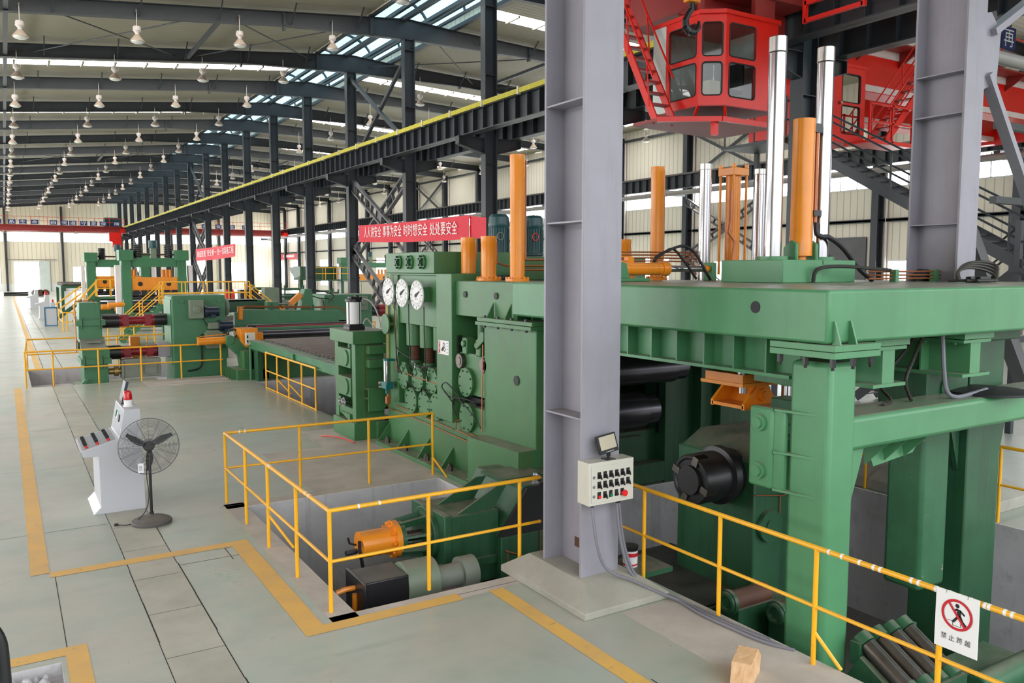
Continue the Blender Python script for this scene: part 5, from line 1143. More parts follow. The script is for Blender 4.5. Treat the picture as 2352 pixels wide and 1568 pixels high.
# ================================================================== BANNERS
def banner(lab, a, b, zt0, zt1, zb0, zb1, x, text, u0, u1, hs, ht, extra=None):
    t = thing('banner', lab, 'banner', (x, (a+b)/2, zb0))
    n = 24; m = MB(); vs = []
    for i in range(n+1):
        q = i/n; y = a+(b-a)*q; sag = -.05*sin(pi*q); wv = .04*sin(q*17)
        zt = zt0+(zt1-zt0)*q+sag; zb = zb0+(zb1-zb0)*q+sag*1.3
        for j in range(4):
            k = j/3; vs.append((x+wv*k, y, zt+(zb-zt)*k))
    fs = [(i*4+j, i*4+j+1, i*4+j+5, i*4+j+4) for i in range(n) for j in range(3)]
    m.add(vs, fs).build('cloth', 'banner_red', t)
    for (txt, p, q) in text:
        y0 = a+(b-a)*p; y1 = a+(b-a)*q; zz = zb0+(zb1-zb0)*p
        dz = (zb1-zb0)/(b-a)*(y1-y0)
        letter('lettering', txt, (x-.06, y0, zz+hs), (0, y1-y0, dz), (0, 0, 1), abs(y1-y0), ht, 'white_plain', t, depth=.0)
    m = MB()
    for y, z in ((a, zt0), (b, zt1), (a, zb0), (b, zb1)): m.cyl((x, y, z), (x+.2, y+(.6 if y > (a+b)/2 else -.6), z+.05), .012, 5)
    m.build('cord', 'white_band', t)
    if extra: extra(t)
    return t
def ban1(t):
    MB().quad((16.12, 29.3, 5.62), (16.15, 28.05, 5.5), (16.15, 28.05, 4.68), (16.12, 29.3, 4.72)).build('cloth_end', 'banner_red', t)
banner('large red slogan banner with white lettering hung between two middle columns', 41.4, 29.25, 5.78, 5.66, 4.92, 4.7, 16.08,
       [('\u4eba\u4eba\u8bb2\u5b89\u5168', .07, .26), ('\u4e8b\u4e8b\u4e3a\u5b89\u5168', .275, .46), ('\u65f6\u65f6\u60f3\u5b89\u5168', .48, .69), ('\u5904\u5904\u8981\u5b89\u5168', .71, .92)], .07, .92, .2, .56, ban1)
banner('smaller red slogan banner farther down the hall, beside the green portal machines', 84.8, 68.6, 5.42, 5.55, 4.25, 4.5, 16.08,
       [('\u7cbe\u7ec6\u7ba1\u7406', .06, .3), ('\u5b89\u5168\u7b2c\u4e00', .34, .58), ('\u521b\u4e00\u6d41\u88c5\u5907\u5de5\u7a0b', .6, .97)], .06, .97, .3, .6)
def blur(t):
    m = MB(); y = 142.5
    while y > 136: m.box(41.4, 41.41, y-.36, y, 5.4+random.uniform(0, .06), 5.85); y -= .5
    m.build('lettering', 'white_plain', t)
banner('small faint red banner high on the right wall near the far end', 148.0, 135.0, 6.05, 6.0, 5.2, 5.15, 41.5, [], 0, 0, 0, 0, blur)

# ================================================================== GUIDE STAND in front of the roller table
t = thing('edge_guide', 'green roller guide stand with white air cylinder on top, left of the leveller', 'guide stand', (6.1, 16.2, 0))
MB().box(5.93, 6.75, 15.7, 16.95, 0, .36).box(6.4, 6.9, 15.6, 16.4, 0, .36).build('plinth', 'green_mill', t, .008)
for y in (15.72, 16.72): MB().box(5.98, 6.2, y, y+.2, .36, 2.0).build('leg', 'green_mill', t, .01)
MB().box(6.2, 6.6, 15.72, 15.92, .36, 2.0).box(6.2, 6.6, 16.72, 16.92, .36, 2.0).box(6.55, 6.62, 15.9, 16.75, .36, 2.0).build('back_frame', 'green_mill', t)
MB().box(5.9, 6.72, 15.62, 17.0, 1.98, 2.24).build('head', 'green_mill', t, .01)
for z, y0 in ((1.46, 15.95), (.86, 15.95)):
    b = MB().box(5.96, 6.5, 15.95, 16.7, z, z+.4).build('bearing_block', 'green_mill', t, .008)
    MB().cyl((5.965, 16.22, z+.2), (5.93, 16.22, z+.2), .17, 28).build('bearing_cover', 'green_mill', b)
MB().box(6.0, 6.1, 15.92, 16.72, .45, .62).prism([(16.6, .5), (16.0, .36), (16.0, .5)], 'x', 5.95, 6.0).build('apron', 'green_mill', t)
for y in (16.2, 16.42):
    MB().ring((5.9, y, .74), .085, .012, 'x', 22, 6).box(5.89, 5.91, y-.08, y+.08, .73, .75).box(5.89, 5.91, y-.01, y+.01, .66, .82).cyl((5.9, y, .74), (6.1, y, .74), .015, 8).build('hand_wheel', 'bright_steel', t)
MB().cyl((6.1, 16.3, 1.86), (6.1, 16.3, 2.0), .05, 14).build('screw', 'green_far', t)
m = MB().box(6.2, 6.75, 15.5, 15.72, 1.5, 1.66).box(6.2, 6.7, 15.5, 15.72, 1.78, 1.95); m.build('side_bracket', 'green_mill', t); m = MB()
m.prism([(6.15, 1.1), (6.75, 1.05), (6.75, .9), (6.45, .62), (6.15, .62)], 'y', 15.45, 15.48).box(6.15, 6.75, 15.46, 15.72, .86, .88).box(6.15, 6.6, 15.46, 15.72, 1.06, 1.08); m.build('side_bracket', 'green_mill', t)
MB().box(6.9, 8.5, 15.9, 16.6, 1.9, 2.1).box(6.9, 8.5, 15.9, 16.2, 1.35, 1.6).box(6.9, 8.4, 15.9, 16.2, .25, .5).box(6.9, 8.4, 15.9, 16.2, .7, .9).build('rear_bridge', 'green_dark', t)
MB().cyl((6.8, 16.3, 1.15), (8.6, 16.3, 1.15), .13, 20).cyl((6.8, 16.3, .62), (8.6, 16.3, .62), .13, 20).build('guide_roll', 'worn_steel', t)
t = thing('air_cylinder', 'white air cylinder with black caps standing on the green guide stand', 'cylinder', (6.15, 16.2, 2.24))
MB().box(5.98, 6.32, 16.02, 16.38, 2.24, 2.32).box(6.0, 6.3, 16.05, 16.35, 2.32, 2.36).build('foot', 'black_metal', t, .006)
MB().cyl((6.15, 16.2, 2.36), (6.15, 16.2, 2.82), .15, 28).build('barrel', 'white_plain', t)
MB().cyl((6.15, 16.2, 2.82), (6.15, 16.2, 2.88), .18, 28).cyl((6.1, 16.2, 2.88), (6.1, 16.2, 2.93), .06, 14).cyl((6.2, 16.15, 2.88), (6.2, 16.15, 2.96), .05, 14).box(6.06, 6.3, 16.1, 16.3, 2.88, 2.92).build('cap', 'black_metal', t, .006)
for a in range(4): MB().cyl((6.15+.155*cos(a*pi/2+.5), 16.2+.155*sin(a*pi/2+.5), 2.34), (6.15+.155*cos(a*pi/2+.5), 16.2+.155*sin(a*pi/2+.5), 2.9), .01, 6).build('tie_rod', 'black_metal', t)
MB().stube([(6.3, 16.15, 2.88), (6.45, 16.1, 2.84), (6.6, 16.1, 2.65), (6.68, 16.1, 2.4), (6.7, 16.1, 2.26)], .016, 8).stube([(6.32, 16.2, 2.3), (6.42, 16.2, 2.46), (6.52, 16.2, 2.36), (6.6, 16.15, 2.26)], .014, 8).build('air_hose', 'white_band', t)
tag(MB().stube([(5.5, 16.5, .01), (5.6, 16.2, .05), (5.75, 15.8, .05), (5.85, 15.5, .015)], .012, 6).build('hose', 'red_button'), 'thin red hose on the floor by the guide stand', 'hose')
# ================================================================== ROLLER TABLE
t = thing('roller_table', 'long green roller table leading from the bending machine to the leveller', 'conveyor', (8.2, 21.8, 0))
for y0, y1 in ((17.4, 21.6), (21.62, 26.2)): MB().box(6.5, 6.6, y0, y1, 1.0, 1.26).box(6.46, 6.72, y0, y1, 1.24, 1.27).build('side_beam', 'green_far', t)
MB().box(6.44, 6.5, 21.5, 21.7, 1.02, 1.24).build('splice', 'green_far', t)
MB().box(9.9, 10.0, 17.4, 26.2, 1.0, 1.26).box(6.6, 9.9, 17.4, 26.2, 1.14, 1.17).build('deck', 'green_far', t)
y = 17.6
while y < 26.1:
    MB().cyl((6.95, y, 1.215), (9.9, y, 1.215), .07, 12).build('roller', 'roller_grey', t)
    MB().box(6.62, 6.9, y-.1, y+.08, 1.17, 1.25).build('roller_bearing', 'green_far', t); y += .34
MB().box(6.6, 6.75, 25.7, 26.2, 0, 1.0).box(9.8, 10.0, 25.7, 26.2, 0, 1.0).box(6.6, 6.8, 17.3, 17.6, 0, 1.0).build('support', 'green_dark', t)
# ================================================================== PLATE BENDING MACHINE
t = thing('bending_machine', 'large green plate bending machine spanning the middle distance behind the roller table', 'machine', (7.5, 29.5, -.3))
b = MB().box(4.6, 6.26, 28.4, 29.85, -.5, 2.63).box(4.58, 4.62, 28.42, 29.83, -.4, 2.6).build('left_housing', 'green_far', t, .02)
for x, z in ((4.86, 2.46), (6.07, 2.47)): MB().cyl((x, 28.4, z), (x, 28.36, z), .1, 22).build('boss', 'green_far', b)
def gearmotor(par, x, z, flip=False):
    MB().box(x-.22, x+.22, 28.1, 28.4, z-.3, z+.3).cyl((x, 28.1, z), (x, 28.04, z), .12, 22).cyl((x, 28.1, z), (x, 28.02, z), .05, 14).build('gearbox', 'grey_green', par, .015)
gearmotor(b, 5.3, 2.18); gearmotor(b, 5.82, 1.18)
MB().box(5.55, 6.1, 28.08, 28.4, .95, 1.42).build('gearbox_case', 'grey_green', b, .02)
for x, z in ((5.62, 2.1), (6.05, 1.62)):
    MB().cyl((x, 28.2, z), (x+.38, 28.2, z), .16, 22).cyl((x-.08, 28.2, z), (x, 28.2, z), .2, 20).box(x+.1, x+.25, 28.02, 28.1, z-.2, z-.1).build('motor', 'navy_motor', b)
MB().box(5.66, 6.0, 28.1, 28.36, 1.52, 1.74).build('gearbox', 'grey_green', b, .02)
MB().stube([(5.5, 28.3, 1.9), (5.7, 28.35, 1.55), (5.75, 28.35, 1.4)], .015, 6).stube([(5.5, 28.36, 1.35), (5.45, 28.36, 1.2), (5.45, 28.36, .4), (5.3, 28.36, .2), (5.0, 28.36, .15)], .03, 8).build('motor_cable', 'black_rubber', b)
MB().box(4.55, 4.6, 28.5, 29.8, .35, 2.5).build('end_plate', 'green_far', b)
MB().box(10.75, 12.75, 31.5, 33.2, 0, 2.47).build('right_housing', 'green_far', t, .02)
for x in (11.15, 12.55): MB().cyl((x, 31.5, 2.3), (x, 31.46, 2.3), .1, 20).build('boss', 'green_far', t)
MB().box(12.05, 12.45, 31.2, 31.5, 1.85, 2.4).cyl((12.25, 31.2, 2.12), (12.25, 31.12, 2.12), .08, 18).build('gearbox', 'grey_green', t, .015)
MB().cyl((12.75, 32.3, 1.75), (13.3, 32.3, 1.75), .22, 22).build('shaft', 'black_metal', t); MB().cyl((13.3, 32.3, 1.75), (14.2, 32.3, 1.75), .26, 22).build('universal_joint', 'maroon', t)
for i, (x, y, z) in enumerate(((6.3, 28.9, 2.2), (10.6, 31.8, 2.0))): MB().lathe((x, y, z), [(.25, 0), (.3, .05), (.3, .12), (.25, .16)], 24, 'x').build('end_disc', 'grey_green', t)
# tilting bridge in front
br = MB().prism([(6.75, 1.55), (6.75, 1.68), (7.05, 2.08), (10.55, 1.95), (10.9, 1.72), (10.9, 1.6), (10.6, 1.52), (7.3, 1.52)], 'y', 29.2, 29.6).build('bridge', 'green_far', t, .01)
MB().box(6.72, 6.9, 29.1, 29.3, 1.3, 2.0).prism([(6.7, 1.55), (7.2, 1.55), (7.05, .9), (6.95, .2), (6.85, .2)], 'y', 29.2, 29.4).prism([(10.5, 1.6), (10.95, 1.6), (10.8, 1.1), (10.7, 1.1)], 'y', 29.2, 29.4).build('bridge_arm', 'green_far', t)
MB().cyl((6.9, 29.1, 1.75), (6.92, 29.1, 2.2), .1, 18).build('bridge_cylinder', 'orange_paint', t)
pipes(br, [[(6.98, 29.3, 2.1), (7.1, 29.3, 2.2), (10.0, 29.3, 2.12), (10.4, 29.3, 2.1), (10.75, 29.3, 2.0), (10.8, 29.3, 1.85)], [(7.0, 29.45, 2.1), (7.2, 29.45, 2.16), (10.3, 29.45, 2.06)]], .02, 'copper')
MB().box(8.0, 8.1, 29.28, 29.34, 2.03, 2.28).box(9.5, 9.6, 29.28, 29.34, 2.0, 2.2).build('pipe_clip', 'green_dark', br)
MB().box(8.55, 9.05, 29.5, 30.2, 1.2, 1.5).prism([(9.3, 1.9), (9.5, 2.75), (9.75, 2.75), (9.85, 1.9)], 'y', 30.0, 30.5).box(8.1, 8.5, 30, 30.4, 1.9, 2.3).build('swing_arm', 'green_far', t)
MB().bar((9.0, 30.2, 2.2), (9.4, 30.2, 2.55), .2, .2).build('swing_cylinder', 'orange_paint', t)
pipes(t, [[(9.6, 30.3, 2.7), (10.1, 30.3, 2.68), (10.7, 30.3, 2.5), (10.6, 30.3, 2.3)], [(9.6, 30.3, 2.6), (10.1, 30.3, 2.4), (10.5, 30.3, 2.36), (10.5, 30.3, 2.2)]], .022, 'hose', 'hydraulic_hose')
MB().box(6.3, 8.3, 31, 31.6, 1.9, 2.35).box(6.3, 8.0, 31, 32, 2.3, 2.36).build('rear_block', 'green_dark', t)
# rolls
for y, z, r_, mt in ((28.3, 1.5, .12, 'black_metal'), (27.2, 1.35, .13, 'dark_roll'), (26.7, 1.12, .1, 'dark_roll'), (27.8, 1.1, .16, 'dark_roll')):
    MB().cyl((6.95, y, z), (10.9, y, z), r_, 22).build('roll', mt, t)
MB().box(6.75, 10.9, 27.36, 27.5, 1.48, 1.56).build('front_beam', 'green_far', t)
MB().box(7.1, 10.4, 27.6, 27.7, 1.55, 1.6).build('red_strip', 'maroon', t)
ob = MB().prism([(6.3, 1.6), (6.85, 1.6), (6.85, 1.05), (6.5, 1.0), (6.35, 1.2)], 'y', 26.6, 27.4).box(6.7, 7.05, 26.7, 26.9, .82, 1.45).build('jaw_block', 'orange_paint', t, .01)
MB().cyl((6.7, 26.6, .85), (7.25, 26.6, .85), .12, 18).build('lower_cylinder', 'orange_paint', t)
MB().cyl((5.12, 27.2, 1.2), (6.0, 27.2, 1.22), .12, 20).cyl((6.0, 27.2, 1.22), (6.4, 27.1, 1.22), .06, 14).box(5.1, 5.2, 27.15, 27.25, 1.28, 1.34).tube([(5.2, 27.2, 1.36), (6.0, 27.2, 1.4)], .015, 6).build('side_cylinder', 'orange_paint', t)
MB().prism([(5.95, 1.35), (6.1, 1.38), (6.85, .98), (6.9, .4), (6.6, .4), (5.95, 1.1)], 'y', 26.9, 27.3).cyl((6.05, 26.86, 1.24), (6.05, 26.9, 1.24), .14, 20).build('rocker_arm', 'green_far', t, .01)
MB().box(6.1, 7.1, 26.3, 27.6, 0, .32).box(6.35, 6.75, 26.4, 27.2, .3, .9).box(6.9, 10.0, 26.3, 27.6, 0, .75).box(6.55, 6.75, 26.4, 26.6, .3, 1.2).build('bed', 'green_mill', t, .008)
for i in range(4): MB().box(5.95, 6.12, 26.5+i*.35, 26.53+i*.35, 0, .32).build('bed_rib', 'green_mill', t)
MB().ring((6.2, 27.2, 1.42), .14, .03, 'y', 18, 6).build('hand_wheel', 'black_metal', t)
t = thing('switch_box', 'small white switch box on a post beside the bending machine', 'control box', (6.5, 26.2, 0))
MB().cyl((6.5, 26.2, 0), (6.5, 26.2, 1.15), .04, 10).build('post', 'green_far', t); MB().box(6.36, 6.64, 26.1, 26.25, 1.12, 1.5).build('enclosure', 'panel_cream', t, .008)
MB().box(6.38, 6.42, 26.08, 26.1, 1.34, 1.42).box(6.38, 6.42, 26.08, 26.1, 1.2, 1.28).build('selector_switch', 'black_rubber', t)
# roller bed behind the bending machine
t = thing('roller_table', 'second green roller table glimpsed behind the bending machine bridge', 'conveyor', (8.6, 36, 0))
MB().box(7.2, 7.35, 33, 40, 1.1, 1.35).box(9.0, 9.1, 33, 40, 1.1, 1.35).box(7.3, 9.0, 33, 40, 1.05, 1.1).box(7.2, 7.4, 33.3, 33.6, 0, 1.1).box(8.9, 9.1, 33.3, 33.6, 0, 1.1).build('frame', 'green_far', t)
for i in range(9): MB().cyl((7.4, 33.4+i*.7, 1.25), (9.0, 33.4+i*.7, 1.25), .09, 10).build('roller', 'worn_steel', t)
post_rail('yellow guard rail beyond the bending machine by the second roller table', [[(9.6, 35.5), (14.5, 35.5)]], [(9.6, 35.5), (10.8, 35.5), (12.0, 35.5), (13.2, 35.5), (14.5, 35.5)], r=.03)
post_rail('yellow guard rail behind the gearbox between shafts and green housing', [[(4.9, 38.0), (3.0, 38.0), (3.0, 41.5)], [(3.0, 38), (5.4, 38.0)]], [(3.0, 41.5), (3.0, 38.0), (3.6, 38.0), (4.6, 38.0), (5.4, 38.0)], r=.03)
post_rail('yellow guard rail farther left behind the tall gearbox', [[(3.9, 52.0), (2.7, 52.0), (2.7, 56)]], [(2.7, 56), (2.7, 52), (2.9, 52), (3.9, 52)], r=.035)
# ================================================================== GEARBOX WITH SHAFTS
t = thing('gear_drive', 'green stacked gearbox with two dark red cardan shafts in the distant railed pit', 'machine', (2.9, 29.2, -.55))
MB().prism([(1.93, 1.87), (2.55, 1.87), (2.5, 2.44), (1.95, 2.44)], 'y', 28.8, 29.8).box(1.9, 2.56, 28.78, 29.82, 1.3, 1.75).build('upper_case', 'green_far', t, .01)
MB().box(1.84, 2.66, 28.7, 29.9, 1.72, 1.9).build('upper_flange', 'green_far', t, .008)
MB().prism([(28.8, 1.33), (28.4, 1.05), (28.4, 1.0), (29.8, 1.0), (29.8, 1.33)], 'x', 1.92, 2.62).box(2.1, 2.5, 28.5, 28.7, 1.2, 1.24).build('sloped_lid', 'grey_motor', t)
MB().box(1.95, 2.72, 28.4, 29.8, .68, 1.02).box(1.98, 2.66, 28.42, 29.78, -.15, .54).build('lower_case', 'green_far', t, .01)
MB().box(1.9, 2.76, 28.34, 29.86, .53, .7).build('lower_flange', 'green_far', t, .008)
m = MB()
for x in (2.0, 2.5):
    for z0, z1, y in ((1.62, 2.0, 28.69), (.4, .82, 28.33)): m.cyl((x, y, z0), (x, y, z1), .025, 6)
m.build('stud', 'green_dark', t)
for y in (28.9, 29.5): MB().cyl((1.95, y, 1.1), (1.86, y, 1.1), .12, 16).build('end_cover', 'green_dark', t)
MB().tube([(2.4, 29, 2.46), (2.3, 28.9, 2.5), (1.84, 28.76, 2.5), (1.82, 28.75, 2.4), (1.82, 28.75, .9)], .018, 6).build('oil_pipe', 'copper', t)
MB().box(1.75, 4.2, 28.3, 29.9, -.3, -.15).prism([(1.5, -.5), (1.75, -.5), (2.1, .1), (2.0, .1)], 'y', 28.3, 28.4).box(1.8, 4.3, 28.4, 29.8, -.55, -.3).build('bed', 'green_far', t)
for y, z in ((29.3, 1.82), (29.1, .82)):
    MB().cyl((2.62, y, z), (3.1, y, z), .23, 24).cyl((4.15, y, z), (4.58, y, z), .2, 24).build('shaft', 'black_metal', t)
    m = MB().cyl((3.25, y, z), (4.0, y, z), .14, 22).cyl((3.08, y, z), (3.2, y, z), .2, 22).cyl((4.06, y, z), (4.18, y, z), .2, 22).cyl((3.6, y, z), (3.64, y, z), .16, 22)
    for x in (3.28, 3.97): m.cyl((x, y-.22, z), (x, y+.22, z), .12, 18).box(x-.12, x+.12, y-.12, y+.12, z-.19, z+.19)
    m.build('cardan_shaft', 'maroon', t)
MB().box(4.2, 4.6, 28.8, 29.4, .62, 1.06).build('shaft_guard', 'grey_steel', t)
mt = MB().box(3.1, 4.2, 28.45, 29.0, .05, .62).box(3.05, 3.12, 28.42, 29.05, .0, .6).build('drive_motor', 'grey_motor', t, .02)
for x in (3.3, 3.72): MB().box(x, x+.36, 28.42, 28.45, .15, .52).build('motor_cover', 'grey_motor', mt)
MB().cyl((2.7, 28.75, .25), (3.1, 28.75, .25), .1, 18).cyl((2.85, 28.75, .25), (2.98, 28.75, .25), .16, 20).build('coupling', 'brass', t)
MB().cyl((3.6, 30.6, .5), (3.8, 30.6, .5), .22, 20).box(3.55, 3.85, 30.4, 30.8, .5, 1.2).build('blower', 'orange_paint', t)
MB().cyl((3.85, 30.4, .75), (4.3, 30.4, .75), .26, 20).build('blower_motor', 'grey_green', t)
# stairs and platform beyond
def stairs(lab, a, b, wd, n, mat, rail=True, axis='x', plat=None, railmat='yellow_paint', sm_=1.0):
    a = Vector(a); b = Vector(b); s_ = Vector((0, 1, 0)) if axis == 'x' else Vector((1, 0, 0))
    t = thing('staircase', lab, 'stairs', tuple(a))
    for q in (-1, 1): MB().bar(a+s_*q*wd/2, b+s_*q*wd/2, .05, .2*sm_).build('stringer', mat, t)
    for i in range(n):
        p = a+(b-a)*((i+.5)/n); MB().bar(p-s_*wd/2, p+s_*wd/2, .22, .03).build('tread', mat, t)
    if rail:
        for q in (-1, 1):
            o = s_*q*wd/2
            for nm, h in (('hand_rail', 1.0), ('mid_rail', .5)): MB().cyl(a+o+Vector((0, 0, h)), b+o+Vector((0, 0, h)), .025, 8).build(nm, railmat, t)
            for f_ in (.05, .5, .97): p = a+(b-a)*f_+o; MB().cyl(p, p+Vector((0, 0, 1.0)), .025, 8).build('baluster', railmat, t)
    return t
t = stairs('green stairs with yellow handrails leading up behind the gearbox shafts', (4.6, 43, .05), (6.5, 43, 1.75), 1.0, 8, 'green_far')
def platform(lab, x0, x1, y0, y1, z, mat, extra=()):
    t = thing('platform', lab, 'platform', ((x0+x1)/2, (y0+y1)/2, 0))
    MB().box(x0, x1, y0, y1, z-.12, z).build('deck', mat, t)
    for x in (x0+.1, x1-.1):
        for y in (y0+.1, y1-.1): MB().box(x-.06, x+.06, y-.06, y+.06, 0, z-.1).build('leg', mat, t)
    for y in (y0, y1):
        for nm, h in (('top_rail', 1.1), ('mid_rail', .55)): MB().cyl((x0, y, z+h), (x1, y, z+h), .028, 8).build(nm, 'yellow_paint', t)
        n = max(2, round((x1-x0)/1.1))
        for i in range(n+1): MB().cyl((x0+(x1-x0)*i/n, y, z), (x0+(x1-x0)*i/n, y, z+1.1), .026, 8).build('post', 'yellow_paint', t)
    return t
platform('green platform with yellow railing in front of the nearer portal machine', 6.5, 10.6, 42.5, 43.5, 1.75, 'green_far')
stairs('green stairs with yellow handrails coming down at the right of the railed platform', (12.6, 43, .05), (10.6, 43, 1.75), 1.0, 8, 'green_far')
# ================================================================== TWO PORTAL LEVELLERS FURTHER DOWN
def portal(lab, y, x0, x1, pw):
    t = thing('portal_leveller', lab, 'machine', ((x0+x1)/2, y, 0))
    for x, s_ in ((x0, 1), (x1, -1)):
        MB().box(x, x+s_*pw, y, y+.9, 0, 4.0).build('post', 'green_far', t, .02)
        MB().box(x-s_*.12, x+s_*(pw+.12), y-.1, y+1.0, 3.95, 4.55).build('post_head', 'green_far', t, .02)
        MB().box(x-s_*.32, x-s_*.1, y, y+.5, .8, 3.7).build('side_guide', 'white_band', t)
        xs_ = x+s_*(pw+.4)
        m = MB().cyl((xs_, y+.4, 3.9), (xs_, y+.4, 4.85), .17, 16)
        for i in range(9): m.ring((xs_, y+.4, 4.0+i*.1), .2, .035, 'z', 14, 5)
        m.build('screw', 'black_metal', t)
    MB().box(x0+pw, x1-pw, y+.1, y+.8, 3.6, 4.1).build('cross_head', 'green_far', t, .02)
    MB().cyl((x0+.2, y+.4, 4.3), (x1-.2, y+.4, 4.3), .05, 10).build('cross_shaft', 'rust', t)
    xm = (x0+x1)/2
    MB().box(xm-.15, xm+.15, y+.2, y+.6, 4.1, 4.65).build('gearbox', 'grey_green', t); MB().cyl((xm, y+.4, 4.65), (xm, y+.4, 5.1), .22, 18).build('motor', 'teal_motor', t)
    ob = MB().box(x0+pw, x1-pw, y+.05, y+.7, 2.2, 3.02).build('moving_beam', 'orange_paint', t, .02)
    for q in (.18, .8): xx = x0+pw+(x1-x0-2*pw)*q; MB().cyl((xx, y+.06, 2.65), (xx, y+.04, 2.65), .13, 20).build('hole', 'black_rubber', ob)  # holes are black discs, the shade inside given as colour
    for q in (.7, .78, .86): xx = x0+pw+(x1-x0-2*pw)*q; MB().cyl((xx, y+.4, 3.0), (xx, y+.4, 3.45), .11, 14).build('balance_cylinder', 'orange_paint', ob)
    m = MB()
    for i in range(6): xx = x0+pw+(x1-x0-2*pw)*(i+.5)/6; m.box(xx-.15, xx+.15, y-.05, y+.1, 2.0, 2.3)
    m.build('hold_down', 'black_metal', t)
    for z in (1.9, 1.55, 1.2): MB().cyl((x0+pw, y+.3, z), (x1-pw, y+.3, z), .14, 14).build('roll', 'dark_roll', t)
    MB().box(x0+pw, x1-pw, y, y+.8, .2, 1.0).build('bed', 'green_dark', t)
    return t
portal('nearer green portal leveller with orange beam and twin screws in the far line', 50, 5.55, 8.95, .5)
portal('farther green portal leveller with orange beam, left behind the nearer one', 60, 4.6, 8.4, .55)
stairs('distant green stairs with yellow handrails left of the portal levellers', (2.9, 64, .05), (5.4, 64, 2.0), .8, 8, 'green_dark')
platform('distant green platform with yellow railing before the farther portal', 5.0, 6.6, 58.2, 58.9, 1.7, 'green_far')
stairs('green stairs with yellow handrails below the farther portal leveller', (3.6, 58.5, .1), (5.0, 58.5, 1.7), .8, 8, 'green_dark')
t = thing('roller_table', 'dark roller conveyor at far left beyond the portal levellers', 'conveyor', (5, 75, 0))
MB().box(3.7, 6.0, 72, 80, 2.0, 2.2).box(3.7, 3.9, 72, 72.3, 0, 2).box(5.2, 5.4, 72, 72.3, 0, 2).box(3.7, 3.9, 79, 79.3, 0, 2).build('frame', 'green_dark', t)
for i in range(8): MB().cyl((3.8, 72.5+i, 2.28), (5.9, 72.5+i, 2.28), .12, 8).build('roller', 'worn_steel', t)
t = thing('machine_cluster', 'jumble of orange and green machine parts between the two portal levellers', 'machine', (5, 56, 0))
MB().box(4.4, 7.6, 55, 57, 0, .9).box(4.8, 7.0, 55, 56, .9, 1.1).build('bed', 'green_dark', t)
for x, z in ((4.9, 1.2), (5.6, 1.1), (6.2, 1.25), (6.9, 1.1)): MB().cyl((x, 55, z), (x+.5, 55, z), .18, 14).build('cylinder', 'orange_paint', t)
MB().cyl((5.2, 54.5, 1.5), (7.2, 54.5, 1.5), .12, 12).build('roll', 'bright_steel', t)
t = thing('pivot_cylinder', 'short orange cylinder on a green pivot arm behind the gearbox', 'cylinder', (5.0, 47.5, 0))
MB().cyl((4.5, 47, 1.62), (5.3, 47, 1.66), .13, 16).build('barrel', 'orange_paint', t); MB().prism([(5.25, 1.9), (5.6, 1.9), (5.7, 1.2), (5.2, 0)], 'y', 46.9, 47.2).build('arm', 'green_far', t)
# far consoles and stores along the aisle
console(1.85, 83, 'tall grey control desk, farthest along the left aisle', 1.12, False)
t = console(2.0, 66, 'grey control desk along the left aisle, behind the blue-edged cabinet', 1.12, False)
tag(MB().lathe((2.45, 66.5, 1.66), [(.1, 0), (.1, .1), (.07, .22), (0, .24)], 10).build('warning_beacon', 'red_lens'), 'small red beacon on a distant grey control desk', 'beacon')
t = thing('cabinet', 'white cabinet with blue edges beside the left aisle in the distance', 'cabinet', (2.35, 57.6, 0))
MB().box(2.05, 2.65, 57.5, 58.1, .05, 1.1).build('body', 'console_white', t); m = MB().box(2.0, 2.7, 57.45, 58.15, 1.1, 1.16).box(2.0, 2.7, 57.45, 58.15, 0, .06)
for x in (2.02, 2.68): m.box(x-.03, x+.03, 57.46, 57.52, 0, 1.12)
m.build('edge', 'blue_trim', t); MB().box(2.35, 2.6, 57.7, 57.9, 1.16, 1.45).build('control_head', 'console_white', t)
tag(MB().lathe((2.48, 57.8, 1.45), [(.06, 0), (.06, .1), (.04, .16), (0, .17)], 10).build('warning_beacon', 'red_lens'), 'small red beacon on the blue-edged cabinet', 'beacon')
for i in range(7):
    x, z = ((.9, .13), (1.4, .13), (1.9, .13), (2.4, .13), (1.15, .36), (1.65, .36), (2.15, .36))[i]
    tag(MB().cyl((-.2+x*.1, 124+i*.02, z+.0), (2.6, 124+i*.3, z), .12, 10).build('steel_tube', 'black_metal'), 'dark steel tube in the far stack lying on the aisle', 'tube', 'steel tubes stacked on the floor')
t = thing('coil_stack', 'rusty bundle of coiled material near the far door', 'bundle', (4, 122, 0))
for i in range(3): MB().cyl((3.3+i*.6, 121, .42), (3.3+i*.6, 123, .42), .42, 14).build('coil', 'rust' if i else 'pipe_grey', t)
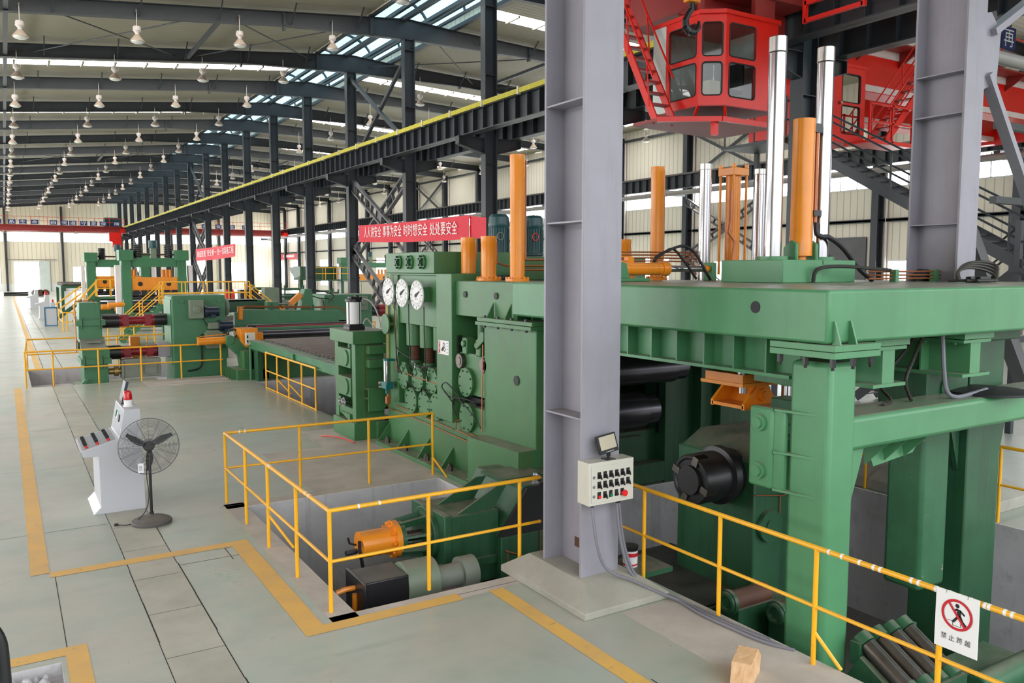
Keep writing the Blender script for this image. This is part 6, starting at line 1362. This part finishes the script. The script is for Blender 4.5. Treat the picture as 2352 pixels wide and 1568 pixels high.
# ================================================================== RIGHT BAY MACHINES
t = thing('tank_unit', 'big green box-shaped unit raised on legs in the right bay', 'machine', (24.5, 75, 0))
MB().box(23.3, 28.6, 75, 77, 2.45, 3.72).build('box', 'green_dark', t)
for x in (23.5, 28.3): MB().box(x-.15, x+.15, 75.2, 75.5, 0, 2.45).build('leg', 'green_dark', t)
MB().prism([(22.2, 3.6), (23.3, 3.72), (23.3, 2.9), (22.8, 2.6)], 'y', 74.9, 74.95).build('tarp', 'tarp', t)
platform('green walkway with yellow railing beside the raised green box in the right bay', 24.2, 27.4, 73.6, 74.4, 2.5, 'green_dark')
portal('green portal leveller in the right bay behind the cream cabinets', 74, 27.0, 33.0, .9)
t = thing('cabinet', 'row of cream electrical cabinets standing in the right bay', 'cabinet', (23.1, 58.5, 0))
for i in range(3):
    MB().box(21.74+i*.93, 22.65+i*.93, 58, 59.2, 0, 2.55).build('cabinet_bay', 'cabinet_cream', t, .01)
    MB().box(22.55+i*.93, 22.58+i*.93, 57.97, 58, 1.1, 1.35).build('handle', 'black_metal', t)
MB().box(21.7, 24.55, 57.95, 59.3, 2.56, 2.62).build('top', 'grey_motor', t)
rnd = random.Random(3)
for i, (x, y, wd, h, mt, what) in enumerate(((15.2, 60, 1.6, 2.4, 'black_metal', 'black steel rack'), (17.6, 62, 1.2, 1.6, 'grey_motor', 'grey machine block'), (18.6, 64, 1.7, 2.2, 'green_dark', 'dark green machine body'),
        (19.2, 55, 1.2, 1.35, 'grey_green', 'low grey-green unit'), (20.2, 58, .8, 2.0, 'teal_motor', 'dark teal upright tank'), (17.5, 50, 1.6, 1.2, 'grey_motor', 'low grey cabinet'), (21.2, 66, 2.2, 1.9, 'green_dark', 'wide dark green base'))):
    t = thing('machine_unit', '%s among the right bay machines, %s from the left' % (what, nth(i)), 'machine', (x, y, 0))
    MB().box(x, x+wd, y, y+1.2, 0, h*.7).build('body', mt, t, .02)
    MB().box(x+.1, x+wd-.1, y+.1, y+1.0, h*.82, h*.9).box(x+.05, x+.15, y+.1, y+.2, h*.7, h*1.0).box(x+wd-.15, x+wd-.05, y+.1, y+.2, h*.7, h).build('top_frame', 'green_dark', t)
    MB().cyl((x+wd*.5, y-.05, h*.45), (x+wd*.5, y+.1, h*.45), .16, 14).box(x+wd*.15, x+wd*.35, y-.04, y, h*.2, h*.5).build('fitting', ('white_band', 'orange_paint', 'black_metal')[i % 3], t)
for i, (x, y) in enumerate(((11.6, 52), (11.95, 52))):
    tag(MB().lathe((x, y, 1.3), [(.11, 0), (.12, .05), (.12, .7), (.05, .85), (.03, .95), (0, .96)], 12).build('fire_extinguisher', 'red_paint'), 'red fire extinguisher by the lattice brace, %s of the pair' % ('left' if i == 0 else 'right'), 'extinguisher', 'fire extinguishers')
t = thing('store_rack', 'dark rack carrying drums and extinguishers near the far lattice brace', 'rack', (12.8, 52.5, 0))
MB().box(11.3, 15.3, 51.8, 53, 1.2, 1.3).box(11.3, 11.5, 51.8, 52, 0, 1.2).box(15.1, 15.3, 51.8, 52, 0, 1.2).build('frame', 'green_dark', t)
MB().box(12.4, 13.5, 52, 52.8, 1.3, 2.2).build('tank', 'black_metal', t); MB().box(13.9, 14.8, 52, 52.8, 1.3, 2.3).build('unit', 'grey_green', t)
# ================================================================== OVERHEAD CRANES
def boards(par, chars, spots, y, z0, h, wd):
    for ch, x in zip(chars, spots):
        b = MB().box(x-wd/2, x+wd/2, y, y+.02, z0, z0+h).build('letter_board', 'blue_sign', par)
        letter('character', ch, (x-wd*.36, y-.004, z0+h*.12), (1, 0, 0), (0, 0, 1), wd*.72, h*.76, 'white_plain', b)
def bridge(lab, y, x0, x1, z0, z1, depth=1.4, gap=1.6, lip=False, red='red_paint'):
    t = thing('overhead_crane', lab, 'crane', ((x0+x1)/2, y, z0))
    for k in (0, 1):
        yy = y+k*(depth+gap)
        MB().box(x0, x1, yy, yy+depth*.5, z0, z1).build('bridge_girder', red, t)
        if lip: MB().box(x0, x1, yy-.02, yy, z0+.02, z0+.22).build('white_band', 'white_band', t)
    MB().box(x0, x1, y-.7, y, z1-.05, z1).build('walkway', 'red_dull', t)
    for nm, h in (('hand_rail', 1.1), ('mid_rail', .55)): MB().cyl((x0, y-.68, z1+h), (x1, y-.68, z1+h), .03, 6).build(nm, 'red_paint', t)
    n = round((x1-x0)/2.0)
    for i in range(n+1): MB().cyl((x0+(x1-x0)*i/n, y-.68, z1), (x0+(x1-x0)*i/n, y-.68, z1+1.1), .03, 6).build('rail_post', 'red_paint', t)
    for x in (x0+.2, x1-.2): MB().box(x-.3, x+.3, y-1.0, y+depth+gap+1.0, z0-.1, z0+.5).build('end_carriage', 'red_paint', t)
    return t
t = bridge('red overhead crane at the far end of the left bay with slogan boards', 132, -14, 15.2, 8.75, 9.55, red='red_dull')
boards(t, '\u7406\u7cfb\u751f\u547d\u81ea\u89c9\u9075\u5b88\u662f\u4fdd\u969c', [-.4, 1.25, 2.55, 3.95, 6.2, 7.55, 8.6, 9.95, 11.2, 12.45, 14.2], 131.25, 9.6, .62, .9)
MB().box(12.8, 14.8, 133, 135, 9.6, 10.9).build('trolley', 'teal_motor', t)
MB().box(13.6, 14.8, 131.8, 133, 6.6, 8.75).box(13.2, 13.7, 132, 132.6, 7.4, 8.7).build('operator_cab', 'red_paint', t)
for x, wd in ((.2, 'left'), (8.9, 'right')): tag(MB().lathe((x, 131.5, 8.4), [(.04, .35), (.06, .3), (.3, 0), (0, 0)], 12).build('crane_lamp', 'lamp_reflector'), 'lamp under the far red crane girder, %s one' % wd, 'lamp')
t = bridge('red overhead crane at the far end of the right bay with slogan boards', 132, 17.8, 38.8, 8.75, 9.55, red='red_dull')
boards(t, '\u7a33\u4e00\u5b89\u5168\u4fc3\u751f\u4ea7', [20.6, 22.6, 24.6, 26.3, 28.3, 30.3, 32.3], 131.25, 9.6, .62, .9)
# near crane of the left bay: bridge above the frame edge, cab with windows, ladder
t = bridge('near red overhead crane of the left bay, its operator cab hanging above the leveller', 12.3, -14, 15.15, 9.95, 11.3, 1.2, 1.4)
MB().box(12.9, 15.1, 12.2, 15.6, 9.12, 9.94).build('end_box', 'red_dull', t)
Xc, Xb, Yf, Yk = 12.2, 14.16, 12.2, 13.9; zb, zt = 6.82, 8.62; cx, cy = 12.63, 12.52   # chamfered corner (cx,Yf)-(Xc,cy)
cab = thing('operator_cab', 'red glazed operator cab hung below the near crane, with a ladder beside it', 'crane cab', ((Xc+Xb)/2, 12.9, zb))
def frame_panel(p0, p1, holes, name, mat, th=.05):
    # vertical panel from p0 to p1 (x,y) between zb and zt with rounded window openings (u0,u1,z0,z1)
    p0 = Vector((p0[0], p0[1], 0)); p1 = Vector((p1[0], p1[1], 0)); L_ = (p1-p0).length; u = (p1-p0)/L_; nn = Vector((u.y, -u.x, 0))
    us = sorted({0, L_}|{q for h in holes for q in h[:2]}); zs = sorted({zb, zt}|{q for h in holes for q in h[2:]})
    m = MB(); P3 = lambda a, z, d=0: tuple(p0+u*a+Vector((0, 0, z))+nn*d)
    for i in range(len(us)-1):
        for j in range(len(zs)-1):
            ca, cz = (us[i]+us[i+1])/2, (zs[j]+zs[j+1])/2
            if any(h[0] < ca < h[1] and h[2] < cz < h[3] for h in holes): continue
            vs = [P3(a, z, d) for d in (0, -th) for a, z in ((us[i], zs[j]), (us[i+1], zs[j]), (us[i+1], zs[j+1]), (us[i], zs[j+1]))]
            m.add(vs, [(0, 1, 2, 3), (7, 6, 5, 4), (0, 4, 5, 1), (1, 5, 6, 2), (2, 6, 7, 3), (3, 7, 4, 0)])
    rc = .07
    for h in holes:                                  # rounded corners of the openings
        for (ca, cz, sa, sz) in ((h[0], h[2], 1, 1), (h[1], h[2], -1, 1), (h[1], h[3], -1, -1), (h[0], h[3], 1, -1)):
            arc = [(ca+sa*rc*(1-cos(k*pi/8)), cz+sz*rc*(1-sin(k*pi/8))) for k in range(5)]
            poly = [(ca, cz)]+[(ca+sa*rc*(1-sin(k*pi/8)), cz+sz*rc*(1-cos(k*pi/8))) for k in range(5)]
            m.add([P3(a, z, 0) for a, z in poly], [tuple(range(6))])
    fr = m.build(name, mat, cab)
    for h in holes:
        g = MB(); g.add([P3(a, z, -.03) for a, z in ((h[0], h[2]), (h[1], h[2]), (h[1], h[3]), (h[0], h[3]))], [(0, 1, 2, 3)])
        gl = g.build('window_pane', 'cab_glass', cab)
        pts = []
        for (ca, cz, sa, sz, a0) in ((h[0], h[2], 1, 1, pi), (h[1], h[2], -1, 1, 1.5*pi), (h[1], h[3], -1, -1, 0), (h[0], h[3], 1, -1, .5*pi)):
            for k in range(5): a = a0+k*pi/8; pts.append(P3(ca+sa*rc+rc*cos(a), cz+sz*rc+rc*sin(a), .004))
        MB().tube(pts+[pts[0]], .014, 6).build('window_seal', 'black_rubber', gl)
    return P3
zm0, zm1 = 7.72, 7.8
frame_panel((cx, Yf), (Xb, Yf), [(.1, .86, 7.0, 7.68), (.1, .86, 7.8, 8.46)], 'front_panel', 'red_paint')
frame_panel((Xc, cy), (cx, Yf), [(.07, .47, 7.02, 7.68), (.07, .47, 7.8, 8.46)], 'corner_panel', 'red_paint')
frame_panel((Xc, Yk-.4), (Xc, cy), [(.1, .9, 7.02, 7.68), (.1, .9, 7.8, 8.46)], 'side_panel', 'red_paint')
m = MB().quad((Xb, Yf, zb), (Xb, Yk, zb), (Xb, Yk, zt), (Xb, Yf, zt)).quad((Xc, Yk, zb), (Xb, Yk, zb), (Xb, Yk, zt), (Xc, Yk, zt)).quad((Xc, Yk-.4, zb), (Xc, Yk, zb), (Xc, Yk, zt), (Xc, Yk-.4, zt)); m.build('back_panel', 'cab_lining', cab)
m = MB().prism([(Xc-.04, cy-.05), (cx-.05, Yf-.05), (Xb+.03, Yf-.05), (Xb+.03, Yk), (Xc-.04, Yk)], 'z', zt, zt+.08); m.build('roof', 'red_paint', cab)
m = MB().prism([(Xc, cy+.3), (cx+.2, Yf+.1), (Xb, Yf), (Xb, Yk), (Xc, Yk)], 'z', zb-.28, zb-.22).prism([(Xc, cy), (cx, Yf), (Xb, Yf), (Xb, Yk), (Xc, Yk)], 'z', zb-.02, zb).build('cab_floor', 'red_dull', cab)
MB().prism([(11.4, 13.6), (11.4, 12.85), (12.4, 12.1), (Xb, 12.15), (Xb, Yk)], 'z', zb-.34, zb-.28).build('landing', 'red_dull', cab)
m = MB().bar((11.4, 12.85, zb-.31), (12.45, 12.1, zb-.31), .07, .1).bar((12.45, 12.1, zb-.31), (Xb, 12.15, zb-.31), .07, .1).bar((Xc, cy, zb), (Xc+.1, cy+.25, zb-.28), .05, .05).bar((cx, Yf, zb-.02), (cx+.12, Yf+.08, zb-.28), .05, .05).bar((Xb-.03, Yf+.02, zb), (Xb-.03, Yf+.02, zb-.3), .06, .06)
m.box(12.35, 12.47, 12.2, 12.3, zb-.62, zb-.34); m.build('landing_edge', 'red_paint', cab)
MB().add([(Xc, cy, zb-.02), (cx, Yf, zb-.02), (cx+.12, Yf+.1, zb-.24), (Xc+.1, cy+.22, zb-.24)], [(0, 1, 2, 3)]).build('toe_window', 'cab_glass', cab)
MB().box(12.75, 13.05, 12.75, 13.0, zb, zb+.62).build('control_stand', 'cabinet_cream', cab); MB().cyl((12.95, 12.85, zb+.62), (12.95, 12.85, zb+.95), .012, 8).build('lever', 'bright_steel', cab)
MB().box(13.35, 13.75, 12.75, 13.15, zb+.42, zb+.5).box(13.7, 13.78, 12.75, 13.15, zb+.62, zb+1.1).cyl((13.55, 12.95, zb), (13.55, 12.95, zb+.42), .04, 10).build('seat', 'black_rubber', cab, .02)
m = MB().box(13.5, 14.1, 12.25, 12.35, 8.7, 9.15).box(12.4, 12.5, 12.7, 12.8, 8.7, 9.2).box(14.0, 14.12, 13.5, 13.6, 8.7, 9.2).prism([(12.0, 8.7), (15.2, 8.7), (15.2, 9.12), (12.6, 9.12)], 'y', 12.9, 13.0); m.build('hanger', 'red_dull', cab)
# ladder
la, lb = Vector((11.75, 13.0, 6.5)), Vector((11.75, 14.9, 9.9))
for x in (11.5, 12.0): MB().bar(la+Vector((x-11.75, 0, 0)), lb+Vector((x-11.75, 0, 0)), .04, .16, (0, 1, 0)).build('ladder_stringer', 'red_paint', cab)
for i in range(13): p = la+(lb-la)*((i+.5)/13); MB().box(11.5, 12.0, p.y-.08, p.y+.08, p.z-.02, p.z+.02).build('ladder_tread', 'red_dull', cab)
for x in (11.48, 12.05):
    o = Vector((x-11.75, .1, .95)); MB().cyl(la+o, lb+o, .02, 8).build('ladder_rail', 'red_paint', cab)
    for f_ in (.1, .45, .8): p = la+(lb-la)*f_; MB().cyl(p+Vector((x-11.75, 0, 0)), p+o, .018, 8).build('ladder_baluster', 'red_paint', cab)
c = thing('safety_cage', 'hollow red rectangular frame hanging right of the near crane cab', 'frame', (14.2, 10.9, 8.5))
m = MB()
for a, b in (((14.2, 11.55, 8.55), (14.2, 10.2, 8.55)), ((14.2, 11.55, 8.9), (14.2, 10.2, 8.9)), ((14.2, 11.55, 8.5), (14.2, 11.55, 9.9)), ((14.2, 10.2, 8.5), (14.2, 10.2, 9.9))): m.bar(a, b, .08, .08)
m.build('bars', 'red_paint', c)
h = thing('crane_hook', 'black crane hook in an orange block in front of the near cab', 'hook', (10.15, 10.5, 7.3))
MB().box(10.02, 10.28, 10.42, 10.58, 7.95, 8.4).cyl((10.0, 10.5, 8.2), (10.3, 10.5, 8.2), .12, 16).build('hook_block', 'orange_paint', h, .02)
MB().cyl((10.0, 10.5, 8.5), (10.3, 10.5, 8.5), .2, 18).build('sheave', 'orange_paint', h)
pts = [(0, 8.0), (0, 7.85), (-.06, 7.76), (-.11, 7.66), (-.1, 7.55), (-.03, 7.47), (.06, 7.47), (.12, 7.55), (.13, 7.66)]
m = MB(); rs = [.045, .05, .05, .055, .065, .065, .055, .045, .02]
for i in range(len(pts)-1): m.cyl((10.15+pts[i][0], 10.5-pts[i][0]*.3, pts[i][1]), (10.15+pts[i+1][0], 10.5-pts[i+1][0]*.3, pts[i+1][1]), rs[i], 12, rs[i+1])
m.build('hook', 'black_metal', h)
for x in (10.05, 10.25): MB().cyl((x, 10.5, 8.5), (x, 10.5, 12.5), .012, 6).build('rope', 'black_metal', h)
h.location.x -= .1
# crane of the right bay
t = bridge('near red overhead crane of the right bay with white bands and sign boards', 17.0, 18.3, 38.8, 9.2, 10.65, 1.6, 2.0, True)
MB().box(18.3, 38.8, 16.97, 17.0, 10.35, 10.6).build('white_band', 'white_band', t)
for i in range(9): MB().prism([(17.0, 10.6), (16.2, 10.6), (17.0, 10.1)], 'x', 19+i*2.2, 19.06+i*2.2).build('walkway_bracket', 'red_dull', t)
boards(t, '\u4ea7\u518d', [28.8, 30.9], 16.25, 11.3, .78, .9)
Xl, Xr, Yq = 18.6, 21.8, 15.5
zb, zt = 7.25, 9.3
cab = thing('operator_cab', 'red crane cab of the right bay, partly behind the right chrome rod', 'crane cab', (20.2, 16, 7.2))
frame_panel((Xl, Yq), (Xr, Yq), [(2.15, 2.98, 7.4, 8.2), (2.15, 2.98, 8.3, 9.1)], 'front_panel', 'red_paint')
m = MB().quad((Xl, Yq, zb), (Xl, Yq+1.5, zb), (Xl, Yq+1.5, zt), (Xl, Yq, zt)).quad((Xr, Yq, zb), (Xr, Yq+1.5, zb), (Xr, Yq+1.5, zt), (Xr, Yq, zt)).quad((Xl, Yq+1.5, zb), (Xr, Yq+1.5, zb), (Xr, Yq+1.5, zt), (Xl, Yq+1.5, zt)); m.build('wall', 'red_paint', cab)
MB().box(Xl, Xr, Yq, Yq+1.5, zb-.1, zb).box(Xl-.03, Xr+.03, Yq-.03, Yq+1.5, zt, zt+.08).build('floor_and_roof', 'red_paint', cab)
MB().box(18.55, 19.4, 15.0, 15.5, 8.25, 8.9).build('air_conditioner', 'red_dull', cab)
MB().cyl((20.65, 15.48, 8.25), (20.65, 15.42, 8.25), .05, 10).build('door_knob', 'chrome', cab)
MB().box(20.9, 23.0, 14.7, 15.5, 7.05, 7.14).build('landing', 'red_paint', cab)
m = MB()
for z in (7.14, 7.65, 8.15): m.bar((20.95, 14.72, z), (22.95, 14.72, z), .05, .05)
for x in (20.95, 22.0, 22.95): m.bar((x, 14.72, 7.1), (x, 14.72, 8.2), .06, .05)
m.bar((22.95, 14.72, 8.15), (22.95, 15.5, 8.15), .05, .05); m.build('landing_rail', 'red_paint', cab)
a, b = Vector((22.0, 15.4, 7.2)), Vector((25.2, 15.4, 10.5))
for y in (14.9, 15.5): MB().bar(a+Vector((0, y-15.4, 0)), b+Vector((0, y-15.4, 0)), .05, .22).build('stair_stringer', 'red_paint', cab)
for i in range(11): p = a+(b-a)*((i+.5)/11); MB().box(p.x-.12, p.x+.12, 14.9, 15.5, p.z-.015, p.z+.015).build('stair_tread', 'red_dull', cab)
for y in (14.9, 15.5):
    for h_ in (.45, .9): MB().cyl(a+Vector((0, y-15.4, h_)), b+Vector((0, y-15.4, h_)), .022, 8).build('stair_rail', 'red_paint', cab)
    for f_ in (.05, .5, .9): p = a+(b-a)*f_+Vector((0, y-15.4, 0)); MB().cyl(p, p+Vector((0, 0, .9)), .022, 8).build('stair_baluster', 'red_paint', cab)
# steel stair tower beside the middle columns
t = stairs('grey steel stairs descending behind the second grey column, upper flight', (18.5, 9.0, 3.55), (18.5, 15.2, 7.0), .8, 22, 'shaded_steel', True, 'y', None, 'shaded_steel', 1.2)
t = thing('platform', 'grey steel landing with railings below the right bay crane cab', 'platform', (18.5, 16.2, 6.9))
MB().box(17.9, 19.4, 15.2, 17.4, 6.92, 7.0).build('deck', 'shaded_steel', t)
for z in (7.5, 8.1):
    MB().cyl((18.05, 15.2, z), (18.05, 17.4, z), .025, 8).cyl((19.3, 15.2, z), (19.3, 17.4, z), .025, 8).cyl((18.05, 17.4, z), (19.3, 17.4, z), .025, 8).build('rail', 'shaded_steel', t)
for x, y in ((18.05, 15.2), (18.05, 16.3), (18.05, 17.4), (19.3, 15.2), (19.3, 17.4)): MB().cyl((x, y, 7), (x, y, 8.1), .025, 8).build('post', 'shaded_steel', t)
for x, y in ((18.0, 15.3), (19.3, 17.3)): MB().box(x-.06, x+.06, y-.06, y+.06, 0, 6.95).build('leg', 'shaded_steel', t)
t = stairs('grey steel stairs behind the second grey column, lower flight rising rightward', (19.6, 13.6, .1), (19.6, 9.6, 3.5), .8, 18, 'shaded_steel', True, 'y', None, 'shaded_steel', 1.2)
t = thing('platform', 'grey steel landing at the right edge joining the two stair flights', 'platform', (19.1, 8.6, 3.4))
MB().box(18.0, 20.2, 7.9, 9.2, 3.42, 3.52).build('deck', 'shaded_steel', t)
for z in (4.0, 4.55): MB().cyl((18.05, 8.0, z), (20.1, 8.0, z), .025, 8).build('rail', 'shaded_steel', t)
for x, y in ((18.1, 8.0), (20.1, 8.0), (18.1, 9.1), (20.1, 9.1)): MB().box(x-.06, x+.06, y-.06, y+.06, 0, 4.5).build('leg', 'shaded_steel', t)
m = MB()
for z in (2.0, 4.9, 6.4): m.bar((17.2, 9.2, z), (24, 9.2, z), .14, .14)
tag(m.build('tie_beams', 'shaded_steel'), 'dark horizontal tie beams behind the grey steel stairs at right', 'beam')
